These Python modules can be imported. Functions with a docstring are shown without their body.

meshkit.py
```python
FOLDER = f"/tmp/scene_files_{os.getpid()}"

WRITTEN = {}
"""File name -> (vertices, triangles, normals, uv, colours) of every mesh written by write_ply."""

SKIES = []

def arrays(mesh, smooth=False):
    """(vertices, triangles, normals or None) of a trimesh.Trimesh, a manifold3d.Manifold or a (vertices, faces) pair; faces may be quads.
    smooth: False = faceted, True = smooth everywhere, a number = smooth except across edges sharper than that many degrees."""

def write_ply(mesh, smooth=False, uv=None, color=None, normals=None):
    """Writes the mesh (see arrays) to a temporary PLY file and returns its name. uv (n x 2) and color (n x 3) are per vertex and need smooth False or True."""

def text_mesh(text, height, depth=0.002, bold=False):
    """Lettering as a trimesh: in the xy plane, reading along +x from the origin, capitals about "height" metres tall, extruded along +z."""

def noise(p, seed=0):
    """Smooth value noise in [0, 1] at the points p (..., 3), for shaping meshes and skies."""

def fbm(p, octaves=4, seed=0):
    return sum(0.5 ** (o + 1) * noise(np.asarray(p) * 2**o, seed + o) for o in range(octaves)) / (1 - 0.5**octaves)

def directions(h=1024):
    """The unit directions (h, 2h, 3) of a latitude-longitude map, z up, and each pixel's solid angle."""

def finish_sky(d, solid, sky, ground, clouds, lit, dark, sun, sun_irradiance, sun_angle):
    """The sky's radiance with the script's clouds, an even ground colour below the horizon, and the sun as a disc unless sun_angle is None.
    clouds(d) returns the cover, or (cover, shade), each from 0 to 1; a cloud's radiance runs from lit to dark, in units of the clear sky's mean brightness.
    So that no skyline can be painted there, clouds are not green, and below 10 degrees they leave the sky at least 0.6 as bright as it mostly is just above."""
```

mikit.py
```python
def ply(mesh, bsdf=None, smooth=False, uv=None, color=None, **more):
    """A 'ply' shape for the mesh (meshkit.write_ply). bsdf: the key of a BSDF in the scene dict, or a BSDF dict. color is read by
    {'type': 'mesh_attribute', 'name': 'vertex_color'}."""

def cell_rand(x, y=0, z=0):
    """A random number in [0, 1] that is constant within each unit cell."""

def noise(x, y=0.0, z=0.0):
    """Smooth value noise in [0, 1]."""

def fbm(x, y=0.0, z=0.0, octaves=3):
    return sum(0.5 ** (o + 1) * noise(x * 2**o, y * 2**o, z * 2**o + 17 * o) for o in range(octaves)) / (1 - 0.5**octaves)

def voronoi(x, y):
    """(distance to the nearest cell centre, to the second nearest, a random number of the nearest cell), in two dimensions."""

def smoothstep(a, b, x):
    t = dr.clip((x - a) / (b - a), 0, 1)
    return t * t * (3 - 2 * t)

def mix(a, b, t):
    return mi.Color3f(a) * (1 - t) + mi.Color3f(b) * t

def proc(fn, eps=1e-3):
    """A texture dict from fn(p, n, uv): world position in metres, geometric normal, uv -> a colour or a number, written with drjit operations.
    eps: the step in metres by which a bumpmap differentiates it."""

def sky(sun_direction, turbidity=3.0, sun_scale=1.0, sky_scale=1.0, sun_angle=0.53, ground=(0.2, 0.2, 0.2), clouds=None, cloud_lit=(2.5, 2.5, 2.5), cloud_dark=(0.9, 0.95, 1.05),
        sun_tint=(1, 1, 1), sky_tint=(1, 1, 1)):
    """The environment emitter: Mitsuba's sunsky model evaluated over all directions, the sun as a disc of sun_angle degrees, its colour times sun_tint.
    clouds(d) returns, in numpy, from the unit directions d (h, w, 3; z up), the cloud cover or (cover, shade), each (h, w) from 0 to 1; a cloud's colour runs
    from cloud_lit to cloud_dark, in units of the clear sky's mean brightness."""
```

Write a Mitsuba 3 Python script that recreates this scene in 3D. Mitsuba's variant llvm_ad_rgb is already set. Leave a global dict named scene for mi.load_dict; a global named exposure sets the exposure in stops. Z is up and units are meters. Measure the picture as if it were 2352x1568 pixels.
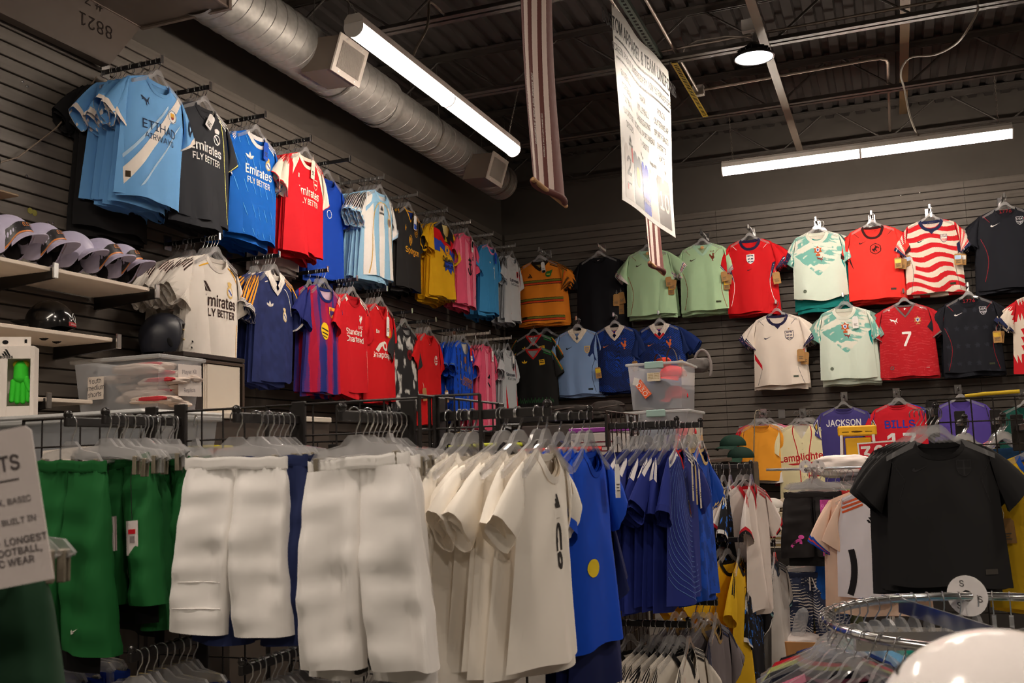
import math, random
import numpy as np, trimesh, shapely
from shapely import Polygon, LineString, Point, box as sbox, affinity
from shapely.ops import unary_union
import mitsuba as mi, drjit as dr
import mikit, meshkit

scene, labels = {}, {}
T4 = mi.ScalarTransform4f
PI = math.pi

# ---------------------------------------------------------------- camera (35 mm lens, held at eye level, tilted up a little)
EYE = (0.0, 0.0, 1.55)
FWD = np.array([-0.35378, 0.92813, 0.11578])
UPV = np.array([0.07237, -0.09636, 0.99271])
scene['camera'] = {'type': 'thinlens', 'fov': math.degrees(2 * math.atan(1176 / 2282.88)), 'fov_axis': 'x',
                   'to_world': T4().look_at(origin=list(EYE), target=[EYE[k] + float(FWD[k]) for k in range(3)], up=[float(u) for u in UPV]),
                   'aperture_radius': 0.0024, 'focus_distance': 7.5, 'near_clip': 0.05, 'far_clip': 60.0}
exposure = 1.75
# ---------------------------------------------------------------- lamps of the shop: strength of each kind and the places of those outside the frame
LAMP_TINT = np.array([1.0, 0.86, 0.72])
STRIP_POWER, HIGHBAY_POWER = 15.0, 78.0
MORE_HIGHBAYS = [(1.9, 4.2), (-1.0, 1.6), (1.6, -1.0), (-1.2, -2.6), (4.2, 1.2), (4.4, 6.4)]
MORE_STRIPS = [((3.6, 9.19, 4.14), 'x'), ((-2.61, 1.2, 3.93), 'y')]

# ---------------------------------------------------------------- room measures (metres)
XL, YB, XR, YF = -4.16, 10.727, 6.5, -4.5
ZDECK, ZTOP, ZBOT = 5.0, 4.944, 4.606
PITCH, GROOVE0 = 0.0762, 4.081

def sr(r, g, b):
    c = np.array([r, g, b], float) / 255.0
    return np.where(c <= 0.04045, c / 12.92, ((c + 0.055) / 1.055) ** 2.4)
WHITE, CREAM = sr(236, 234, 231), sr(240, 232, 205)
BLACK, NEARBLACK, GREY = sr(22, 22, 24), sr(32, 32, 35), sr(128, 128, 130)

# ---------------------------------------------------------------- materials
def solid_colour(p, n, uv):
    # every piece carries its own plain colour, packed into its (constant) texture coordinate
    r = dr.floor((uv.x + 0.5) / 1024.0); g = uv.x - 1024.0 * r
    return mi.Color3f(dr.square(r / 1023.0), dr.square(g / 1023.0), dr.square(uv.y / 1023.0))
def pack(c):
    q = np.round(np.sqrt(np.clip(np.atleast_2d(c), 0, 1)) * 1023)
    return np.c_[q[:, 0] * 1024 + q[:, 1], q[:, 2]]
VC = mikit.proc(solid_colour)
def princ(**k): return {'type': 'twosided', 'bsdf': {'type': 'principled', 'base_color': VC, **k}}
def cloth_tex(p, n, uv):
    return 0.00022 * mikit.noise(p.x * 700, p.y * 700, p.z * 700)
scene['fabric'] = princ(roughness=0.78, specular=0.22, sheen=0.25)
scene['matte'] = princ(roughness=0.85, specular=0.2)
scene['satin'] = princ(roughness=0.42, specular=0.5)
scene['gloss'] = princ(roughness=0.12, specular=0.55, clearcoat=0.5, clearcoat_gloss=0.95)
scene['chrome'] = {'type': 'twosided', 'bsdf': {'type': 'principled', 'base_color': {'type': 'rgb', 'value': [0.8, 0.8, 0.8]}, 'metallic': 1.0, 'roughness': 0.16}}
scene['steel'] = princ(metallic=0.85, roughness=0.42)
scene['hanger_plastic'] = {'type': 'blendbsdf', 'weight': 0.16, 'a': {'type': 'thindielectric', 'int_ior': 1.55}, 'b': {'type': 'twosided', 'bsdf': {'type': 'principled', 'base_color': {'type': 'rgb', 'value': [0.8, 0.79, 0.8]}, 'roughness': 0.2, 'specular': 0.7}}}
scene['tub_plastic'] = {'type': 'blendbsdf', 'weight': 0.30, 'a': {'type': 'thindielectric', 'int_ior': 1.4}, 'b': {'type': 'twosided', 'bsdf': {'type': 'principled', 'base_color': {'type': 'rgb', 'value': [0.72, 0.75, 0.8]}, 'roughness': 0.3, 'specular': 0.5}}}
def slat_fn(p, n, uv):
    g = mikit.fbm(p.x * 3 + p.y * 3, p.z * 55, p.x + p.y, 3)
    d = mikit.fbm(p.x * 1.6 + 5, p.y * 1.6, p.z * 1.6, 3)
    return mi.Color3f(0.122, 0.106, 0.091) * (0.72 + 0.36 * g + 0.2 * d)
scene['slat_board'] = {'type': 'twosided', 'bsdf': {'type': 'principled', 'base_color': mikit.proc(slat_fn), 'roughness': 0.5, 'specular': 0.35}}
def paint_fn(p, n, uv):
    return mi.Color3f(0.088, 0.078, 0.068) * (0.86 + 0.28 * mikit.fbm(p.x * 2.2, p.y * 2.2, p.z * 2.2, 4))
scene['wall_paint'] = {'type': 'twosided', 'bsdf': {'type': 'principled', 'base_color': mikit.proc(paint_fn), 'roughness': 0.75, 'specular': 0.2}}
def galv_fn(p, n, uv):
    v = mikit.fbm(p.x * 9, p.y * 5, p.z * 9, 4); s = mikit.noise(p.x * 45, p.y * 45, p.z * 45)
    return mi.Color3f(0.36, 0.345, 0.32) * (0.6 + 0.5 * v + 0.22 * s)
scene['galvanised'] = {'type': 'twosided', 'bsdf': {'type': 'principled', 'base_color': mikit.proc(galv_fn), 'metallic': 0.55, 'roughness': 0.5}}
def floor_fn(p, n, uv):
    return mi.Color3f(0.2, 0.185, 0.165) * (0.75 + 0.5 * mikit.fbm(p.x * 3, p.y * 3, 0.0, 4))
scene['floor_concrete'] = {'type': 'twosided', 'bsdf': {'type': 'principled', 'base_color': mikit.proc(floor_fn), 'roughness': 0.4, 'specular': 0.4}}

# ---------------------------------------------------------------- entries
COUNT = {}
def fresh(name):
    n = COUNT.get(name, -1) + 1
    COUNT[name] = n
    return name if n == 0 else '%s_%03d' % (name, n)
def thing(name, label, cat, group=None, kind=None):
    k = fresh(name)
    d = {'label': label, 'category': cat}
    if group: d['group'] = group
    if kind: d['kind'] = kind
    labels[k] = d
    return k
def struct(name):
    k = fresh(name)
    labels[k] = {'kind': 'structure'}
    return k
def tri(m):
    if hasattr(m, 'vertices'): return np.asarray(m.vertices, float), np.asarray(m.faces, int)
    v, f = np.asarray(m[0], float), np.asarray(m[1], int)
    if f.shape[1] == 4: f = np.vstack([f[:, [0, 1, 2]], f[:, [0, 2, 3]]])
    return v, f
def weld(v, f, ang):
    """vertices split where faces meet at more than ang degrees, so that colour can stay per vertex with smooth normals"""
    m = trimesh.graph.smooth_shade(trimesh.Trimesh(v, f, process=False), angle=math.radians(ang), facet_minarea=None)
    return np.asarray(m.vertices), np.asarray(m.faces)
def vnormals(v, f):
    n, fn = np.zeros_like(v), np.cross(v[f[:, 1]] - v[f[:, 0]], v[f[:, 2]] - v[f[:, 0]])
    for k in range(3): np.add.at(n, f[:, k], fn)
    return n / np.maximum(np.linalg.norm(n, axis=1, keepdims=True), 1e-12)
def put(key, mesh, mat, color=None, smooth=True, M=None, label=None, kind=None, emit=None):
    """one entry of the scene; key is the full key (thing, or thing__part)"""
    v, f = tri(mesh)
    if M is not None: v = v @ np.asarray(M)[:3, :3].T + np.asarray(M)[:3, 3]
    col = (0.5, 0.5, 0.5) if color is None else color
    col = np.asarray(col, float)
    if col.ndim == 1 or not np.ptp(col[f], axis=1).any():
        if smooth not in (True, False):
            if col.ndim == 2: col = col[0]
            v, f = weld(v, f, smooth)
        uv = pack(np.tile(col, (len(v), 1)) if col.ndim == 1 else col)
        n = vnormals(v, f) if smooth is not False else None
    else:       # patterned cloth: one colour per face
        n = vnormals(v, f)[f].reshape(-1, 3); uv = np.repeat(pack(np.median(col[f], axis=1)), 3, axis=0)
        v = v[f].reshape(-1, 3); f = np.arange(len(v)).reshape(-1, 3)
    path = meshkit.write_ply((v, f), False, uv=uv, normals=n)
    scene[key] = {'type': 'ply', 'filename': path, 'face_normals': n is None, 'bsdf': {'type': 'ref', 'id': mat}}
    if emit: scene[key]['emitter'] = emit
    if label or kind:
        labels[key] = {a: b for a, b in (('label', label), ('kind', kind)) if b}
    return key
def part(root, name, mesh, mat, color=None, smooth=True, M=None, label=None, kind=None, emit=None):
    k = fresh(root + '__' + name)
    return put(k, mesh, mat, color, smooth, M, label, kind, emit)

# ---------------------------------------------------------------- mesh helpers
def cat(*ms):
    vs, fs, at = [], [], 0
    for m in ms:
        if m is None: continue
        v, f = tri(m); vs.append(v); fs.append(f + at); at += len(v)
    return np.vstack(vs), np.vstack(fs)
def moved(m, M):
    v, f = tri(m); M = np.asarray(M); return v @ M[:3, :3].T + M[:3, 3], f
def mat4(t=(0, 0, 0), rz=0, rx=0, ry=0, s=1):
    M = np.eye(4)
    cz, sz, cx, sx, cy, sy = math.cos(rz), math.sin(rz), math.cos(rx), math.sin(rx), math.cos(ry), math.sin(ry)
    R = np.array([[cz, -sz, 0], [sz, cz, 0], [0, 0, 1]]) @ np.array([[cy, 0, sy], [0, 1, 0], [-sy, 0, cy]]) @ np.array([[1, 0, 0], [0, cx, -sx], [0, sx, cx]])
    M[:3, :3] = R * np.asarray(s); M[:3, 3] = t
    return M
BOXF = np.array([[0, 2, 3, 1], [4, 5, 7, 6], [0, 1, 5, 4], [2, 6, 7, 3], [0, 4, 6, 2], [1, 3, 7, 5]])
def bx(x0, x1, y0, y1, z0, z1):
    v = np.array([[x, y, z] for z in (z0, z1) for y in (y0, y1) for x in (x0, x1)], float)
    return tri((v, BOXF))
def rbx(x0, x1, y0, y1, z0, z1, c=0.004):
    """box with chamfered edges"""
    c = min(c, (x1 - x0) * .45, (y1 - y0) * .45, (z1 - z0) * .45)
    pts = []
    for sx in (0, 1):
        for sy in (0, 1):
            for sz in (0, 1):
                p = np.array([(x0, x1)[sx], (y0, y1)[sy], (z0, z1)[sz]]); d = np.array([1 - 2 * sx, 1 - 2 * sy, 1 - 2 * sz]) * c
                for k in range(3):
                    q = p + d; q[k] = p[k]; pts.append(q)
    h = trimesh.convex.convex_hull(np.array(pts))
    return np.asarray(h.vertices), np.asarray(h.faces)
def bar(p, q, w, h, up=(0, 0, 1)):
    p, q = np.asarray(p, float), np.asarray(q, float); d = q - p; L = np.linalg.norm(d); d /= L
    s = np.cross(d, up); n = np.linalg.norm(s); s = s / n if n > 1e-6 else np.array([1.0, 0, 0]); u = np.cross(s, d)
    v, f = bx(0, L, -w / 2, w / 2, -h / 2, h / 2)
    return p + v[:, :1] * d + v[:, 1:2] * s + v[:, 2:] * u, f
def tube(pts, r, n=6, closed=False, caps=True):
    p = np.asarray(pts, float); m = len(p)
    if closed: t = np.roll(p, -1, 0) - np.roll(p, 1, 0)
    else: t = np.gradient(p, axis=0)
    t /= np.linalg.norm(t, axis=1, keepdims=True) + 1e-12
    a = np.cross(t[0], [0, 0, 1.0]); a = a if np.linalg.norm(a) > 1e-3 else np.cross(t[0], [1.0, 0, 0]); a /= np.linalg.norm(a)
    A = [a]
    for i in range(1, m):
        a = A[-1] - t[i] * np.dot(A[-1], t[i]); a /= np.linalg.norm(a) + 1e-12; A.append(a)
    A = np.array(A); B = np.cross(t, A); ang = np.arange(n) * 2 * PI / n
    rr = np.broadcast_to(r, (m,))[:, None, None]
    v = (p[:, None] + rr * (np.cos(ang)[None, :, None] * A[:, None] + np.sin(ang)[None, :, None] * B[:, None])).reshape(-1, 3)
    f = []
    for i in range(m if closed else m - 1):
        j = (i + 1) % m
        for k in range(n):
            f.append([i * n + k, i * n + (k + 1) % n, j * n + (k + 1) % n, j * n + k])
    v, f = tri((v, np.array(f)))
    if caps and not closed:
        c0, c1 = len(v), len(v) + 1; v = np.vstack([v, p[0], p[-1]])
        k = np.arange(n); k2 = (k + 1) % n; b = (m - 1) * n
        f = np.vstack([f, np.stack([k2, k, k * 0 + c0], 1), np.stack([b + k, b + k2, k * 0 + c1], 1)])
    return v, f
def lathe(prof, n=32, axis='z'):
    """prof: list of (r, z)"""
    pr = np.asarray(prof, float); a = np.arange(n) * 2 * PI / n
    v = np.stack([pr[:, 0, None] * np.cos(a), pr[:, 0, None] * np.sin(a), np.repeat(pr[:, 1, None], n, 1)], -1).reshape(-1, 3)
    f = [[i * n + k, i * n + (k + 1) % n, (i + 1) * n + (k + 1) % n, (i + 1) * n + k] for i in range(len(pr) - 1) for k in range(n)]
    return tri((v, np.array(f)))
def prism(poly, depth):
    """shapely polygon extruded along +z"""
    ms = [trimesh.creation.extrude_polygon(g, depth, engine='earcut') for g in (poly.geoms if hasattr(poly, 'geoms') else [poly]) if g.area > 0]
    return cat(*ms)
def flat(poly, edge=None):
    """shapely polygon -> 2-D triangles"""
    vs, fs, at = [], [], 0
    for g in (poly.geoms if hasattr(poly, 'geoms') else [poly]):
        if g.geom_type != 'Polygon' or g.area < 1e-8: continue
        v, f = trimesh.creation.triangulate_polygon(g, engine='earcut')
        vs.append(v); fs.append(f + at); at += len(v)
    if not vs: return np.zeros((0, 2)), np.zeros((0, 3), int)
    v, f = np.vstack(vs), np.vstack(fs)
    if edge:
        v3, f = trimesh.remesh.subdivide_to_size(np.c_[v, np.zeros(len(v))], f, edge, max_iter=8); v = v3[:, :2]
    return v, f
def grid_faces(nr, nc, wrap=False):
    i, j = np.meshgrid(np.arange(nr - 1), np.arange(nc if wrap else nc - 1), indexing='ij'); j2 = (j + 1) % nc
    return np.stack([i * nc + j, i * nc + j2, (i + 1) * nc + j2, (i + 1) * nc + j], -1).reshape(-1, 4)
TXT = {}
def text(s, h, bold=False):
    """lettering as 2-D triangles (x right, y up), centred on x, base line at 0"""
    k = (s, bold)
    if k not in TXT:
        m = meshkit.text_mesh(s, 1.0, 0.1, bold)
        v, f = np.asarray(m.vertices), np.asarray(m.faces)
        top = (v[f][:, :, 2] > 0.05).all(1); f = f[top]
        u, inv = np.unique(f, return_inverse=True); v = v[u]
        TXT[k] = (v[:, :2] - [(v[:, 0].min() + v[:, 0].max()) / 2, 0], inv.reshape(-1, 3))
    v, f = TXT[k]
    return v * h, f
def xf2(vf, t=(0, 0), s=(1, 1), rot=0, skew=0):
    v, f = vf; v = v * np.asarray(s); v = np.c_[v[:, 0] + skew * v[:, 1], v[:, 1]]
    c, n = math.cos(rot), math.sin(rot)
    return np.c_[v[:, 0] * c - v[:, 1] * n, v[:, 0] * n + v[:, 1] * c] + np.asarray(t), f
def cat2(*a):
    vs, fs, at = [], [], 0
    for v, f in a: vs.append(v); fs.append(f + at); at += len(v)
    return np.vstack(vs), np.vstack(fs)
def sub2(vf, edge):
    v, f = vf
    v3, f = trimesh.remesh.subdivide_to_size(np.c_[v, np.zeros(len(v))], f, edge, max_iter=8)
    return v3[:, :2], f
def on_plane(vf, o, ex, ez, off=0.0):
    """2-D triangles laid on a plane in the world"""
    v, f = vf; ex, ez = np.asarray(ex, float), np.asarray(ez, float); n = np.cross(ex, ez)
    return np.asarray(o) + v[:, :1] * ex + v[:, 1:2] * ez + off * n, f
def sstep(a, b, x):
    t = np.clip((x - a) / (b - a), 0, 1); return t * t * (3 - 2 * t)
# ================================================================ THE ROOM
k = struct('floor')
put(k, bx(XL - .3, XR, YF, YB + .3, -0.1, 0.0), 'floor_concrete', smooth=False, kind='structure')
# walls behind the slatted boards: painted plasterboard
put(struct('wall_left'), bx(XL - 0.2, XL - 0.019, YF, YB + 0.2, 0, ZDECK + .1), 'wall_paint', smooth=False, kind='structure')
put(struct('wall_back'), bx(XL - 0.2, XR, YB + 0.019, YB + 0.2, 0, ZDECK + .1), 'wall_paint', smooth=False, kind='structure')
put(struct('wall_right'), bx(XR, XR + 0.2, YF, YB + 0.2, 0, ZDECK + .1), 'wall_paint', smooth=False, kind='structure')
put(struct('wall_front'), bx(XL - 0.2, XR + 0.2, YF - 0.2, YF, 0, ZDECK + .1), 'wall_paint', smooth=False, kind='structure')
# slat boards: one board per groove, chamfered lips, 2.44 m panels
def slat_mesh(L, h=PITCH):
    g = 0.0095
    pr = np.array([[-0.019, 0], [-0.002, 0], [0, 0.0025], [0, h - g - 0.0025], [-0.002, h - g], [-0.019, h - g]])   # (depth, z), face at depth 0
    n = len(pr); v = np.vstack([np.c_[np.full(n, x), pr] for x in (0.0, L)])
    f = [[i, i + 1, n + i + 1, n + i] for i in range(n - 1)]
    v, f = tri((v, np.array(f)))
    c = np.array([[0, i + 1, i] for i in range(1, n - 1)]); return v, np.vstack([f, c, c[:, ::-1] + n])
def slat_wall(holder, along, a0, a1, step, ztop, nrow, at):
    a = a0; first = True
    while a < a1 - 0.01:
        L = min(step, a1 - a) - 0.003
        v, f = slat_mesh(L)
        for r in range(nrow):
            z = ztop - (r + 1) * PITCH + 0.005
            w = np.stack([a + v[:, 0], at - v[:, 1], z + v[:, 2]], -1) if along == 'x' else np.stack([at + v[:, 1], a + v[:, 0], z + v[:, 2]], -1)
            part(holder, 'slat', (w, f if along == 'x' else f[:, ::-1]), 'slat_board', smooth=False)
        a += step
slat_wall('wall_left', 'y', 0.97, YB - 0.019, 2.44, GROOVE0 + PITCH, 48, XL)
slat_wall('wall_back', 'x', XL + 0.02, 3.3, 2.476, GROOVE0 + PITCH, 48, YB)

# ceiling: ribbed steel deck, ribs run towards the back wall, every 0.152 m
def deck():
    pr, x = [], XL - 0.1
    while x < XR:
        pr += [(x, 0.0), (x + 0.075, 0.0), (x + 0.088, 0.038), (x + 0.139, 0.038)]; x += 0.1524
    pr = np.array(pr); n = len(pr)
    v = np.vstack([np.c_[pr[:, 0], np.full(n, y), ZDECK + pr[:, 1]] for y in (YF, YB + .1)])
    return tri((v, np.array([[i, n + i, n + i + 1, i + 1] for i in range(n - 1)])))
DARKSTEEL = sr(74, 69, 65)
put(struct('ceiling'), deck(), 'matte', sr(66, 62, 60), smooth=False, kind='structure')
part('ceiling', 'roof_board', bx(XL - .1, XR, YF, YB + .1, ZDECK + .04, ZDECK + .06), 'matte', sr(50, 47, 45), smooth=False)
# open-web joists across the room
def angle_pair(y, z, up, x0=XL - .02, x1=XR):
    s = 1 if up else -1; g = 0.012; w = 0.045
    ms = []
    for sd in (-1, 1):
        y0 = y + sd * g
        ms.append(bx(x0, x1, min(y0, y0 + sd * w), max(y0, y0 + sd * w), z - .003, z + .003))
        ms.append(bx(x0, x1, min(y0, y0 + sd * .005), max(y0, y0 + sd * .005), min(z, z + s * w), max(z, z + s * w)))
    return cat(*ms)
for i, y in enumerate((10.45, 8.98, 7.50, 6.08, 4.58, 3.10, 1.62, 0.14, -1.34, -2.8)):
    t = thing('steel_joist', ('dark steel roof joist against the back wall', 'second dark steel roof joist from the back wall, carrying the long lamp chains', 'third dark steel roof joist from the back wall, just behind the round lamp',
              'fourth dark steel roof joist from the back wall, above the slanting strip lamp')[i] if i < 4 else 'dark steel roof joist overhead nearer the camera, above the big square duct', 'joist', 'open-web steel roof joists')
    part(t, 'top_chord', angle_pair(y, ZTOP + .046, False), 'satin', DARKSTEEL, smooth=False)
    part(t, 'bottom_chord', angle_pair(y, ZBOT, True), 'satin', DARKSTEEL, smooth=False)
    x = XL + 0.13 * (i % 3)
    while x < XR - 0.5:
        part(t, 'web_bar', cat(tube([(x, y, ZBOT + .01), (x + .48, y, ZTOP + .04)], .010, 6)), 'satin', DARKSTEEL, smooth=True)
        part(t, 'web_bar', cat(tube([(x + .54, y, ZTOP + .04), (x + 1.02, y, ZBOT + .01)], .010, 6)), 'satin', DARKSTEEL, smooth=True)
        x += 1.08
# flat bridging bars, front to back
t = thing('bridging_bar', 'grey flat steel bar running under the joists towards the long back lamp', 'steel bar')
put(t, bar((-0.715, 2.0, ZBOT - .012), (-0.715, YB, ZBOT - .012), .065, .012), 'satin', sr(120, 110, 100), smooth=False)
t = thing('bridging_bar', 'brown flat steel bar running under the roof deck at right', 'steel bar')
put(t, bar((0.305, 4.0, ZTOP - .01), (0.305, YB, ZTOP - .01), .075, .014), 'satin', sr(110, 88, 62), smooth=False)
# ================================================================ PRINTS AND BADGES (2-D triangles in garment coordinates)
def P2(poly, t=(0, 0), s=1.0, sx=None): return xf2(flat(poly), t, (s if sx is None else sx, s))
def swoosh(cx, cz, w):
    c = [(-.5, -.04), (-.47, -.13), (-.40, -.185), (-.30, -.18), (-.15, -.12), (.5, .22), (-.12, -.02), (-.26, -.045), (-.34, -.03), (-.36, .03), (-.33, .10), (-.42, .04)]
    return P2(Polygon(c), (cx, cz), w)
def bars3(cx, cz, h):
    ps = [Polygon([(x, 0), (x + .26, 0), (x + .26 - .5 * hh, hh * .86), (x - .5 * hh, hh * .86)]) for x, hh in ((-.30, .38), (.06, .72), (.42, 1.06))]
    return P2(unary_union(ps), (cx - .12 * h, cz - .45 * h), h)
def trefoil(cx, cz, h):
    leaf = Polygon([(0, -.35), (.13, -.1), (.17, .2), (0, .55), (-.17, .2), (-.13, -.1)])
    u = unary_union([leaf, affinity.rotate(leaf, 52, origin=(0, -.32)), affinity.rotate(leaf, -52, origin=(0, -.32))])
    u = u.difference(unary_union([sbox(-.6, -.30, .6, -.27), sbox(-.6, -.20, .6, -.17)]))
    return P2(u, (cx, cz), h)
def cat_leap(cx, cz, w):
    c = [(-.5, .30), (-.38, .34), (-.2, .22), (.0, .18), (.18, .06), (.30, .16), (.38, .30), (.44, .38), (.5, .34), (.42, .18), (.38, .02), (.44, -.16), (.50, -.24), (.40, -.22), (.30, -.06), (.20, -.14), (.24, -.36), (.30, -.42), (.18, -.40), (.10, -.14), (-.05, .0), (-.22, .05), (-.3, -.04), (-.38, -.06), (-.32, .08), (-.42, .2)]
    return P2(Polygon(c).buffer(0), (cx, cz), w)
def shield_poly(w, h):
    q = [(-w / 2, h / 2), (w / 2, h / 2), (w / 2, -h * .08), (w * .40, -h * .25), (w * .22, -h * .40), (0, -h / 2), (-w * .22, -h * .40), (-w * .40, -h * .25), (-w / 2, -h * .08)]
    return Polygon(q)
def disc_poly(r, n=28): return Point(0, 0).buffer(r, n // 4)
def oval(cx, cz, rx, rz): return P2(affinity.scale(disc_poly(1), rx, rz), (cx, cz))
def ring(cx, cz, r0, r1): return P2(disc_poly(r1).difference(disc_poly(r0)), (cx, cz))
def rect(x0, x1, z0, z1): return flat(sbox(x0, z0, x1, z1))
def poly(*pts): return flat(Polygon(pts).buffer(0))
def txt(s, h, cx, cz, bold=False, sx=1.0, rot=0): return xf2(text(s, h, bold), (cx, cz), (sx, 1), rot)
def star_poly(r, n=5, k=.42): return Polygon([((r if i % 2 == 0 else r * k) * math.sin(i * PI / n), (r if i % 2 == 0 else r * k) * math.cos(i * PI / n)) for i in range(2 * n)])
def star(cx, cz, r, n=5, k=.42): return P2(star_poly(r, n, k), (cx, cz))
def line(pts, w): return flat(LineString(pts).buffer(w / 2, cap_style=2))
def curve(pts, w, n=14):
    p = np.asarray(pts, float); t = np.linspace(0, 1, n); d = len(p) - 1
    B = sum(math.comb(d, i) * ((1 - t) ** (d - i) * t ** i)[:, None] * p[i] for i in range(d + 1))
    return line(B, w)
def shield(cx, cz, w, h): return P2(shield_poly(w, h), (cx, cz))
def rooster(cx, cz, h):
    c = [(.05, .5), (.16, .42), (.26, .34), (.16, .30), (.14, .12), (.22, -.06), (.14, -.22), (.02, -.30), (.06, -.46), (.16, -.5), (-.1, -.5), (-.04, -.32), (-.18, -.22), (-.26, -.02), (-.40, .10), (-.36, .26), (-.46, .30), (-.28, .36), (-.18, .16), (-.04, .06), (.0, .26), (-.04, .40)]
    return P2(Polygon(c).buffer(0), (cx, cz), h)
def lion(cx, cz, w):
    c = [(-.5, .0), (-.42, .30), (-.28, .40), (-.18, .22), (.1, .20), (.30, .26), (.36, .42), (.46, .40), (.40, .22), (.44, -.08), (.40, -.4), (.28, -.4), (.28, -.12), (-.06, -.10), (-.12, -.4), (-.24, -.4), (-.22, -.1), (-.34, -.06), (-.44, -.26), (-.52, -.22)]
    return P2(Polygon(c).buffer(0), (cx, cz), w)
def eagle_bird(cx, cz, h):
    c = [(-.1, .5), (.02, .38), (.02, .2), (.2, .34), (.36, .5), (.42, .3), (.36, .08), (.2, -.05), (.16, -.28), (.08, -.3), (.06, -.48), (0, -.48), (-.02, -.28), (-.14, -.2), (-.2, -.02), (-.14, .14), (-.06, .24), (-.2, .36)]
    return P2(Polygon(c).buffer(0), (cx, cz), h)
def tabs_usa(x, z, dark, light, barc):
    """the crest that reads USA over bars"""
    o = [('crest', shield(x, z, .064, .082), light), ('crest_face', shield(x, z, .056, .074), dark, .003), ('crest_letters', txt('USA', .020, x, z + .010, True, .92), light, .0038)]
    o += [('crest_bar', rect(x - .022 + k * .011, x - .022 + k * .011 + .006, z - .030 + .008 * abs(k - 2), z - .002), barc, .0038) for k in range(5)]
    return o
def on(poly): return lambda sh: flat(sh.outline().intersection(poly.buffer(0)), .03)
def vbands(spans, z0=-.9, z1=.1): return on(unary_union([sbox(a, z0, b, z1) for a, b in spans]))
def hbands(spans): return on(unary_union([sbox(-.5, a, .5, b) for a, b in spans]))
def sym(*pts): return unary_union([Polygon(pts).buffer(0), Polygon([(-x, z) for x, z in pts]).buffer(0)])
def seams(col, pts, w=.004): return ('seam_lines', (lambda sh: cat2(*[curve([(sg * x, z) for x, z in pts], w) for sg in (-1, 1)])), col)
LEFTSHOULDER = [(.19, -.045), (.12, -.10)]
def raglan_marks(col): return ('shoulder_seams', cat2(line([(-.19, -.055), (-.135, -.115)], .004), line([(.19, -.055), (.135, -.115)], .004)), col)
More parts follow.
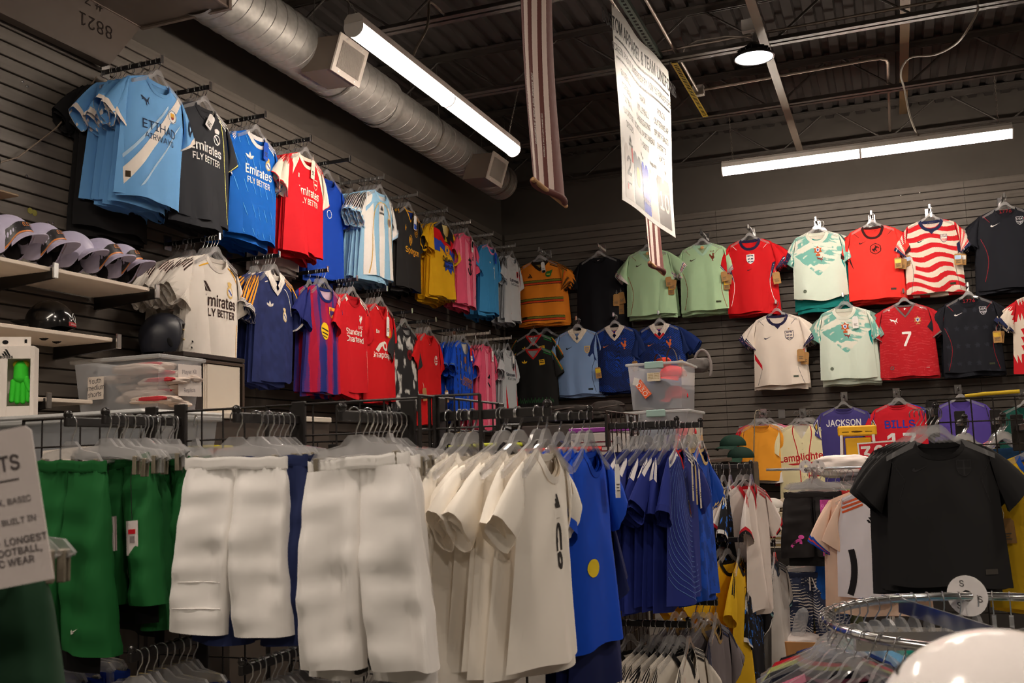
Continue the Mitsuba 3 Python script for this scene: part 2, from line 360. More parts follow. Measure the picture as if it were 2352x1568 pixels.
SIDE_CURVE = [(.235, -.28), (.165, -.45), (.165, -.5), (.225, -.70)]
def side_pipes(col): return ('side_piping', cat2(*[curve([(sg * x, z) for x, z in SIDE_CURVE], .005) for sg in (-1, 1)]), col)
def hem_tag(col=sr(60, 66, 50), x=.13, z=-.655): return ('hem_label', rect(x, x + .05, z, z + .02), col)
def neck_label(col, s='L'): return None
FLYTXT = lambda c, x=0, z=-.27, big=.058, sm=.040: [('sponsor_lettering', txt('Emirates', big, x, z, True, .92), c), ('sponsor_line', txt('FLY BETTER', sm, x, z - .062, True, .80), c)]
def crest_round(x, z, h, c0, c1, c2):
    return [('crest', P2(affinity.scale(disc_poly(h * .36), 1, 1.1), (x, z - .1 * h)), c0), ('crest_face', P2(disc_poly(h * .27), (x, z - .1 * h)), c1, .0032), ('crest_sash', line([(x - h * .2, z + h * .05), (x + h * .18, z - h * .25)], h * .12), c2, .004), ('crest_crown', poly((x - h * .2, z + h * .28), (x - h * .26, z + h * .5), (x, z + h * .56), (x + h * .26, z + h * .5), (x + h * .2, z + h * .28)), c0)]
def tag(sh, M, x, z, label, col=WHITE, band=None, w=.045, h=.085, rot=.12, off=.02, group=None, band_z=(.05, .4)):
    """cardboard tag on a loop of thread, hanging in front of a garment"""
    t = thing('price_tag', label, 'price tag', group)
    c, n = math.cos(rot), math.sin(rot); y0 = float(sh.y(np.array([x]), np.array([z + sh.z0]))[0]) + off
    R = np.eye(4); R[:3, 0] = [c, 0, n]; R[:3, 2] = [-n, 0, c]; R[:3, 3] = [x, y0, z + sh.z0]
    W = np.asarray(M) @ R
    part(t, 'card', prism2(Polygon([(-w / 2, -h), (w / 2, -h), (w / 2, -.012), (w / 2 - .01, 0), (-w / 2 + .01, 0), (-w / 2, -.012)]), .0016), 'matte', col, smooth=False, M=W)
    if band is not None: part(t, 'sticker', prism2(sbox(-w * .42, -h * (band_z[1] + .1), w * .42, -h * band_z[0] - .01), .0030), 'matte', band, smooth=False, M=W)
    part(t, 'print', prism2(unary_union([sbox(-w * .3, -h * .62 - k * .011, w * (.3 - .12 * (k % 2)), -h * .62 - k * .011 + .004) for k in range(3)]), .0034), 'matte', sr(90, 86, 80), smooth=False, M=W)
    part(t, 'loop', tube([(0, 0, -.006), (-.006, -.003, .02), (0, -.008, .05), (.005, -.004, .02), (0, 0, -.006)], .0009, 4), 'matte', sr(200, 195, 185), smooth=False, M=W)
    return t
def prism2(p, d):
    """polygon in the x-z plane, its thickness along y, front face at +d"""
    v, f = prism(p, d); return np.c_[v[:, 0], v[:, 2], v[:, 1]], f[:, ::-1]
KRAFT = sr(176, 134, 84)
# ================================================================ DUCT, SIGN, BANNERS AND PIPES UNDER THE ROOF
DX, DZ, R1, R2 = -3.627, 4.379, 0.197, 0.174
def yc(prof, x, z, n=48):
    """lathe about an axis along y"""
    v, f = lathe(prof, n); return np.c_[x + v[:, 0], v[:, 2], z + v[:, 1]], f[:, ::-1]
t = thing('spiral_duct', 'round grey spiral duct running along the left wall to the back', 'air duct')
def spiral_profile(y0, y1, r, step=.118):
    pr = []; y = y0
    while y < y1 - .02:
        pr += [(r, y), (r, y + step - .012), (r + .0035, y + step - .009), (r + .0035, y + step - .003), (r, y)] [:4]; y += step
    pr.append((r, y1)); return pr
def skew_spiral(y0, y1, r, x, z):
    v, f = yc(spiral_profile(y0, y1, r), x, z, 56)
    a = np.arctan2(v[:, 2] - z, v[:, 0] - x); v = v.copy(); m = (v[:, 1] > y0 + .01) & (v[:, 1] < y1 - .06)
    v[m, 1] += .05 * np.cos(a[m] - .6); v[:, 1] = np.clip(v[:, 1], y0, y1); return v, f
part(t, 'section', skew_spiral(4.55, 6.74, R1, DX, DZ), 'galvanised', smooth=40)
part(t, 'reducer', yc([(R1 + .004, 6.70), (R1 + .006, 6.72), (R1 + .006, 6.76), (R1, 6.78), (R2 + .002, 6.83), (R2 + .002, 6.87)], DX, DZ - .004), 'galvanised', smooth=40)
part(t, 'section', skew_spiral(6.85, 9.34, R2, DX, DZ - .004), 'galvanised', smooth=40)
part(t, 'end_cap', yc([(R2, 9.33), (R2 + .004, 9.335), (R2 + .004, 9.36), (R2 - .01, 9.362), (0.0, 9.362)], DX, DZ - .004), 'galvanised', smooth=30)
for y, r in ((6.02, R1), (7.55, R2), (9.16, R2)):
    part(t, 'strap', yc([(r + .004, y), (r + .007, y), (r + .007, y + .025), (r + .004, y + .025)], DX, DZ - .003), 'steel', sr(150, 145, 138), smooth=False)
    part(t, 'hanger_wire', cat(tube([(DX + r * .8, y + .012, DZ + r * .62), (DX + r * .7, y + .012, ZTOP + .05)], .003, 5), tube([(DX - r * .8, y + .012, DZ + r * .62), (DX - r * .7, y + .012, ZTOP + .05)], .003, 5)), 'steel', sr(120, 115, 108))
def grille(y0, y1, dz, label, crossed):
    T_, B_ = np.array([-3.25, 0, 4.392 + dz]), np.array([-3.332, 0, 4.146 + dz]); up = T_ - B_; H = np.linalg.norm(up); up /= H; n = np.array([up[2], 0, -up[0]])
    ey = np.array([0, 1.0, 0]); c0 = B_ + ey * y0
    def Wd(u, v, w): return c0 + ey * u + up * v + n * w
    W = y1 - y0
    t = thing('air_grille', label, 'air vent')
    def slab(u0, u1, v0, v1, w0, w1):
        v, f = bx(u0, u1, v0, v1, w0, w1); return c0 + v[:, :1] * ey + v[:, 1:2] * up + v[:, 2:] * n, f[:, ::-1]
    DARK = sr(96, 84, 74)
    # collar from the duct
    q = [Wd(0.012, .012, 0), Wd(W - .012, .012, 0), Wd(W - .012, H - .012, 0), Wd(.012, H - .012, 0)]
    back = [p - np.array([.20, 0, .0]) - n * .04 for p in q]
    v = np.array(q + back); part(t, 'collar', (v, np.array([[0, 1, 5, 4], [1, 2, 6, 5], [2, 3, 7, 6], [3, 0, 4, 7]])), 'satin', DARK, smooth=False)
    F = sr(196, 186, 176); b = .038
    for nm, a in (('frame', (0, W, 0, b)), ('frame', (0, W, H - b, H)), ('frame', (0, b, b, H - b)), ('frame', (W - b, W, b, H - b))):
        part(t, nm, slab(*a, 0, .012), 'satin', F, smooth=False)
    nb = 18
    for k in range(nb):
        u = b + (k + .5) * (W - 2 * b) / nb; part(t, 'blade', slab(u - .0018, u + .0018, b, H - b, -.02, .008), 'satin', F * .8, smooth=False)
    if crossed:
        for k in range(13): part(t, 'cross_blade', slab(b, W - b, b + (k + .5) * (H - 2 * b) / 13 - .0015, b + (k + .5) * (H - 2 * b) / 13 + .0015, -.03, .0), 'satin', F * .7, smooth=False)
    part(t, 'damper', slab(b, W - b, b, H - b, -.10, -.095), 'satin', sr(40, 35, 32), smooth=False)
    for u in (.08, W - .08):
        for v_ in (b / 2, H - b / 2): part(t, 'screw', moved(lathe([(0, .004), (.005, .003), (.006, 0)], 8), np.c_[np.c_[ey, up, n], Wd(u, v_, .012)].tolist() + [[0, 0, 0, 1]]), 'chrome', smooth=False)
grille(5.515, 5.885, 0, 'square air grille with vertical blades, nearer one on the round duct', False)
grille(8.20, 8.572, -.055, 'square air grille of fine mesh blades, farther one on the round duct', True)
t = thing('square_duct', 'big dark square duct in the top left corner, ending beside the first arm', 'air duct')
PL = sr(92, 80, 72)
part(t, 'trunk', bx(-4.07, -3.44, YF + .2, 4.59, 4.20, 4.60), 'satin', PL, smooth=False)
v = np.array([(-4.135, YF + .2, 3.87), (-4.135, 4.33, 3.87), (-4.075, YF + .2, 3.87), (-4.075, 4.33, 3.87), (-4.135, YF + .2, 4.6), (-4.135, 4.88, 4.6), (-4.075, YF + .2, 4.6), (-4.075, 4.88, 4.6)])
part(t, 'wall_leg', (v, np.array([[0, 1, 3, 2], [4, 6, 7, 5], [0, 4, 5, 1], [2, 3, 7, 6], [0, 2, 6, 4], [1, 5, 7, 3]])), 'satin', PL * .8, smooth=False)
for y in (3.2, 4.585):
    part(t, 'flange', cat(bx(-4.075, -3.432, y - .012, y + .012, 4.188, 4.2), bx(-3.44, -3.428, y - .012, y + .012, 4.188, 4.6)), 'satin', PL * 1.25, smooth=False)
part(t, 'seam_edge', cat(bx(-4.078, -4.066, YF + .3, 4.6, 4.194, 4.204), bx(-3.446, -3.434, YF + .3, 4.6, 4.194, 4.204)), 'satin', PL * 1.5, smooth=False)
vf = xf2(cat2(xf2(text('8821', .075), (0, 0)), xf2(text('# 3', .07), (.02, -.13))), (0, 0), (1, 1), PI)
part(t, 'chalk_number', on_plane(vf, (-4.073, 4.22, 4.10), (0, 1, 0), (0, 0, 1), .0008), 'matte', sr(36, 28, 24), smooth=False)

# printed sign hanging under the strut
SU = np.array([.0782, .9969, 0]); SP = np.array([-1.52, 6.0, 0])
SW, SZ0, SZ1 = 1.205, 3.145, 4.44
def sign_y(u, z): return .012 * np.sin(u * 5.2 + 1) + .010 * np.sin(z * 4 + u * 3)
def sign_pt(u, z, off=0):
    u, z = np.asarray(u, float), np.asarray(z, float); n = np.array([SU[1], -SU[0], 0]); top = .012 * np.sin(u * 9) * (z - SZ0) / (SZ1 - SZ0)
    return SP + u[:, None] * SU + (sign_y(u, z) + off)[:, None] * n + np.stack([u * 0, u * 0, z + top - .02 * u / SW], -1)
t = thing('hanging_sign', 'large white printed sign with black headline and jersey pictures, hung under the roof', 'sign')
U, V = np.meshgrid(np.linspace(0, SW, 30), np.linspace(SZ0, SZ1, 30)); f = grid_faces(30, 30)
fr, bk = sign_pt(U.ravel(), V.ravel(), .0012), sign_pt(U.ravel(), V.ravel(), -.0012)
part(t, 'sheet', cat((fr, f), (bk, f[:, ::-1])), 'satin', sr(238, 236, 232))
def sgn(name, vf, c, off=.0022):
    v, f = sub2(vf, .05); part(t, name, (sign_pt(v[:, 0], SZ1 - v[:, 1] * -1 if False else SZ1 + v[:, 1], off), f), 'satin', c, smooth=False)
INK = sr(26, 24, 24)
sgn('headline_lettering', cat2(txt('CUSTOM APPAREL & TEAM UNIFORMS', .092, SW / 2, -.165, True, .66)), INK)
sgn('rule_line', cat2(rect(.03, SW - .03, -.215, -.20), rect(.03, SW - .03, -.345, -.33)), INK)
sgn('services_lettering', cat2(txt('SCREEN PRINTING', .05, .22, -.30, False, .8), txt('EMBROIDERY', .05, .56, -.30, False, .75), txt('VINYL', .05, .84, -.30, False, .8), txt('TRANSFERS', .05, 1.06, -.30, False, .75)), sr(50, 48, 48))
for x, ws in ((.22, ('BASEBALL', 'SOFTBALL', 'FOOTBALL', 'LACROSSE', 'SOCCER')), (.62, ('TRACK', 'VOLLEYBALL', 'CHEERLEADING', 'SCHOOL SPORTSWEAR', 'T-SHIRTS')), (1.0, ('POLOS', 'OUTERWEAR', 'SPORT BAGS', 'SHORTS', 'HATS'))):
    for k, w in enumerate(ws): sgn('list_lettering', txt(w, .044, x, -.44 - .085 * k, False, .72), sr(46, 44, 44))
sgn('logo', cat2(bars3(.20, -.845, .05), txt('adidas', .022, .20, -.895, True)), INK)
sgn('logo', cat2(star(.50, -.85, .022), star(.53, -.87, .02), star(1.06, -.84, .025)), sr(50, 48, 48))
sgn('logo_lettering', txt('Augusta', .028, .80, -.86, True), sr(60, 56, 56))
for nm, x0, x1, c in (('picture_jersey', .06, .22, sr(214, 206, 200)), ('picture_shorts', .25, .46, sr(120, 124, 132)), ('picture_jersey', .47, .66, sr(30, 62, 190)), ('picture_jersey', .68, .84, sr(206, 200, 196)), ('picture_jersey', .86, 1.13, sr(112, 106, 104))):
    sgn(nm, cat2(P2(Polygon([(x0, -1.26), (x0, -.94), (x0 + .02, -.90), ((x0 + x1) / 2 - .03, -.90), ((x0 + x1) / 2, -.94), ((x0 + x1) / 2 + .03, -.90), (x1 - .02, -.90), (x1, -.94), (x1, -1.26)]))), c)
sgn('picture_detail', cat2(txt('2', .12, .14, -1.10, True), rect(.10, .18, -1.16, -1.15)), sr(40, 36, 36), .0032)
sgn('picture_detail', cat2(oval(.35, -1.06, .05, .07)), sr(214, 176, 60), .0032)
sgn('picture_lettering', txt('RANGERS', .035, .565, -1.19, True, .85), sr(214, 206, 216), .0032)
sgn('picture_lettering', txt('10', .13, 1.0, -1.14, True), sr(226, 206, 196), .0032)
sgn('picture_stripe', cat2(rect(.20, .235, -1.0, -.90), rect(.10, .12, -1.2, -1.16)), sr(190, 40, 46), .0032)
for u in (.02, SW - .02):
    p = sign_pt(np.array([u]), np.array([SZ1 - .02]))[0]; part(t, 'tie_wire', tube([p, p + [.02, .02, .10], [p[0], p[1], ZBOT]], .0015, 4), 'steel', sr(60, 60, 60))
BR = sr(112, 66, 62)
def banner(x, y0, w, zb, ztop, label, letters, turn=0.0):
    """long narrow cloth banner facing +x, pole through its lower hem, three white stripes"""
    t = thing('cloth_banner', label, 'banner'); L = ztop - zb
    ey = np.array([math.sin(turn), math.cos(turn), 0]); n = np.array([ey[1], -ey[0], 0]); o = np.array([x, y0, 0])
    def pt(u, z, off=0): return o + u[:, None] * ey + (.02 * np.sin(u * 13 + 1 + z * .8) * 1.0 + .012 * np.sin(z * 3.1) + off)[:, None] * n + np.stack([0 * u, 0 * u, z], -1)
    def strip(u0, u1, off, z0=zb, nu=4):
        U, V = np.meshgrid(np.linspace(u0, u1, nu), np.linspace(z0, ztop, 40)); return tri((pt(U.ravel(), V.ravel(), off), grid_faces(40, nu)))
    a = strip(0, w, .0012, nu=20); b = strip(0, w, -.0012, nu=20); part(t, 'cloth', cat(a, (b[0], b[1][:, ::-1])), 'fabric', BR)
    for k in range(3):
        u0 = w * (.10 + .19 * k); part(t, 'stripe', strip(u0, u0 + w * .105, .0026), 'fabric', sr(228, 208, 200))
    if letters:
        for ws, h, u, zc in letters:
            v, f = sub2(xf2(text(ws, h * .62, True), (0, -h / 2), (1.0, 1), -PI / 2), .04); v = v - [0, v[:, 1].max()]
            part(t, 'lettering', (pt(v[:, 0] + u, v[:, 1] + zc, .0038), f), 'fabric', sr(236, 226, 220), smooth=False)
    part(t, 'hem_sleeve', tube([pt(np.array([u]), np.array([zb]))[0] for u in np.linspace(0, w, 12)], .017, 10), 'fabric', BR * .85)
    part(t, 'pole', tube([pt(np.array([-.02]), np.array([zb]))[0], pt(np.array([w + .07]), np.array([zb]))[0]], .012, 10), 'matte', sr(190, 150, 110))
    part(t, 'top_cord', tube([pt(np.array([w / 2]), np.array([ztop]))[0], o + ey * w / 2 + [0, 0, ZTOP + .05]], .003, 5), 'matte', sr(60, 50, 46))
banner(-1.50, 4.27, .46, 2.83, 4.60, 'brown cloth banner with three pale stripes and lettering, hanging nearest', [('DIE MARKE MIT DEN 3 STREIFEN', .026, .46 * .245, 3.40), ('LA MARQUE AUX 3 BANDES', .020, .46 * .06, 3.36), ('THE BRAND WITH THE 3 STRIPES', .016, .46 * .415, 3.22)])
banner(-1.62, 7.19, .47, 2.955, 4.60, 'brown cloth banner with three pale stripes, partly hidden behind the white sign', None)
# strut channel and pipes
GS = sr(70, 82, 76)
t = thing('strut_channel', 'dark green perforated strut channel above the white sign', 'steel channel')
part(t, 'channel', cat(bx(-1.56, -1.52 + .02, 1.0, 7.52, 4.62, 4.623), bx(-1.56, -1.557, 1.0, 7.52, 4.623, 4.66), bx(-1.503, -1.50, 1.0, 7.52, 4.623, 4.66)), 'satin', GS, smooth=False)
for k in range(60): part(t, 'slot', rbx(-1.541, -1.519, 4.0 + k * .0585, 4.028 + k * .0585, 4.6185, 4.621, .001), 'matte', sr(22, 24, 22), smooth=False)
def pipe(label, pts, r, c, mat='steel', name='conduit_pipe'):
    t = thing(name, label, 'pipe'); put(t, tube(pts, r, 8), mat, c); return t
pipe('grey conduit left of the strut channel', [(-1.60, 1.0, 4.63), (-1.60, 6.9, 4.63)], .012, sr(170, 165, 155))
pipe('grey conduit right of the strut channel, ending at the third joist', [(-1.40, 1.0, 4.66), (-1.395, 8.40, 4.66)], .013, sr(175, 168, 158))
pipe('grey conduit running along the third joist behind the round lamp', [(-1.62, 7.46, 4.68), (2.6, 7.46, 4.70)], .012, sr(160, 150, 140))
pipe('grey conduit with a bend, running from a small box towards the right', [(-1.36, 8.44, 4.68), (.02, 8.40, 4.69), (.10, 8.41, 4.69), (.145, 8.46, 4.69), (.155, 8.54, 4.69), (.16, 10.35, 4.66)], .013, sr(170, 158, 146))
pipe('thin curved cable sagging to the round lamp', [(-1.36, 7.53, 4.63), (-1.33, 7.5, 4.70), (-1.22, 7.47, 4.72), (-1.0, 7.44, 4.70), (-.86, 7.40, 4.66), (-.80, 7.37, 4.62)], .006, sr(120, 112, 104), 'satin', 'cable')
t = thing('junction_box', 'small white junction box at the end of the conduit by the yellow bar', 'electrical box')
put(t, rbx(-1.44, -1.345, 8.40, 8.47, 4.63, 4.72, .006), 'satin', sr(186, 182, 176), smooth=False)
t = thing('perforated_bar', 'yellow perforated angle bar hung between two joists', 'steel bar')
part(t, 'bar', cat(bx(-1.445, -1.395, 7.52, 8.90, 4.590, 4.594), bx(-1.445, -1.441, 7.52, 8.90, 4.594, 4.635)), 'satin', sr(178, 150, 50), smooth=False)
for k in range(36): part(t, 'slot', rbx(-1.432, -1.404, 7.56 + k * .0365, 7.574 + k * .0365, 4.588, 4.592, .001), 'matte', sr(46, 40, 22), smooth=False)
def sag(label, pts, r=.009, c=sr(120, 110, 98)):
    p = np.asarray(pts, float); t_ = np.r_[0, np.cumsum(np.linalg.norm(np.diff(p, axis=0), axis=1))]
    from scipy.interpolate import PchipInterpolator, CubicSpline
    q = CubicSpline(t_, p)(np.linspace(0, t_[-1], 40))
    t = thing('cable', label, 'cable'); put(t, tube(q, r, 7), 'satin', c)
sag('brown cable dropping from a joist to the slanting strip lamp', [(-2.72, 6.05, 4.62), (-2.71, 5.78, 4.60), (-2.6, 5.484, 4.281), (-2.6, 5.339, 4.1), (-2.605, 5.274, 3.99)])
sag('long brown cable looping down to the back wall strip lamp', [(.757, 7.5, 4.694), (.747, 7.5, 4.567), (.715, 7.55, 4.523), (.611, 7.9, 4.506), (.442, 8.2, 4.572), (.289, 8.42, 4.635), (.254, 8.5, 4.6), (.267, 8.7, 4.538), (.294, 8.9, 4.41), (.347, 9.1, 4.251), (.385, 9.18, 4.20)])
# ================================================================ LAMPS
def strip_lamp(c, along, label, tops, L=2.44):
    """two 1.2 m diffuser tubes under a white channel; c = centre of the channel's under side"""
    t = thing('strip_lamp', label, 'ceiling lamp')
    R = np.eye(4)
    if along == 'y': R[:3, :3] = np.array([[0, -1, 0], [1, 0, 0], [0, 0, 1.0]])
    R[:3, 3] = c
    pr = np.array([(-.058, 0), (-.058, .035), (-.035, .062), (.035, .062), (.058, .035), (.058, 0)])
    n = len(pr); v = np.vstack([np.c_[np.full(n, x), pr] for x in (-L / 2, L / 2)])
    f = np.array([[i, (i + 1) % n, n + (i + 1) % n, n + i] for i in range(n)]); v, f = tri((v, f))
    c6 = np.array([[0, i + 1, i] for i in range(1, n - 1)])
    part(t, 'channel', (v, np.vstack([f, c6, c6[:, ::-1] + n])), 'satin', sr(205, 198, 190), smooth=False, M=R)
    a = np.linspace(-.12 * PI, 1.12 * PI, 13); rr = .055
    em = {'type': 'area', 'radiance': {'type': 'rgb', 'value': list(map(float, STRIP_POWER * LAMP_TINT))}}
    for x0, x1 in ((-L / 2 + .004, -.008), (.008, L / 2 - .004)):
        q = np.stack([rr * np.cos(a), -rr * np.sin(a) * 1.0 - .012], -1); m = len(q)
        v = np.vstack([np.c_[np.full(m, x), q] for x in (x0, x1)])
        v, f = tri((v, np.array([[i, m + i, m + i + 1, i + 1] for i in range(m - 1)])))
        # outward normals: light leaves the tube on its outer side
        nn = np.cross(v[f[0, 1]] - v[f[0, 0]], v[f[0, 2]] - v[f[0, 0]]); cen = v[f[0]].mean(0) - [0, 0, -.012]
        if nn[1:] @ cen[1:] < 0: f = f[:, ::-1]
        part(t, 'diffuser', (v, f), 'matte', sr(250, 250, 248), smooth=False, M=R, emit=em)
    for x in (-L / 2, 0, L / 2):
        v = np.array([(x, .062 * math.cos(b), -.062 * math.sin(b) - .012) for b in a]); w = .012 if x == 0 else .008
        ring = cat(prism(Polygon([(.060 * math.cos(b), -.060 * math.sin(b) - .012) for b in a]).union(sbox(-.05, -.02, .05, .0)), w))
        ring = (np.c_[ring[0][:, 2] - w / 2 + x, ring[0][:, 0], ring[0][:, 1]], ring[1])
        part(t, 'end_cap' if x else 'joint_cap', ring, 'satin', sr(225, 220, 214), smooth=False, M=R)
    for x, top in zip((-L / 2 + .10, L / 2 - .10), tops):
        p = R[:3, :3] @ np.array([x, 0, .062]) + np.asarray(c); q = np.asarray(top, float); n = int(np.linalg.norm(q - p) / .026); d = (q - p) / np.linalg.norm(q - p)
        s1 = np.cross(d, [1, 0, 0.0]); s1 /= np.linalg.norm(s1); s2 = np.cross(d, s1); b = np.linspace(0, 2 * PI, 9)[:-1]
        part(t, 'chain', cat(*[tube([p + d * (i + .5) * .026 + (s1 if i % 2 else s2) * .006 * math.cos(g) + d * .016 * math.sin(g) for g in b], .0017, 4, closed=True) for i in range(n)]), 'steel', sr(170, 165, 155), smooth=False)
    return t, R
strip_lamp((-.117, 9.188, 4.165), 'x', 'long double strip lamp hanging on chains along the back wall', ((-1.22, 8.98, ZBOT + .01), (.985, 8.98, ZBOT + .01)))
t, R = strip_lamp((-2.608, 5.79, 3.93), 'y', 'long double strip lamp beside the round grey duct', ((-3.0, 4.62, ZBOT), (-2.717, 7.48, ZBOT)))
for i, (c, al) in enumerate(MORE_STRIPS):
    strip_lamp(c, al, ('long double strip lamp on the back wall side, beyond the right edge of the picture', 'long double strip lamp over the left wall, behind the camera')[i], [(c[0] + dx, c[1] + dy, ZBOT) for dx, dy in (((-1.1, -.2), (1.1, -.2)) if al == 'x' else ((0, -1.1), (0, 1.1)))])
def highbay(x, y, z, label):
    t = thing('highbay_lamp', label, 'ceiling lamp')
    M = mat4((x, y, z))
    part(t, 'housing', lathe([(0, .12), (.03, .118), (.06, .09), (.075, .045), (.125, .03), (.148, .014), (.150, 0), (.142, -.004), (.136, .0)], 36), 'satin', BLACK, smooth=30, M=M)
    a = np.arange(32) * 2 * PI / 32
    v = np.vstack([np.c_[.138 * np.cos(a), .138 * np.sin(a), a * 0], [[0, 0, 0]]]); i = np.arange(32)
    part(t, 'lens', (v, np.stack([(i + 1) % 32, i, i * 0 + 32], 1)), 'matte', sr(250, 250, 245), smooth=False, M=M,
         emit={'type': 'area', 'radiance': {'type': 'rgb', 'value': list(map(float, HIGHBAY_POWER * LAMP_TINT))}})
    part(t, 'fins', cat(*[bar((.03 * math.cos(q), .03 * math.sin(q), .075), (.118 * math.cos(q), .118 * math.sin(q), .042), .004, .035) for q in np.arange(16) * PI / 8]), 'satin', BLACK, smooth=False, M=M)
    part(t, 'hook', cat(tube([(0, 0, .115), (0, 0, .15), (.018, 0, .165), (.018, 0, .19), (0, 0, .205), (-.012, 0, .19)], .005, 6), bar((.02, 0, .10), (.01, 0, .2), .012, .03)), 'chrome', smooth=True, M=M)
    part(t, 'junction_box', cat(bx(-.075, .075, -.03, .03, .21, .30), tube([(0, 0, .19), (0, 0, .22)], .006, 6), bx(-.02, .02, -.02, .16, .30, .31)), 'satin', sr(190, 186, 180), smooth=False, M=M)
    return t
highbay(-.79, 7.36, 4.56 - .10, 'round bright lamp hanging under the roof joist, seen beyond the white banner')
for (x, y), w in zip(MORE_HIGHBAYS, ('right of the camera, over the round rack', 'overhead, left of the camera', 'behind the camera on the right', 'far behind the camera on the left', 'far right of the camera', 'beyond the right edge of the picture')): highbay(x, y, 4.46, 'round lamp under the roof, outside the picture, ' + w)
# ================================================================ GARMENTS
# local frame of a hanging garment: x to the viewer's right, y towards the viewer (front), z up; the origin is where its hanger's hook rests
NECKZ = -0.128
class Shirt:
    def __init__(s, seed=0, w=.25, L=.72, nw=.088, nd=.085, vneck=False, sl=.275, droop=59, cuff=.150, thick=.038, fold=.017, flare=.02, hemcurve=0.0, nc=22, nr=22, curl=0.03, longs=False, yaw_sl=0.0, sway=0.0, backhem=0.0):
        s.__dict__.update(locals()); r = np.random.default_rng(seed + 17); s.r = r
        s.sx = w * .84; s.z0 = NECKZ; s.slope = .36
        s.zt = s.z0 - (s.sx - nw) * s.slope; s.za = s.z0 - .25 * (L / .72); s.zh = s.z0 - L
        s.k = r.uniform(14, 26, 3); s.k[2] *= 1.9; s.ph = r.uniform(0, 6.28, 6); s.sk = r.uniform(-4, 4, 3); s.am = np.array([.55, .45, .22]) * r.uniform(.7, 1.2, 3)
        s.cf = r.uniform(-.02, .02, 4); s.sl_y = r.uniform(-.035, .012, 2)
    def wz(s, z):
        t = np.clip((s.zt - z) / (s.zt - s.za), 0, 1)
        return np.where(z > s.za, s.sx + (s.w - s.sx) * t ** 1.5, s.w + s.flare * np.clip((s.za - z) / (s.za - s.zh), 0, 1.2))
    def ztop(s, x, front=True, shoulder=False):
        a = np.abs(x); sh = s.z0 - np.maximum(a - s.nw, 0) * s.slope - .25 * np.maximum(a - s.nw, 0) ** 2
        if shoulder: return np.minimum(sh, s.z0)
        d = s.nd if front else .018
        u = np.clip(a / s.nw, 0, 1)
        dip = d * (1 - u) ** .9 if (s.vneck and front) else d * np.sqrt(np.maximum(1 - u ** 2.4, 0))
        return np.where(a < s.nw, s.z0 - dip, sh)
    def zhem(s, x, front=True):
        u = np.clip(np.abs(x) / s.w, 0, 1)
        return s.zh + s.hemcurve * u ** 2 - (0 if front else s.backhem) + .006 * np.sin(x * 21 + s.ph[4])
    def bend(s, x, z, y):
        low = np.clip((s.za - z + .1) / .55, 0, 1)
        u = np.clip(np.abs(x) / s.w, 0, 1.2)
        return y - s.curl * u ** 2 * (.35 + .65 * low) + s.sway * low + .012 * np.sin(x * 6 + s.ph[5]) * low
    def y(s, x, z, front=True):
        x, z = np.asarray(x, float), np.asarray(z, float)
        g = sstep(0, .06, s.ztop(x, shoulder=True) - z)
        u = np.clip(np.abs(x) / s.wz(z), 0, 1)
        low = np.clip((s.z0 - .12 - z) / (s.L - .12), 0, 1)
        b = g * (.45 + .55 * low) * s.thick * (1 - u ** 3)
        q = 0 if front else 1
        F = sum(s.am[i] * np.sin(s.k[i] * x + s.ph[(i + 2 * q) % 6] + s.sk[i] * (z - s.za) * (1 if i else .3)) for i in range(3))
        F = F * s.fold * (.12 + .88 * low ** 1.2) * (1 - u ** 5) * g
        # drapes from the shoulder points
        D = .0035 * np.sin(38 * (np.abs(x) * .75 + (z - s.z0) * .42) + s.ph[3]) * g * np.exp(-((z - s.za) / .16) ** 2) * (1 - u ** 6)
        yy = b + F + D if front else -b * .8 + F * .8 + D * .5
        if front is False: yy = np.minimum(yy, s.thick * .25 * g * (1 - u ** 3) + .002)
        return s.bend(x, z, yy)
    def at(s, x, z, off=.0, front=True):
        return np.stack([x, s.y(x, z, front) + (off if front else -off), z], -1)
    def cols(s):
        n = max(s.nc // 4, 3); a = s.nw / s.sx
        e = np.r_[np.linspace(0, a, n + 1) ** 1.0, np.linspace(a, 1, n + 3)[1:]]
        e[1:n] = a * np.sin(np.linspace(0, PI / 2, n + 1))[1:n]
        return np.r_[-e[:0:-1], e]
    def torso(s, front, colfn):
        c = s.cols(); t = np.linspace(0, 1, s.nr) ** .9
        xt = c * s.sx; zt = s.ztop(xt, front); zb = s.zhem(c * s.w, front)
        z = zb[None] + (zt - zb)[None] * t[:, None]; x = c[None] * s.wz(z)
        x = np.where(z > s.zt, xt[None], x)
        y = s.y(x, z, front)
        v = np.stack([x, y, z], -1).reshape(-1, 3); f = grid_faces(len(t), len(c))
        v, f = tri((v, f if not front else f[:, ::-1]))
        return v, f, colfn(v[:, 0], v[:, 2], front)
    def sleeve_pt(s, side, a, b):
        """a 0..1 from arm hole to cuff; b angle (0 on top, pi under the arm, pi/2 front)"""
        a, b = np.asarray(a, float), np.asarray(b, float)
        S, A = np.array([s.sx, 0, s.zt]), np.array([s.w, 0, s.za])
        th = math.radians(s.droop + 8 * s.cf[0 if side < 0 else 1] * 20)
        d, n = np.array([math.cos(th), 0, -math.sin(th)]), np.array([-math.sin(th), 0, -math.cos(th)])
        P1 = S + d * s.sl; P2 = P1 + n * s.cuff * (1.0) + d * .012
        c0, h0, c1, h1 = (S + A) / 2, (S - A) / 2, (P1 + P2) / 2, (P1 - P2) / 2
        aa = a[..., None]; e = aa + .10 * aa * (1 - aa)
        c = c0 + (c1 - c0) * e; h = h0 + (h1 - h0) * aa
        top = np.array([0, 0, .018]) * (np.sin(PI * a) * np.maximum(np.cos(b), 0))[..., None]
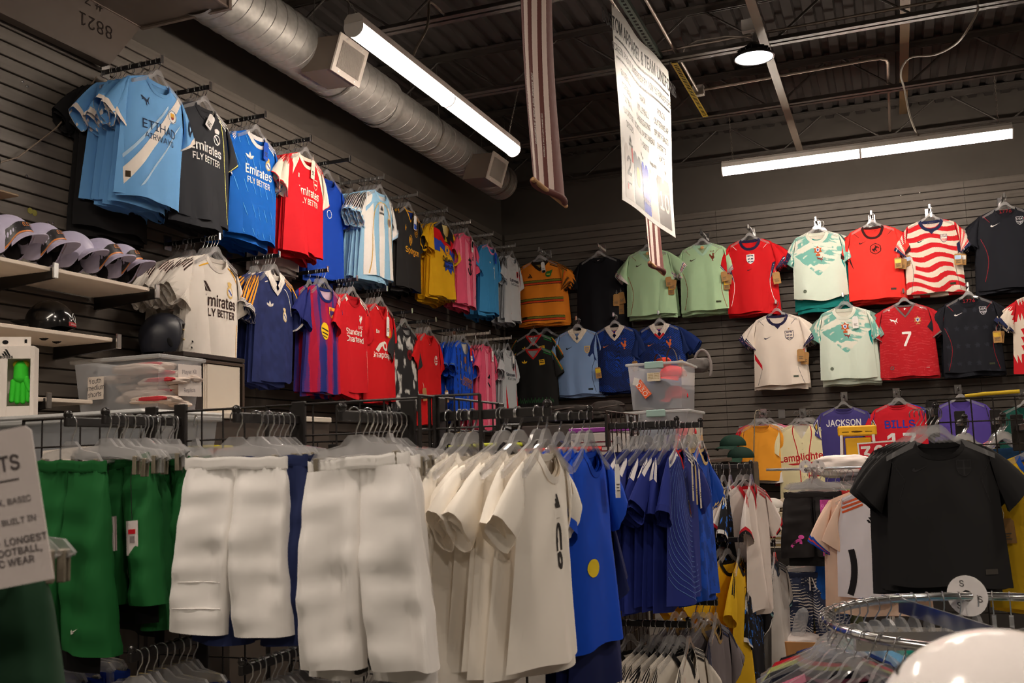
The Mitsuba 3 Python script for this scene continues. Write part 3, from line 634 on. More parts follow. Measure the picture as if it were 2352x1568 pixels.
        ty = (.006 + .030 * np.sqrt(np.clip(a, 0, 1)))
        wob = .006 * a * np.sin(3 * b + s.ph[2] + side) + .004 * a * np.sin(5 * b + s.ph[1])
        p = c + h * np.cos(b)[..., None] + top
        yy = ty * np.sin(b) + wob + s.sl_y[0 if side < 0 else 1] * a ** 1.5
        p = p + np.stack([0 * a, yy, 0 * a], -1)
        p[..., 1] = s.bend(np.minimum(p[..., 0], s.w), p[..., 2], p[..., 1])
        p[..., 0] *= side
        return p
    def sleeve(s, side, colfn, na=9, nb=20):
        a = np.linspace(0, 1, na); b = np.arange(nb) * 2 * PI / nb
        A, B = np.meshgrid(a, b, indexing='ij'); p = s.sleeve_pt(side, A, B).reshape(-1, 3)
        f = grid_faces(na, nb, True); v, f = tri((p, f if side > 0 else f[:, ::-1]))
        return v, f, colfn(A.ravel(), B.ravel(), side)
    def sleeve_patch(s, side, a0, a1, b0, b1, off=.0018, na=8, nb=3):
        A, B = np.meshgrid(np.linspace(a0, a1, na), np.linspace(b0, b1, nb), indexing='ij')
        p = s.sleeve_pt(side, A, B); e = 1e-3
        du, dv = s.sleeve_pt(side, A + e, B) - p, s.sleeve_pt(side, A, B + e) - p
        n = np.cross(du, dv); n /= np.linalg.norm(n, axis=-1, keepdims=True) + 1e-12
        c = s.sleeve_pt(side, A, B * 0 + PI / 2) * .5 + s.sleeve_pt(side, A, B * 0 - PI / 2) * .5
        n = np.where(((p - c) * n).sum(-1, keepdims=True) < 0, -n, n)
        p = p + n * off
        return tri((p.reshape(-1, 3), grid_faces(na, nb)))
    def band(s, cw=.018, off=.003, n=13):
        """neck band: front and back strips"""
        u = np.linspace(-1, 1, n); x = np.sin(u * PI / 2) * s.nw; ms = []
        for front in (True, False):
            z = s.ztop(x * .9999, front); q = np.stack([x, z], -1)
            t = np.gradient(q, axis=0); nn = np.stack([t[:, 1], -t[:, 0]], -1); nn /= np.linalg.norm(nn, axis=1, keepdims=True) + 1e-9
            nn = np.where(nn[:, 1:] > 0, -nn, nn)
            if front: nn[0], nn[-1] = [-1, -.35], [1, -.35]
            o = q + nn * cw; o[:, 1] = np.minimum(o[:, 1], s.ztop(o[:, 0], shoulder=True) - .001)
            i = q - nn * .001
            for a_, b_, fr, of in (((i, o, True, off),) if front else ((i, o, False, -off), (i, o, False, off))):
                P = np.vstack([s.at(a_[:, 0], np.minimum(a_[:, 1], s.z0 - .0005), of, fr), s.at(b_[:, 0], b_[:, 1], of, fr)])
                if front: P[:n, 1] += .004
                m = len(a_); ms.append(tri((P, np.array([[k, k + 1, m + k + 1, m + k] for k in range(m - 1)]))))
        return cat(*ms)
    def outline(s, inset=.004, z0=None, z1=None):
        xs = s.cols() * .9999; top = [(x * s.sx, float(s.ztop(np.array(x * s.sx)))) for x in xs]
        zz = np.linspace(s.zt, s.zh, 24); side = [(float(s.wz(z)), z) for z in zz]
        bot = [(x * (s.w + s.flare), float(s.zhem(np.array(x * s.w)))) for x in xs[::-1]]
        P = Polygon(top + side + bot + [(-x, z) for x, z in side[::-1]]).buffer(0).buffer(-inset)
        P = affinity.translate(P, 0, -s.z0)
        return P if z0 is None else P.intersection(sbox(-1, z0, 1, z1))
    def decal(s, vf, off=.0022, front=True, edge=.022):
        """2-D triangles in shirt coordinates (x, z below the neck point) laid on the cloth"""
        v, f = sub2(vf, edge) if edge else vf
        if not len(v): return None
        return s.at(v[:, 0], v[:, 1] + s.z0, off, front), f

def plain(c):
    c = np.asarray(c, float); return lambda *a: np.tile(c, (len(np.ravel(a[0])), 1))
def hanger_poly():
    xs = np.linspace(-1, 1, 25); top = np.interp(np.abs(xs), [0, .12, .25, .45, 1], [.05, .046, .008, -.012, -.072]); bot = np.interp(np.abs(xs), [0, .12, .3, 1], [.018, .012, -.024, -.092])
    P = Polygon(list(zip(xs * .2, top)) + list(zip(xs[::-1] * .2, bot[::-1])))
    return P
HANGER_BODY = prism(hanger_poly(), .012)
HANGER_BODY = (np.c_[HANGER_BODY[0][:, 0], HANGER_BODY[0][:, 2] - .006, HANGER_BODY[0][:, 1] + NECKZ + .012], HANGER_BODY[1])
_a = np.linspace(-.9, PI * .98, 9)
HANGER_HOOK = tube([(.021 * math.cos(t) , 0, .021 * math.sin(t) - .021 + .006) for t in _a[::-1]][::-1][:0] + [(-.021 * math.cos(t), 0, .021 * math.sin(t) - .021 + .004) for t in np.linspace(-.6, PI, 9)] + [(.0205, 0, -.035), (.008, 0, -.052), (0, 0, -.064), (0, 0, NECKZ + .055)], .0021, 5)
def frame(pos, face, roll=0.0):
    """garment frame in the world: pos of the hook, face = heading (radians) of the front, 0 = +x, -pi/2 = -y; roll tilts it in its own plane"""
    fy = np.array([math.cos(face), math.sin(face), 0]); ex = np.array([-fy[1], fy[0], 0])      # viewer's right when looking at the front
    c, n = math.cos(roll), math.sin(roll); M = np.eye(4)
    M[:3, 0] = ex * c + np.array([0, 0, n]); M[:3, 1] = fy; M[:3, 2] = np.array([0, 0, c]) - ex * n; M[:3, 3] = pos
    return M
def hanger(M, label, group, scale=1.0, plastic=True):
    h = thing('coat_hanger', label, 'hanger', group)
    S = np.diag([scale, 1, 1, 1.0])
    part(h, 'hook', HANGER_HOOK, 'chrome', smooth=True, M=M)
    part(h, 'body', HANGER_BODY, 'hanger_plastic', smooth=False, M=M @ S)
    return h
class Look:
    """colours of a garment: torso and sleeve colour functions, collar, prints"""
    def __init__(s, base, sleeve=None, collar=None, cw=.018, inner=None, torso=None, sleevefn=None, cuff=None, cuffw=.1, stripes=None, stripe_b=((.10, .24), (.38, .52), (.66, .80)), stripe_len=.8, prints=None, polo=None, tors=None, **shape):
        if isinstance(cuff, float): shape['cuff'] = cuff; cuff = None      # a plain number is the width of the sleeve's end
        s.__dict__.update(locals())
        b = np.asarray(base, float); sc = b if sleeve is None else np.asarray(sleeve, float)
        s.tf = torso or plain(b)
        def sf(a, bb, side):
            c = sleevefn(a, bb, side) if sleevefn else np.tile(sc, (len(a), 1))
            return c
        s.sf = sf
SHIRTS = {}
def make_shirt(name, look, M, label, catname='shirt', group=None, seed=0, detail=1, **over):
    kw = {**look.shape, **over}
    if detail == 0: kw.setdefault('nc', 14); kw.setdefault('nr', 10)
    sh = Shirt(seed=seed, **kw); t = thing(name, label, catname, group)
    def tf(x, z, front):
        c = np.asarray(look.tf(x, z - sh.z0, front), float)
        return c
    a, b = sh.torso(True, tf), sh.torso(False, (lambda x, z, fr: np.tile(np.asarray(look.inner if look.inner is not None else look.base, float), (len(x), 1))) if detail else tf)
    v, f = cat(a[:2], b[:2])
    part(t, 'body', (v, f), 'fabric', np.vstack([a[2], b[2]]), M=M)
    hi = dict(na=12, nb=32) if (detail and look.sleevefn) else dict(na=7, nb=18) if detail else dict(na=5, nb=12)
    for sd in (-1, 1):
        v, f, c = sh.sleeve(sd, look.sf, **hi); part(t, 'sleeve', (v, f), 'fabric', c, M=M)
        if look.cuff is not None:
            cf = look.cuff if isinstance(look.cuff, list) else [(1 - look.cuffw, 1.0, look.cuff)]
            for a0, a1, c in cf: part(t, 'cuff', sh.sleeve_patch(sd, a0, a1 + .004, 0, 2 * PI, na=2, nb=18 if detail else 12), 'fabric', c, M=M)
        if look.stripes is not None:
            ms = []
            for b0, b1 in look.stripe_b:
                ms.append(sh.sleeve_patch(sd, .0, look.stripe_len, b0, b1, na=6, nb=2))
            for d0 in (.004, .024, .044):       # along the shoulder, in front of its seam
                xs = np.linspace(sh.nw + .02 + d0 * .3, sh.sx, 6); zz = sh.ztop(xs, shoulder=True)
                P = np.vstack([sh.at(xs, zz - d0, .0025), sh.at(xs, zz - d0 - .011, .0025)])
                ms.append(tri((P, np.array([[k, k + 1, 7 + k, 6 + k] for k in range(5)]))))
            part(t, 'shoulder_stripes', cat(*ms), 'fabric', look.stripes, smooth=False, M=M)
    if look.collar is not None: part(t, 'collar', sh.band(look.cw), 'fabric', look.collar, M=M)
    if look.polo is not None:
        for sd in (-1, 1):
            P = Polygon([(sd * .052, .012), (sd * .094, -.006), (sd * .088, -.06), (sd * .03, -.125), (sd * .006, -.085), (sd * .045, -.03)])
            m = sh.decal(flat(P, .02), .009, edge=None); part(t, 'collar_flap', m, 'fabric', look.polo, smooth=False, M=M)
        part(t, 'collar_stand', sh.band(.03, .006), 'fabric', look.polo, M=M)
    if detail and look.prints:
        for pname, vf, col, *o in look.prints:
            if callable(vf): vf = vf(sh)
            m = sh.decal(vf, *(o or [.0022])); 
            if m is not None: part(t, pname, m, 'fabric', col, smooth=False, M=M)
    return t, sh
def face_out(name, look, pos, face, n, label_front, label_rest, group, hang_label, gap=.026, seed=0, lean=0.0, rest_look=None, wob=.05, roll=0.0, hangers=True, catname='shirt', first=0.0, **over):
    """n garments on a straight arm: pos = hook point of the front one, face = heading of the fronts; the others follow behind it"""
    r = np.random.default_rng(seed + 5); d = np.array([math.cos(face), math.sin(face), 0])
    out = None
    for i in range(n):
        p = np.asarray(pos, float) - d * gap * i * (1 + .25 * r.uniform(-1, 1)) + [0, 0, 0]
        M = frame(p, face + lean + (wob * r.uniform(-1, 1) if i else 0) + (0 if i == 0 else first), roll + (.02 * r.uniform(-1, 1) if i else 0))
        lk = look if i == 0 or rest_look is None else rest_look
        ov = dict(over)
        if i: ov.update(droop=over.get('droop', lk.shape.get('droop', 50)) + r.uniform(-12, 14), L=over.get('L', lk.shape.get('L', .72)) + r.uniform(-.005, .045))
        o = make_shirt(name, lk, M, label_front if i == 0 else label_rest, catname, None if i == 0 else group, seed * 31 + i, 1 if i == 0 else 0, **ov)
        if i == 0: out = (M, o[1])
        if hangers: hanger(M, hang_label, 'clear hangers: ' + hang_label)
    return out
# ================================================================ BUILDERS FOR THE OTHER GOODS
class Shorts:
    """local frame: hangs from a clip hanger; origin at the hook, waist at z = WZ"""
    WZ = -.165
    def __init__(s, seed=0, ww=.36, wb=.46, L=.50, crotch=.26, thick=.05, fold=.012, squeeze=0.0):
        s.__dict__.update(locals()); r = np.random.default_rng(seed + 71); s.ph = r.uniform(0, 6.28, 8); s.k = r.uniform(16, 34, 4)
    def leg(s, side, a, b):
        """a 0 waist .. 1 hem; b angle, 0 = outer seam"""
        a, b = np.asarray(a, float), np.asarray(b, float)
        w = (s.ww + (s.wb - s.ww) * np.minimum(a * 1.5, 1)) / 2
        gap = np.maximum(a * s.L - s.crotch, 0) * .07
        z = s.WZ - a * s.L
        cx = gap + w / 2; e = np.sign(np.cos(b)) * np.abs(np.cos(b)) ** .55; f = np.sign(np.sin(b)) * np.abs(np.sin(b)) ** .8
        T = s.thick * (.35 + .65 * np.minimum(a * 2.5, 1))
        x = cx + e * w / 2; y = f * T
        x = x * (1 - .06 * np.exp(-(a / .06) ** 2))
        F = s.fold * (np.sin(s.k[0] * x * side + s.ph[0] + 3 * a) + .7 * np.sin(s.k[1] * x * side + s.ph[1] - 4 * a) + .5 * np.sin(s.k[2] * 1.7 * x + s.ph[2] + side)) * (.25 + .75 * np.minimum(a * 2, 1))
        G = .0035 * np.sin(150 * x + s.ph[3]) * np.exp(-(a / .09) ** 2)          # gathers under the waistband
        W = .003 * np.sin(26 * a + 9 * x + s.ph[4]) + .002 * np.sin(41 * a - 14 * x + s.ph[5])
        y = y + (F + G + W) * np.abs(np.sin(b)) ** .5 + .05 * s.squeeze * np.sin(7 * x + s.ph[6])
        return np.stack([x * side, y, z + .006 * np.sin(9 * x + s.ph[7]) * a], -1)
    def legmesh(s, side, na=26, nb=40):
        A, B = np.meshgrid(np.linspace(0, 1, na), np.arange(nb) * 2 * PI / nb, indexing='ij')
        f = grid_faces(na, nb, True); return tri((s.leg(side, A, B).reshape(-1, 3), f if side > 0 else f[:, ::-1]))
    def band(s, h=.035, n=96):
        a = np.arange(n) * 2 * PI / n; rows = []
        for z, o in ((.0, .0), (h * .25, .003), (h * .5, .001), (h * .75, .003), (h, 0)):
            x = np.cos(a); x = np.sign(x) * np.abs(x) ** .7 * s.ww / 2 * .985; y = np.sin(a) * (s.thick * .42 + o) + .0022 * np.sin(a * 47) + .05 * s.squeeze * np.sin(7 * x + s.ph[6])
            rows.append(np.stack([x, y, s.WZ - .004 + z + .002 * np.sin(a * 9)], -1))
        v = np.vstack(rows); return tri((v, grid_faces(5, n, True)))
    def front(s, x, z, off=.003):
        """points on the front of the cloth at x (signed) and z below the waist"""
        x, z = np.asarray(x, float), np.asarray(z, float); A = -z / s.L; bb = np.linspace(.05, PI - .05, 80); out = []
        for xi, ai in zip(x, A):
            sd = 1 if xi >= 0 else -1; P = s.leg(sd, np.full(80, ai), bb); k = np.argmin(np.abs(P[:, 0] - xi)); out.append([xi, P[k, 1] + off, s.WZ + ai * -s.L])
        return np.array(out)
def clip_hanger(M, label, group, w=.30, metal=True, clips=True):
    t = thing('clip_hanger', label, 'hanger', group)
    a = np.linspace(-.6, PI, 9)
    part(t, 'hook', tube([(-.021 * math.cos(q), 0, .021 * math.sin(q) - .017) for q in a] + [(.0205, 0, -.035), (.006, 0, -.06), (0, 0, -.085)], .0022, 5), 'chrome', M=M)
    P = Polygon([(-w / 2, -.135), (-w / 2 + .02, -.112), (-.05, -.10), (-.02, -.075), (.02, -.075), (.05, -.10), (w / 2 - .02, -.112), (w / 2, -.135), (w / 2 - .01, -.142), (.04, -.128), (-.04, -.128), (-w / 2 + .01, -.142)])
    v, f = prism(P.buffer(.001), .011); part(t, 'plastic_bar', (np.c_[v[:, 0], v[:, 2] - .0055, v[:, 1]], f[:, ::-1]), 'hanger_plastic', smooth=False, M=M)
    part(t, 'rod', tube([(-w / 2, 0, -.138), (w / 2, 0, -.138)], .0022, 5), 'chrome', M=M)
    if clips:
        for sd in (-1, 1):
            x = sd * (w / 2 - .02)
            part(t, 'clip', cat(rbx(x - .008, x + .008, .006, .011, -.185, -.128, .002), rbx(x - .008, x + .008, -.011, -.006, -.185, -.128, .002), rbx(x - .008, x + .008, -.011, .011, -.136, -.128, .002)), 'satin' if metal else 'hanger_plastic', sr(120, 112, 98) if metal else None, smooth=False, M=M)
    return t
def shorts(M, col, label, seed=0, group=None, mark=None, hang='clear clip hanger', wrinkle=.012, lining=None, name='shorts', **kw):
    s = Shorts(seed=seed, fold=wrinkle, **kw); t = thing(name, label, 'shorts', group)
    for sd in (-1, 1): part(t, 'leg', s.legmesh(sd), 'fabric', col, M=M)
    part(t, 'waistband', s.band(), 'fabric', col, M=M)
    if lining is not None:
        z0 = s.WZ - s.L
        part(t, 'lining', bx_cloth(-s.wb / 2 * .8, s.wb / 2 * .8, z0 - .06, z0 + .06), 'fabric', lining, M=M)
    if mark is not None:
        (vf, c) = mark; v, f = sub2(vf, .012); part(t, 'mark', (s.front(v[:, 0], v[:, 1]), f), 'fabric', c, smooth=False, M=M)
    return t, s
def bx_cloth(x0, x1, z0, z1):
    X, Z = np.meshgrid(np.linspace(x0, x1, 12), np.linspace(z0, z1, 4)); Y = .012 * np.sin(X * 24)
    return tri((np.stack([X, Y, Z], -1).reshape(-1, 3), grid_faces(4, 12)))
WIRE = sr(30, 26, 24)
def grid_panel(o, ex, w, z0, z1, label, color=WIRE, nv=8, nz=None):
    """wire grid panel standing at o, running along ex"""
    t = thing('grid_panel', label, 'wire grid'); o = np.asarray(o, float); ex = np.asarray(ex, float); n = np.array([-ex[1], ex[0], 0])
    for k in range(nv):
        p = o + ex * w * k / (nv - 1); r = .006 if k in (0, nv - 1) else .0032
        part(t, 'upright_wire', tube([p + [0, 0, z0], p + [0, 0, z1]], r, 5), 'satin', color)
    m = nz or int((z1 - z0) / .0762 / 1.34) + 1
    for k in range(m):
        z = z1 - k * .102; 
        if z < z0: break
        part(t, 'cross_wire', tube([o + n * .004 + [0, 0, z], o + n * .004 + ex * w + [0, 0, z]], .0032 if k else .0045, 5), 'satin', color)
    return t
def rack_arm(p, d, L, label, color=sr(26, 23, 22)):
    d = np.asarray(d, float); t = thing('rack_hook', label, 'display arm'); M = np.eye(4); M[:3, 0] = d; M[:3, 1] = [-d[1], d[0], 0]; M[:3, 3] = p
    part(t, 'bracket', rbx(-.012, .004, -.025, .025, -.115, .045, .003), 'satin', color, smooth=False, M=M)
    part(t, 'bar', rbx(0, L, -.008, .008, -.030, 0, .003), 'satin', color, smooth=False, M=M)
    part(t, 'ball', moved((trimesh.creation.icosphere(2, .014).vertices, trimesh.creation.icosphere(2, .014).faces), mat4((L - .012, 0, .008))), 'gloss', color, M=M)
    return t
def empty_hooks(p, d, n, gap, face, label, group, drop=.11, seed=0, plastic=True):
    """empty or bunched hangers seen mostly as wire hooks"""
    r = np.random.default_rng(seed); d = np.asarray(d, float)
    for i in range(n):
        M = frame(np.asarray(p, float) + d * gap * (i + .3 * r.uniform(-1, 1)), face + .25 * r.uniform(-1, 1))
        hanger(M, label, group)
def tub(x0, x1, y0, y1, z0, z1, label, handle=None, lid=False, taper=.03, latch=sr(150, 180, 172)):
    """translucent storage tub: double rim, ribs, clip handles"""
    t = thing('storage_tub', label, 'storage box')
    c = taper; b = np.array([(x0 + c, y0 + c), (x1 - c, y0 + c), (x1 - c, y1 - c), (x0 + c, y1 - c)]); q = np.array([(x0, y0), (x1, y0), (x1, y1), (x0, y1)])
    v = np.vstack([np.c_[b, [z0] * 4], np.c_[q, [z1] * 4]]); f = np.array([[0, 1, 5, 4], [1, 2, 6, 5], [2, 3, 7, 6], [3, 0, 4, 7], [0, 3, 2, 1]])
    part(t, 'shell', (v, f), 'tub_plastic', smooth=False)
    R = sr(176, 180, 184); e = .018
    for nm, a in (('rim', (x0 - e, x1 + e, y0 - e, y0)), ('rim', (x0 - e, x1 + e, y1, y1 + e)), ('rim', (x0 - e, x0, y0, y1)), ('rim', (x1, x1 + e, y0, y1))):
        part(t, nm, rbx(a[0], a[1], a[2], a[3], z1 - .022, z1, .005), 'tub_rim', smooth=False)
    if lid: part(t, 'lid', cat(rbx(x0 - e, x1 + e, y0 - e, y1 + e, z1, z1 + .014, .006), rbx(x0 + .03, x1 - .03, y0 + .03, y1 - .03, z1 + .012, z1 + .022, .006)), 'tub_rim', smooth=False)
    if handle:
        xm = (x0 + x1) / 2
        part(t, 'latch', rbx(xm - .075, xm + .075, y0 - e - .012, y0 - e + .004, z1 - .05, z1 + .006, .006), 'satin', latch, smooth=False)
        for x in (xm - .13, xm - .17): part(t, 'rib', rbx(x - .004, x + .004, y0 - .012, y0, z1 - .055, z1 - .02, .002), 'tub_rim', smooth=False)
    return t
scene['tub_rim'] = {'type': 'blendbsdf', 'weight': 0.55, 'a': {'type': 'thindielectric', 'int_ior': 1.4}, 'b': {'type': 'twosided', 'bsdf': {'type': 'principled', 'base_color': {'type': 'rgb', 'value': [0.62, 0.63, 0.63]}, 'roughness': 0.3, 'specular': 0.5}}}
def helmet(M, label, shell, pad=sr(24, 22, 24), brim=True, band=None, name='batting_helmet', rx=.100, ry=.122, rz=.125, ears=1.0, mat='satin', liner=None, seed=0, openface=False):
    """front is +y locally; z up; rests on z = 0 with its ear flaps"""
    t = thing(name, label, 'helmet'); zc = .115 if ears > .5 else .055
    nphi, nth = 64, 26; ph = np.arange(nphi) * 2 * PI / nphi
    front, sidec = np.cos(ph - PI / 2), np.abs(np.sin(ph - PI / 2))
    tm = 1.62 + .10 * (front < 0) * np.abs(front) + (.62 * ears) * np.exp(-((sidec - 1) / .16) ** 2) - .32 * np.clip(front, 0, 1) ** 2
    if openface: tm = np.where(front > .45, 1.02, 2.35 - .25 * np.clip(front, 0, 1))
    for k in range(2): tm = (np.roll(tm, 1) + tm * 2 + np.roll(tm, -1)) / 4
    def surf(th, p, o=0.0):
        s_, c_ = np.sin(th), np.cos(th); e = 1 + .06 * np.sin(th) ** 2 * np.cos(2 * p) * 0
        zz = np.where(th > PI / 2, (rz + o) * c_ * 1.05, (rz + o) * c_); k = np.where(th > PI / 2, 1 - .22 * (th - PI / 2) ** 2, s_)
        return np.stack([(rx + o) * k * np.cos(p) * e, (ry + o) * k * np.sin(p) * e, zc + zz], -1)
    TH = np.linspace(0.001, 1, nth)[:, None] * tm[None]; PH = np.tile(ph, (nth, 1))
    outer = surf(TH, PH).reshape(-1, 3); inner = surf(TH, PH, -.009).reshape(-1, 3); F = grid_faces(nth, nphi, True)
    k = np.arange(nphi); k2 = (k + 1) % nphi; e0 = (nth - 1) * nphi; n1 = len(outer)
    lip = np.stack([e0 + k, e0 + k2, n1 + e0 + k2, n1 + e0 + k], 1)
    part(t, 'shell', cat((outer, F[:, ::-1]), (np.vstack([outer, inner]), lip[:, ::-1])), mat, shell, M=M, smooth=40)
    part(t, 'liner', (inner, F), 'fabric', pad if liner is None else liner, M=M)
    if brim:
        q = np.linspace(PI / 2 - 1.02, PI / 2 + 1.02, 22); tb = np.interp(q, ph, tm); base = surf(tb, q, .001); u = (q - PI / 2) / 1.02
        ext = .070 * np.sqrt(np.clip(1 - u ** 2, 0, 1)); rows = []
        for w in (0, .35, .7, 1.0):
            rows.append(base + np.stack([np.cos(q) * ext * w * .55, np.sin(q) * ext * w + 0 * q, -.012 * w - .10 * ext * w ** 2 * (1 + 0 * q) + .012 * (1 - u ** 2) * w], -1))
        v = np.vstack(rows); f = grid_faces(4, 22); lo = v - [0, 0, .006]
        part(t, 'brim', cat((v, f), (lo, f[:, ::-1]), (np.vstack([v[-22:], lo[-22:]]), np.array([[i, i + 1, 23 + i, 22 + i] for i in range(21)]))), mat, shell, M=M, smooth=40)
    if band:
        q = np.linspace(PI / 2 - 1.25, PI / 2 + 1.25, 26); tb = np.interp(q, ph, tm)
        for nm, a, b, c, of in (('front_panel', .62, .93, band[0], .003), ('trim_line', .93, .975, band[1], .004)):
            v = np.vstack([surf(tb * a, q, of), surf(tb * b, q, of)]); part(t, nm, tri((v, np.array([[i, 26 + i, 27 + i, i + 1] for i in range(25)]))), 'satin', c, M=M)
        if len(band) > 2:
            v, f = sub2(xf2(text(band[2], .022, True), (0, 0), (1.1, 1)), .01); an = PI / 2 - v[:, 0] / ry; th = np.interp(an, ph, tm) * .80 - v[:, 1] / rz
            part(t, 'lettering', (surf(th, an, .005), f), 'satin', band[1], M=M, smooth=False)
    ico = trimesh.creation.icosphere(2, 1.0); iv, if_ = np.asarray(ico.vertices), np.asarray(ico.faces)
    for sx in (-1, 1):
        part(t, 'ear_pad', (iv * [.022, .036, .042] + [sx * (rx - .030), -.005, zc - .045], if_), 'fabric', pad * 1.6, M=M)
        part(t, 'jaw_pad', (iv * [.022, .030, .030] + [sx * (rx - .036), .045, zc + .02], if_), 'fabric', pad * 1.2, M=M)
    part(t, 'crown_pad', (iv * [.05, .06, .018] + [0, 0, zc + rz - .035], if_), 'fabric', pad * 1.2, M=M)
    return t, surf, tm
# ================================================================ LEFT WALL: jerseys on straight arms
ARM_COUNT = [0]
def wall_arm(p, direction, L, label, color=BLACK, plate=True, mat='satin', group=None):
    """faceout: plate on the boards, flat bar, upturned end; p on the wall, bar top = hook height"""
    d = np.asarray(direction, float); s = np.array([-d[1], d[0], 0]); p = np.asarray(p, float); u = np.array([0, 0, 1.0])
    t = thing('display_hook', label, 'display arm', group)
    M = np.eye(4); M[:3, 0], M[:3, 1], M[:3, 2], M[:3, 3] = d, s, u, p
    if plate: part(t, 'plate', rbx(.0, .006, -.034, .034, -.052, .040, .002), 'chrome', smooth=False, M=M)
    part(t, 'bar', rbx(.004, L, -.0065, .0065, -.026, 0, .002), mat, color, smooth=False, M=M)
    part(t, 'end_stop', rbx(L - .002, L + .007, -.010, .010, -.028, .017, .002), 'chrome', smooth=False, M=M)
    return t
def left_stack(i, y, z, name_look, n, front, rest, a=.36, arm=True, armL=.40, first=.10, gap=.028, color=BLACK, armlabel=None, seed=0, **over):
    ord_ = armlabel
    if arm: wall_arm((XL, y, z), (1, 0, 0), armL, armlabel, color)
    return face_out('jersey', name_look, (XL + a, y, z), 0.0, n, front, rest, rest, 'clear hanger with %s' % rest, gap=gap, seed=seed or i * 7 + 3, first=first, **over)
UZ, LZ = 3.875, 2.955
# --- upper row -----------------------------------------------------------------------------------------------
B_ = sr(104, 160, 214)
city = Look(B_, collar=B_ * .92, cuff=sr(225, 215, 205), cuffw=.12, inner=B_ * .8, fold=.016, curl=.05, sl=.26, prints=[
    ('sash', lambda sh: flat(sh.outline().intersection(Polygon([(-.27, -.60), (-.27, -.70), (.235, -.035), (.19, -.02)])), .03), sr(228, 220, 212)),
    ('sash_trail', lambda sh: flat(sh.outline().intersection(unary_union([Polygon([(-.27, -.52), (-.27, -.545), (.07, -.15), (.07, -.13)]), Polygon([(-.16, -.66), (-.13, -.64), (.20, -.20), (.16, -.24)])])), .03), sr(168, 196, 222)),
    ('logo', cat_leap(-.115, -.155, .065), sr(28, 44, 70)), ('lettering', txt('ETIHAD', .052, .0, -.315, False, 1.02), sr(30, 48, 74), .0034), ('lettering', txt('AIRWAYS', .032, -.005, -.368, False, 1.15), sr(30, 48, 74), .0034),
    ('crest', P2(disc_poly(.040), (.105, -.185)), WHITE, .0034), ('crest_ring', ring(.105, -.185, .033, .037), sr(60, 90, 130), .0042), ('crest_shield', shield(.105, -.185, .034, .040), sr(214, 164, 60), .0042), ('crest_sea', shield(.105, -.196, .022, .018), sr(150, 60, 60), .005), ('hem_label', rect(-.235, -.21, -.62, -.585), sr(60, 48, 30), .004)])
M, sh = left_stack(1, 4.385, UZ, city, 8, 'sky blue jersey with a white diagonal sash and dark lettering, front of its stack', 'sky blue jersey with white cuffs hanging behind the sashed front one', a=.385, armL=.41, armlabel='black arm holding the sky blue jerseys near the square duct', gap=.033, first=.16)
part('jersey', 'sleeve_patch', sh.sleeve_patch(1, .45, .72, .75, 1.45, .004), 'fabric', sr(22, 36, 58), M=M)
part('jersey', 'sleeve_patch', sh.sleeve_patch(1, .53, .64, .95, 1.2, .006), 'fabric', sr(150, 190, 225), M=M)
darktee = Look(sr(24, 23, 24))
face_out('jersey', darktee, (XL + .10, 4.385, UZ), 0.0, 3, 'black shirt between the sky blue jerseys and the boards', 'black shirt deep on the arm of the sky blue jerseys', 'black shirts behind the sky blue jerseys', 'clear hanger with a black shirt by the boards', gap=.03, seed=91, L=.86, w=.27)
TH = sr(40, 42, 48); YEL = sr(214, 206, 120)
third = Look(TH, collar=TH * .8, stripes=WHITE, stripe_len=.22, cuff=[(.93, .96, YEL)], inner=TH, prints=[('side_piping', curve([(.13, -.02), (.155, -.14), (.20, -.20), (.17, -.42), (.215, -.70)], .007), YEL)] + [('crest_ring', ring(.10, -.19, .026, .033), WHITE), ('crest_sash', line([(.08, -.17), (.12, -.21)], .01), WHITE), ('crest_crown', poly((.08, -.15), (.075, -.128), (.10, -.118), (.125, -.128), (.12, -.15)), WHITE)] + FLYTXT(WHITE, 0, -.30))
M, sh = left_stack(2, 4.83, UZ, third, 7, 'charcoal jersey with yellow piping and white lettering, front of its stack', 'charcoal jersey behind the one with yellow piping', armlabel='black arm holding the charcoal jerseys')
tag(sh, M, .03, -.06, 'white price tag at the neck of the charcoal jersey', rot=-.5, h=.10, w=.055)
AZ = sr(10, 96, 190); AZL = sr(70, 150, 220)
azul = Look(AZ, collar=WHITE, cw=.024, stripes=WHITE, stripe_len=.2, cuff=[(.88, .97, WHITE)], inner=AZ * .8, fold=.02, prints=[('diagonal_lines', lambda sh: flat(sh.outline(.01).intersection(unary_union([Polygon([(-.30 + k * .075, .0 - 0), (-.294 + k * .075, 0), (.0 + k * .075, -.74), (-.006 + k * .075, -.74)]) for k in range(-3, 8)]).difference(unary_union([sbox(-.5, -.03 - .16 * j, .5, .05 - .16 * j) for j in range(6)])))), AZL)] + [('logo', trefoil(-.10, -.185, .06), WHITE)] + FLYTXT(WHITE, 0, -.30) + crest_round(.105, -.19, .085, sr(214, 170, 90), WHITE, sr(70, 80, 150)))
M, sh = left_stack(3, 5.40, UZ, azul, 9, 'bright blue jersey with white collar and stripes, front of its stack', 'bright blue jersey behind the one with the white collar', a=.33, armlabel='black arm holding the bright blue jerseys')
tag(sh, M, .062, -.05, 'blue price tag at the neck of the bright blue jersey', col=sr(40, 84, 190), rot=-.08, h=.12, w=.05)
part([k for k in labels if labels[k].get('label', '').startswith('bright blue jersey with white collar')][0], 'sleeve_patch', sh.sleeve_patch(1, .42, .80, .9, 1.7, .004), 'fabric', sr(190, 215, 235), M=M)
AR = sr(214, 22, 36); OFF = sr(232, 222, 205)
def arsleeve(a, b, side): return np.tile(OFF, (len(a), 1))
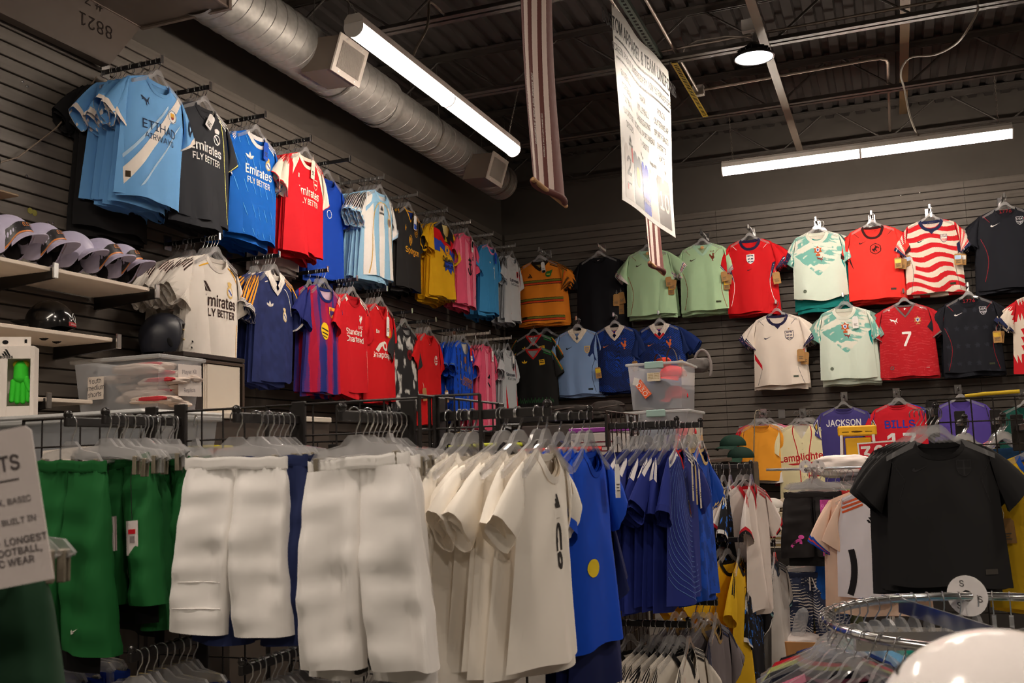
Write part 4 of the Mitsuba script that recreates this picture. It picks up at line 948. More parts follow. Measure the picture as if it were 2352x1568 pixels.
arsenal = Look(AR, sleeve=OFF, collar=OFF, cw=.022, stripes=AR, stripe_len=.33, cuff=[(.97, 1.0, AR)], inner=AR * .8, prints=[('raglan_panel', lambda sh: flat(sh.outline().intersection(sym((.10, .02), (.30, 0), (.30, -.30), (.235, -.29), (.17, -.16), (.105, -.05))), .03), OFF), ('crest', shield(.10, -.20, .058, .078), OFF), ('crest_face', shield(.10, -.20, .048, .066), AR, .0032), ('crest_mark', rect(.08, .118, -.205, -.192), OFF, .004), ('logo', P2(unary_union([sbox(-.006, 0, .006, .03)]), (-.115, -.19)), OFF)] + FLYTXT(OFF, .01, -.305))
M, sh = left_stack(4, 5.95, UZ, arsenal, 6, 'red jersey with cream sleeves and red shoulder stripes, front of its stack', 'red jersey with cream sleeves behind the front one', armlabel='black arm holding the red and cream jerseys', first=.12)
tag(sh, M, .055, -.03, 'long cream price tag at the neck of the red and cream jersey', col=OFF, rot=-.12, h=.14, w=.048)
face_out('jersey', Look(sr(205, 196, 190), stripes=sr(60, 40, 40)), (XL + .15, 5.95, UZ), 0.0, 4, 'pale grey jersey behind the red and cream ones', 'pale grey jersey deep on the arm of the red and cream ones', 'pale grey jerseys behind the red and cream ones', 'clear hanger with a pale grey jersey', gap=.03, seed=92, L=.80)
RB = sr(20, 66, 172)
royal = Look(RB, collar=RB * .8, inner=RB * .7, prints=[('crest_ring', ring(-.02, -.30, .028, .034), WHITE)], L=.80)
left_stack(5, 6.50, UZ, royal, 4, 'plain royal blue jersey hanging on a half empty arm', 'royal blue jersey behind the plain front one', a=.20, armlabel='half empty black arm above the royal blue jersey', first=.14)
LB, GOLD = sr(142, 186, 214), sr(200, 170, 110); AW = sr(230, 227, 222)
def argsleeve(a, b, side):
    c = np.tile(AW, (len(a), 1)); c[a > .86] = LB; return c
arg = Look(LB, sleeve=AW, sleevefn=argsleeve, collar=LB, stripes=sr(24, 20, 24), stripe_len=.85, cuff=[(.90, .925, AW)], inner=AW, curl=.05, fold=.02, prints=[('white_stripes', vbands([(-.235, -.135), (-.055, .03), (.10, .165), (.225, .30)], -.9, -.085), AW), ('yoke', on(sym((.0, -.10), (.0, -.087), (.13, -.12), (.22, -.21), (.30, -.16), (.30, 0), (.10, .02))), LB, .003), ('shoulder_panel', lambda sh: flat(sh.outline().intersection(sym((.16, -.12), (.30, -.24), (.30, -.04), (.2, -.02), (.14, -.06))), .03), AW, .004), ('gold_piping', cat2(*[curve([(sg * x, z) for x, z in ((0, -.095), (.13, -.10), (.19, -.26), (.13, -.45), (.20, -.71))], .009) for sg in (-1, 1)]), GOLD, .0042), ('logo', bars3(-.01, -.145, .042), BLACK, .0045), ('lettering', txt('adidas', .018, -.01, -.195, True), BLACK, .0045), ('crest', shield(.115, -.245, .055, .072), GOLD, .0042), ('crest_face', shield(.115, -.245, .040, .055), sr(130, 110, 110), .005), ('crest_stars', cat2(star(.10, -.18, .009), star(.128, -.18, .009)), GOLD, .0045)])
left_stack(6, 7.05, UZ, arg, 11, 'sky blue and white striped jersey with black shoulder stripes, front of its stack', 'sky blue and white jersey with black shoulder stripes behind the front one', armlabel='chrome arm crowded with sky blue and white striped jerseys', gap=.027, first=.12, color=sr(90, 88, 86))
KB, AMB = sr(38, 37, 38), sr(216, 152, 34)
black_gold = Look(KB, collar=AMB, cw=.008, stripes=AMB, stripe_len=.15, inner=sr(30, 50, 120), vneck=True, nd=.12, prints=[('logo', P2(affinity.rotate(affinity.scale(disc_poly(.05), .62, 1), -8), (-.02, -.29)), AMB), ('logo_cut', curve([(-.035, -.25), (.02, -.28), (-.06, -.31), (.0, -.335)], .014), KB, .0034), ('sponsor_lettering', txt('Spdrgon', .052, .02, -.405, True, .95), AMB), ('crest', shield(.115, -.20, .062, .08), AMB), ('crest_face', shield(.115, -.20, .052, .07), sr(60, 40, 20), .0034), ('crest_mark', ring(.115, -.20, .010, .016), AMB, .004), ('mark', poly((-.105, -.19), (-.09, -.15), (-.09, -.18), (-.08, -.18), (-.095, -.22)), AMB)])
M, sh = left_stack(7, 7.66, UZ, black_gold, 6, 'black jersey with amber lettering and V neck, front of its stack', 'black and amber jersey behind the V neck front one', a=.31, armlabel='chrome arm holding the black and amber jerseys', color=sr(90, 88, 86), first=.18)
tag(sh, M, .06, -.055, 'white and blue price tag on the black and amber jersey', band=sr(30, 84, 200), band_z=(.55, .85), rot=-.08, h=.13, w=.05)
YL = sr(222, 170, 20); RD, BU = sr(200, 18, 28), sr(42, 70, 176)
yellow = Look(YL, sleeve=YL, collar=sr(26, 24, 24), cw=.004, nd=.14, nw=.075, stripes=YL, stripe_len=.3, inner=sr(220, 205, 140), fold=.022, prints=[
    ('blue_zigzag', on(Polygon([(-.3, 0), (.3, 0), (.3, -.40), (.13, -.30), (.13, -.34), (0, -.27), (0, -.32), (-.13, -.25), (-.13, -.30), (-.3, -.28)])), BU, .0022),
    ('red_zigzag', on(Polygon([(-.3, 0), (.3, 0), (.3, -.29), (.13, -.24), (.13, -.28), (0, -.225), (0, -.25), (-.13, -.18), (-.13, -.20), (-.3, -.16)])), RD, .0032),
    ('black_yoke', on(Polygon([(-.3, .05), (.3, .05), (.3, -.185), (.10, -.15), (.10, -.215), (-.02, -.19), (-.12, -.10), (-.3, -.06)])), sr(26, 24, 24), .0042),
    ('logo', bars3(-.01, -.165, .05), YL, .0052), ('crest', P2(disc_poly(.045), (0, -.265)), YL, .0052), ('crest_ring', ring(0, -.265, .03, .036), RD, .006), ('crest_mark', star(0, -.265, .022, 7, .6), sr(60, 60, 120), .006), ('ribbon', poly((-.06, -.37), (.10, -.37), (.12, -.47), (.07, -.44), (.05, -.49), (.01, -.44), (-.04, -.47)), BU, .004), ('lettering', txt('Caliente', .05, .02, -.385, True, .95, -.06), sr(20, 20, 30), .005), ('lettering', txt('aliee.mx', .04, .02, -.435, True, 1, -.03), sr(20, 20, 30), .005)])
left_stack(8, 8.28, UZ, yellow, 9, 'yellow jersey with black, red and blue zigzag chest, front of its stack', 'yellow jersey with zigzag chest behind the front one', armlabel='chrome arm holding the yellow jerseys', color=sr(90, 88, 86), first=.14)
PK, PK2 = sr(236, 128, 152), sr(222, 84, 116)
pink = Look(PK2, sleeve=PK2, collar=PK2 * .9, stripes=BLACK, stripe_len=.2, inner=PK, prints=[('pale_stripes', vbands([(-.24, -.16), (-.09, -.015), (.065, .16)]), PK), ('anchor', cat2(rect(-.008, .008, -.40, -.27), poly((-.035, -.275), (-.035, -.255), (-.02, -.262), (0, -.235), (.02, -.262), (.035, -.255), (.035, -.275)), rect(-.03, .03, -.315, -.30), curve([(-.045, -.35), (-.03, -.42), (0, -.41), (.03, -.42), (.045, -.35)], .016)), BLACK, .0034), ('crest', P2(affinity.scale(disc_poly(.026), 1, 1.3), (.10, -.22)), sr(40, 34, 40)), ('mark', cat2(line([(.11, -.64), (.12, -.60), (.135, -.63), (.15, -.60), (.16, -.64)], .004)), BLACK, .003)])
M, sh = left_stack(9, 8.82, UZ, pink, 7, 'pink striped jersey with black anchor print, front of its upper stack', 'pink striped jersey behind the one with the anchor, upper row', armlabel='chrome arm above the pink jerseys, upper row', color=sr(150, 148, 145), first=.14)
tag(sh, M, .05, -.06, 'black and white price tag on the pink jersey of the upper row', band=BLACK, band_z=(.0, .5), rot=-.1, h=.12)
SK = sr(60, 140, 196)
sky = Look(SK, collar=sr(214, 130, 170), inner=SK, prints=[('pink_yoke', on(sym((.09, 0), (.30, .05), (.30, -.12), (.2, -.06), (.10, -.03))), sr(214, 130, 170)), ('lettering', cat2(rect(.02, .032, -.36, -.22), rect(-.005, .05, -.25, -.24), rect(-.07, -.05, -.20, -.185)), WHITE)])
M, sh = left_stack(10, 9.42, UZ, sky, 7, 'sky blue jersey with pink shoulders in the corner, front of its stack', 'sky blue jersey behind the pink shouldered one', armlabel='chrome arm above the sky blue jerseys with pink shoulders', color=sr(150, 148, 145), first=.14)
tag(sh, M, .07, -.07, 'bright blue tag on the sky blue jersey with pink shoulders', col=sr(30, 70, 190), rot=-.1, h=.12)
PG = sr(186, 190, 194); PR = sr(200, 24, 34)
def pg_look(**k): return Look(PG, collar=PG * .95, stripes=BLACK, stripe_len=.55, inner=PG, prints=[('red_flash', on(sym((.20, -.13), (.27, -.30), (.235, -.30), (.19, -.20))), PR), ('red_side', cat2(poly((.13, -.40), (.16, -.64), (.12, -.66)), poly((-.13, -.40), (-.16, -.64), (-.10, -.66))), PR), ('crest', shield(.09, -.20, .05, .07), PR), ('crest_face', shield(.09, -.20, .034, .05), sr(60, 30, 36), .0034), ('lettering', txt('Sutvesern', .035, .0, -.295, True, 1.05), sr(40, 44, 56)), ('lettering', txt('MCal Crner', .030, .03, -.335, False), sr(90, 94, 100)), ('mark', ring(.11, -.63, .012, .016), sr(140, 140, 145))], **k)
left_stack(11, 10.06, UZ, pg_look(), 7, 'pale grey jersey with red flashes in the corner, front of its upper stack', 'pale grey jersey with red flashes in the corner behind the front one', armlabel='chrome arm nearest the corner, upper row', color=sr(150, 148, 145), first=.20)
# --- lower row -----------------------------------------------------------------------------------------------
HW = sr(226, 219, 210); DB = sr(56, 40, 36)
def hwsleeve(a, b, side):
    c = np.tile(HW, (len(a), 1)); c[a > .84] = sr(205, 198, 188); return c
home = Look(HW, sleevefn=hwsleeve, collar=HW * .96, cw=.022, stripes=DB, stripe_len=.45, inner=HW * .9, curl=.06, fold=.02, L=.80, sl=.28, prints=[('gold_piping', cat2(curve([(-.215, -.115), (-.15, -.075), (-.085, -.055)], .008), curve([(.088, -.055), (.15, -.075), (.21, -.135)], .008), curve([(.215, -.40), (.19, -.58), (.205, -.79)], .008), curve([(-.215, -.14), (-.21, -.19), (-.22, -.21)], .008)), sr(226, 170, 50)), ('logo', bars3(-.115, -.20, .065), DB)] + FLYTXT(DB, .015, -.315, .066, .045) + crest_round(.115, -.20, .10, sr(214, 180, 110), HW, sr(70, 80, 160)))
M, sh = left_stack(12, 4.93, LZ, home, 12, 'white jersey with dark brown stripes and lettering, front of the stack beside the helmets', 'white jersey with dark brown shoulder stripes behind the front one', a=.37, armL=.39, armlabel='black arm holding the white jerseys beside the helmet shelf', gap=.028, first=.16)
NV, OR = sr(36, 46, 96), sr(236, 160, 46)
def mottle(c, amt, sc, seed=3):
    c = np.asarray(c)
    return lambda x, z, f: c * (1 - amt + 2 * amt * meshkit.fbm(np.stack([x * sc, z * sc, x * 0 + seed], -1), 3, seed))[:, None]
def nvsleeve(a, b, side): return np.tile(NV, (len(a), 1))
navy = Look(NV, torso=mottle(NV, .35, 26), polo=HW, collar=None, nd=.13, vneck=True, inner=NV * .7, cuff=[(.90, .925, HW), (.945, .965, HW), (.982, 1.0, HW)], nc=44, nr=50, L=.74, hemcurve=.03, fold=.02, prints=[('white_piping', cat2(curve([(-.09, -.07), (-.19, -.09), (-.215, -.24)], .006), curve([(.09, -.10), (.16, -.10), (.20, -.27)], .006)), HW), ('logo', trefoil(-.075, -.225, .05), HW)] + crest_round(.085, -.28, .095, sr(214, 190, 140), HW, sr(90, 80, 110)))
navy.stripes, navy.stripe_b, navy.stripe_len = OR, ((-.28, .02), (.18, .42), (.58, .82)), .9
M, sh = left_stack(13, 5.55, LZ, navy, 8, 'navy polo jersey with white collar and orange shoulder stripes, front of its stack', 'navy polo jersey with orange stripes behind the front one', a=.36, armlabel='black arm holding the navy polo jerseys', first=.26, sl=.28)
kk = [k for k in labels if labels[k].get('label', '').startswith('navy polo jersey with white collar')][0]
part(kk, 'neck_label', sh.decal(rect(-.022, .022, -.085, -.02), .006, False), 'fabric', HW, smooth=False, M=M)
C1, C2 = sr(30, 44, 120), sr(176, 18, 56)
def barca_t(x, z, f):
    s = sum(sstep(-.02, .02, np.sin(2 * PI * (x + .02 * k) / .19 + 1.2 + .9 * np.sin(z * 6 + k * 2))) for k in (0, 1)) / 2
    g = sstep(.2, .8, meshkit.fbm(np.stack([x * 5, z * 4, x * 0], -1), 2, 5) * .5 + .5 * s)
    g = np.where(np.abs(x) > .22, g * .3, g)
    return C1 * (1 - g)[:, None] + C2 * g[:, None]
barca = Look(C1, sleeve=sr(32, 40, 110), torso=barca_t, collar=C1 * .9, nd=.105, nw=.10, inner=sr(210, 180, 200), nc=56, nr=50, prints=[('sponsor_disc', P2(affinity.scale(disc_poly(.055), .8, 1.15), (-.045, -.335)), sr(240, 196, 30)), ('sponsor_bars', cat2(line([(-.08, -.315), (-.01, -.335)], .009), line([(-.08, -.345), (-.015, -.362)], .009), line([(-.078, -.37), (-.03, -.383)], .007)), sr(40, 34, 30), .0034), ('crest', P2(shield_poly(.085, .082), (.075, -.19)), sr(226, 172, 60)), ('crest_face', shield(.075, -.20, .066, .05), sr(60, 40, 110), .0034), ('crest_cross', cat2(rect(.046, .07, -.172, -.166), rect(.055, .061, -.18, -.158)), sr(190, 30, 50), .004), ('crest_ball', P2(disc_poly(.011), (.075, -.215)), sr(226, 172, 60), .004)], L=.78)
left_stack(14, 6.16, LZ, barca, 6, 'red and blue blurred stripe jersey with a yellow disc print', 'red and blue jersey behind the one with the yellow disc', armlabel='black arm holding the red and blue striped jerseys', first=.24, a=.37)
LR = sr(200, 20, 34)
liver = Look(LR, collar=LR * .8, stripes=HW, stripe_len=.35, inner=LR * .8, hemcurve=.05, L=.76, prints=[('shoulder_yoke', on(sym((.085, .02), (.125, .02), (.12, -.07), (.09, -.05))), HW), ('bird_badge', eagle_bird(.08, -.19, .075), HW), ('badge_lettering', txt('LFC', .024, .08, -.262, True, 1.1), HW), ('sponsor_lettering', txt('Standard', .044, -.02, -.315, True, .95), HW), ('sponsor_lettering', txt('Chartered', .044, -.01, -.37, True, .95), HW), ('side_piping', curve([(.19, -.42), (.17, -.54), (.19, -.68)], .006), HW)])
left_stack(15, 6.58, LZ, liver, 6, 'red jersey with white shoulder yoke and bird badge', 'red jersey behind the one with the bird badge', armlabel='black arm above the red jersey with white yoke', first=.24, a=.36)
MU = sr(206, 22, 30)
manu = Look(MU, collar=MU * .9, stripes=sr(50, 20, 22), stripe_len=.3, inner=MU * .8, vneck=True, nd=.11, L=.78, prints=[('collar_trim', cat2(line([(-.092, -.005), (-.075, -.055)], .014), line([(.092, -.005), (.10, -.05)], .01)), HW, .004), ('logo', cat2(poly((-.12, -.38), (-.075, -.33), (-.03, -.31), (-.02, -.335), (-.06, -.36), (-.09, -.40)), ring(.0, -.345, .02, .04)), HW), ('sponsor_lettering', txt('Snapdragon', .045, -.005, -.44, True, .9), HW), ('crest', P2(affinity.scale(disc_poly(.042), 1, 1.15), (.10, -.22)), sr(220, 150, 30)), ('crest_face', shield(.10, -.22, .05, .06), MU, .0034), ('crest_mark', ring(.10, -.22, .008, .015), sr(230, 180, 60), .004), ('logo', txt('Be', .03, -.09, -.245, True), HW)])
M, sh = left_stack(16, 7.06, LZ - .01, manu, 5, 'red jersey with dark shoulder stripes and white lettering', 'red jersey with dark stripes behind the front one', armlabel='black arm above the red jersey with dark shoulder stripes', first=.2, a=.34)
tag(sh, M, .055, -.10, 'long white price tag on the red jersey with dark shoulder stripes', rot=-.05, h=.16, w=.045)
def splat(x, z, f):
    n = meshkit.fbm(np.stack([x * 22, z * 16, x * 0], -1), 4, 8); m = sstep(.55, .68, n)
    return sr(40, 40, 42) * (1 - m)[:, None] + sr(200, 200, 196) * m[:, None]
canada_b = Look(sr(42, 42, 44), torso=splat, sleeve=sr(44, 44, 46), collar=sr(36, 36, 38), inner=sr(150, 150, 150), nc=56, nr=60, prints=[('badge', P2(affinity.scale(disc_poly(.045), .9, 1), (.04, -.25)), sr(120, 16, 24)), ('badge_leaf', star(.04, -.25, .03, 7, .45), sr(70, 10, 16), .0034)])
LZ2 = 2.80
left_stack(17, 7.50, LZ2 + .02, canada_b, 2, 'black jersey splashed with white and a dark red badge', 'black splashed jersey behind the front one', armlabel='black arm above the black splashed jersey', first=.2, a=.33)
CR = sr(208, 24, 28)
canada_r = Look(CR, collar=CR * .9, inner=CR * .8, vneck=True, nd=.10, L=.78, prints=[('badge', P2(affinity.scale(disc_poly(.04), .85, 1.1), (.10, -.235)), HW), ('badge_face', P2(affinity.scale(disc_poly(.033), .85, 1.1), (.10, -.235)), CR, .0034), ('badge_leaf', cat2(star(.10, -.215, .022, 7, .45), rect(.076, .124, -.246, -.238), P2(disc_poly(.010), (.10, -.262))), HW, .004), ('mark', swoosh(-.02, -.10, .03), HW)])
M, sh = left_stack(18, 7.97, LZ2, canada_r, 6, 'plain red jersey with a round white maple leaf badge', 'plain red jersey behind the maple leaf one', armlabel='black arm above the plain red jerseys', first=.2, a=.33)
for xx, zz, lb in ((-.20, -.50, 'brown tag left of the red maple leaf jersey'), (.22, -.50, 'brown tag with a white sticker right of the red maple leaf jersey')):
    tag(sh, M, xx, zz, lb, col=KRAFT, band=WHITE if xx > 0 else None, w=.075, h=.11, off=.05)
CB = sr(14, 72, 190)
def cbt(x, z, f):
    m = (np.abs(((x + .3) / .075) % 1 - .5) < .16) * (meshkit.noise(np.stack([x * 160, z * 160, x * 0], -1)) > .35) * (z < -.08)
    return np.where(m[:, None], sr(30, 44, 92), CB)
puebla = Look(CB, torso=cbt, collar=sr(60, 90, 150), cw=.01, nd=.13, inner=sr(205, 198, 186), cuff=[(.93, .97, sr(80, 110, 160))], nc=64, nr=60, fold=.02, prints=[('crest', oval(-.005, -.185, .024, .036), sr(140, 84, 50)), ('crest_small', oval(-.005, -.27, .02, .03), sr(90, 76, 90)), ('crest_right', oval(.10, -.275, .026, .04), sr(90, 100, 150)), ('sponsor_lettering', txt('L Agentede', .050, .02, -.395, True, .8, -.12), sr(160, 96, 50)), ('sponsor_lettering', txt('Ucn Fgnsz', .042, .03, -.44, True, .9, -.1), sr(150, 90, 56)), ('logo', curve([(-.11, -.20), (-.09, -.26), (-.08, -.27)], .008), sr(200, 170, 120)), ('mark', rect(-.01, .04, -.55, -.52), sr(110, 90, 90))])
M, sh = left_stack(19, 8.66, LZ2, puebla, 9, 'bright blue jersey with dark vertical bands and copper lettering', 'bright blue jersey behind the one with copper lettering', armlabel='pale arm above the blue jersey with copper lettering', first=.28, a=.36)
tag(sh, M, .10, -.06, 'red tag at the neck of the blue jersey with copper lettering', col=sr(200, 30, 34), band=WHITE, band_z=(.5, .85), h=.13, rot=.1)
pink2 = Look(PK2, sleeve=PK2, collar=PK2 * .9, stripes=BLACK, stripe_len=.15, inner=PK, L=.82, prints=[('pale_stripes', vbands([(-.24, -.16), (-.09, -.015), (.065, .16)]), PK), ('crest', P2(disc_poly(.04), (.11, -.22)), sr(60, 50, 54)), ('crest_mark', ring(.11, -.22, .016, .022), PK, .0034), ('anchor', cat2(poly((-.04, -.40), (.03, -.44), (.03, -.42), (-.03, -.38)), rect(-.03, .03, -.345, -.33), poly((-.01, -.33), (.03, -.30), (.03, -.34))), BLACK, .0034)])
M, sh = left_stack(20, 9.24, LZ2 + .02, pink2, 8, 'pink striped jersey with a round dark crest, lower row near the corner', 'pink striped jersey of the lower row behind the front one', armlabel='pale arm above the lower pink jerseys', first=.24, a=.36, color=sr(180, 172, 160))
tag(sh, M, .075, -.06, 'white price tag on the lower pink jersey', h=.11, rot=-.06)
M, sh = left_stack(21, 9.84, LZ2 + .03, pg_look(L=.82), 8, 'pale grey jersey with a red sleeve flash, lower row near the corner', 'pale grey jersey of the lower row behind the front one', armlabel='pale arm nearest the corner, lower row', first=.28, a=.36, color=sr(180, 172, 160))
tag(sh, M, .06, -.07, 'white and black price tag on the lower pale grey jersey', band=BLACK, band_z=(.6, .9), h=.13, rot=-.06)
# ================================================================ BACK WALL: jerseys on short arms
def back_arm(x, z, L, label, color=sr(70, 68, 66), bend=0.0):
    return wall_arm((x, YB, z), (bend, -1, 0), L, label, color)
def back_stack(i, x, z, look, n, front, rest, a=.28, armlabel=None, armL=None, gap=.026, first=0.0, color=sr(70, 68, 66), name='jersey', **over):
    back_arm(x, z, armL or a + .03, armlabel, color)
    return face_out(name, look, (x, YB - a, z), -PI / 2, n, front, rest, rest, 'clear hanger with %s' % rest, gap=gap, seed=100 + i * 7, first=first, wob=.06, **over)
BZ, BZ2 = 3.87, 3.055
JO = sr(226, 132, 36); JG, JR, JK = sr(120, 120, 40), sr(206, 70, 30), sr(34, 26, 20)
def jsleeve(a, b, side):
    c = np.tile(JO, (len(a), 1)); c[(a > .42) & (a < .50)] = JG; c[(a > .50) & (a < .58)] = JR; c[(a > .78)] = JK; c[(a > .90) & (a < .94)] = JO; return c
def jband(z): return [('zigzag_band', on(sbox(-.5, z - .028, .5, z + .028)), JK), ('gold_band', on(sbox(-.5, z + .004, .5, z + .022)), JG, .003), ('red_band', on(sbox(-.5, z - .022, .5, z - .002)), JR, .003)]
jam = Look(JO, sleevefn=jsleeve, collar=JK, cw=.03, nd=.10, vneck=True, stripes=JK, stripe_len=.4, inner=sr(190, 160, 90), prints=jband(-.255) + jband(-.46) + jband(-.665) + [('logo', bars3(-.115, -.175, .05), JK), ('crest', P2(affinity.rotate(affinity.scale(disc_poly(.034), 1, 1), 20).union(Polygon([(0, .03), (.05, .05), (.035, 0)])), (.10, -.17)), sr(50, 110, 50)), ('crest_mark', rect(.08, .12, -.178, -.166), sr(220, 190, 60), .003), ('hem_label', rect(-.225, -.16, -.66, -.635), JK, .004)])
M, sh = back_stack(1, -3.60, BZ, jam, 6, 'orange jersey with zigzag bands and a black collar in the corner', 'orange banded jersey behind the front one in the corner', a=.32, armlabel='arm above the orange banded jerseys', first=.12, gap=.034)
tag(sh, M, .04, -.03, 'white price tag at the neck of the orange banded jersey', h=.12, band=BLACK, band_z=(.7, .9))
blk = Look(sr(17, 18, 24), inner=sr(14, 15, 20), L=.86, w=.27, prints=[('mark', swoosh(0, -.05, .03), WHITE)])
M, sh = back_stack(2, -2.945, BZ, blk, 4, 'plain black tee on the upper row right of the orange jerseys', 'black tee behind the front one, upper row', armlabel='pale arm stub above the plain black tees', color=sr(190, 180, 166), armL=.22, a=.20)
for k, (xx, zz) in enumerate(((.19, -.45), (.235, -.43), (.225, -.54))):
    tag(sh, M, xx, zz, ('brown cardboard tag on the left, at the side of the black tee', 'brown cardboard tag furthest right beside the black tee', 'brown cardboard tag lowest beside the black tee')[k], col=KRAFT * (1 - .12 * k), w=.07, h=.13, off=.03 - .012 * k, rot=(-.05, .12, 0)[k])
MT = sr(172, 206, 164); NVY, CRM = sr(40, 44, 84), sr(176, 70, 66)
mintcuff = [(.80, 1.0, sr(214, 206, 200)), (.82, .85, NVY), (.88, .91, CRM), (.94, .97, NVY)]
def mint_look(): return Look(MT, collar=sr(168, 206, 180), cw=.028, nd=.115, vneck=True, cuff=[(a, b, c) for a, b, c in mintcuff], inner=sr(176, 198, 160), prints=[('logo', swoosh(-.10, -.17, .075), sr(50, 34, 26)), ('badge', rooster(.105, -.155, .085), sr(110, 50, 30)), ('badge_stars', cat2(star(.09, -.095, .008), star(.115, -.095, .008)), sr(110, 50, 30)), ('neck_print', ring(0, -.045, .012, .018), sr(200, 150, 90)), ('neck_ray', star(0, -.045, .026, 9, .5), sr(200, 160, 110)), side_pipes(sr(150, 100, 70)), raglan_marks(sr(150, 120, 90)), hem_tag(sr(60, 66, 50), .12, -.65)])
for k, (xx, fl, rl, al) in enumerate(((-2.37, 'mint green jersey half hidden by the hanging brown banner', 'mint green jersey behind the one half hidden by the banner', 'arm above the mint green jerseys behind the banner'), (-1.78, 'mint green jersey with a rooster badge in full view', 'mint green jersey behind the one with the rooster badge in full view', 'arm above the mint green jersey with the rooster badge'))):
    M, sh = back_stack(3 + k, xx, BZ, mint_look(), 6, fl, rl, armlabel=al, first=-.08 + .1 * k)
    for q, (tx, tz, rt) in enumerate(((.215, -.33, .1), (.27, -.36, -.2), (.235, -.415, 0))):
        tag(sh, M, tx, tz, '%s brown cardboard tag at the sleeve of the %s mint green jersey' % (('left', 'right', 'lowest')[q], ('banner hidden', 'rooster badge')[k]), col=KRAFT * (1 - .1 * q), band=sr(226, 190, 60) if q == 2 else None, w=.065, h=.105, rot=rt, off=.05 - .012 * q)
EG = sr(206, 22, 30); ENV = sr(36, 34, 66)
engcuff = lambda base: [(.80, 1.0, ENV), (.84, .86, WHITE), (.92, .94, base)]
lions = lambda x, z, c, s=1.0: cat2(*[lion(x + dx * s, z + dz * s, .018 * s) for dx in (-.010, .011) for dz in (.022, .0, -.020)])
engr = Look(EG, collar=ENV, cw=.026, nd=.105, cuff=engcuff(EG), inner=EG, L=.78, prints=[('star_mark', star(0, -.165, .010), sr(190, 150, 70)), ('crest', shield(0, -.225, .082, .105), WHITE), ('crest_lions', lions(0, -.222, 0, 1.5), NVY, .003), ('logo', swoosh(-.01, -.335, .06), sr(70, 20, 36)), ('side_panel', cat2(poly((-.25, -.26), (-.215, -.28), (-.175, -.46), (-.21, -.40)), poly((.25, -.26), (.215, -.28), (.175, -.46), (.21, -.40))), ENV), side_pipes(WHITE), raglan_marks(WHITE), ('hem_label', rect(.10, .125, -.69, -.66), sr(110, 50, 40))])
M, sh = back_stack(5, -1.285, BZ, engr, 6, 'red jersey with navy collar and lion shield, upper row', 'red jersey with navy cuffs behind the lion shield one', armlabel='arm above the red jersey with the lion shield', first=-.10)
tag(sh, M, .245, -.385, 'brown cardboard tag at the right side of the red lion shield jersey', col=KRAFT, w=.075, h=.125, off=.05)
PT1, PT2 = sr(226, 228, 214), sr(118, 182, 170)
def waves(x, z):
    q = np.stack([x * 9 + 3, z * 34 + 12 * np.abs(x), x * 0], -1); w = meshkit.fbm(q + 1.6 * meshkit.fbm(np.stack([x * 14, z * 14, x * 0 + 4], -1), 2, 3)[:, None], 3, 7)
    return sstep(.44, .54, w)
PTL = sr(212, 226, 212)
def por_t(x, z, f):
    inside = z > -.47 + 1.0 * np.abs(x)
    m = np.where(inside, waves(x, z), 0)
    return np.where(inside[:, None], PT1 * (1 - m)[:, None] + PT2 * m[:, None], PTL)
def por_s(a, b, side):
    m = waves(.3 + a * .25 * side, b * .1 - a * .2); return PT1 * (1 - m)[:, None] + PT2 * m[:, None]
def por_look(**k): return Look(PT1, torso=por_t, sleevefn=por_s, collar=PT1, cw=.03, nd=.10, inner=sr(214, 210, 196), nc=72, nr=84, prints=[('crest', cat2(P2(star_poly(.046, 6, .62), (0, -.20)), rect(-.02, .02, -.262, -.24)), sr(190, 90, 50)), ('crest_shield', shield(0, -.20, .034, .042), WHITE, .003), ('crest_face', shield(0, -.20, .016, .024), sr(60, 80, 170), .004), ('logo', cat_leap(.015, -.295, .062), sr(140, 50, 50)), ('hem_badge', P2(disc_poly(.018), (-.15, -.615)), sr(120, 130, 116)), ('hem_badge_ring', ring(-.15, -.615, .009, .012), sr(60, 70, 60), .003), ('underarm_panel', cat2(poly((.245, -.24), (.25, -.40), (.225, -.34), (.215, -.26)), poly((-.245, -.24), (-.25, -.34), (-.24, -.30))), sr(20, 140, 136))], **k)
por_rest = Look(PTL, sleeve=sr(120, 150, 140), inner=sr(14, 110, 106))
TEAL = Look(sr(12, 120, 116), sleeve=sr(60, 100, 96), inner=sr(12, 110, 104))
M, sh = back_stack(6, -.61, BZ, por_look(hemcurve=.05), 1, 'white and sea green wave jersey with a green lower hem, upper row', '', armlabel='arm above the upper wave jersey', first=.03)
face_out('jersey', TEAL, (-.60, YB - .25, BZ), -PI / 2, 3, 'teal underside jersey showing below the upper wave jersey', 'teal jersey behind the upper wave jersey', 'teal jerseys behind the upper wave jersey', 'clear hanger behind the upper wave jersey', seed=301, L=.79)
face_out('jersey', por_rest, (-.56, YB - .16, BZ), -PI / 2, 3, 'pale jersey at the right behind the upper wave jersey', 'pale jersey nearest the boards behind the upper wave jersey', 'pale jerseys behind the upper wave jersey', 'clear hanger with a pale jersey near the boards', seed=302, L=.74, w=.27)
NE = sr(250, 58, 50); NK = sr(56, 22, 22)
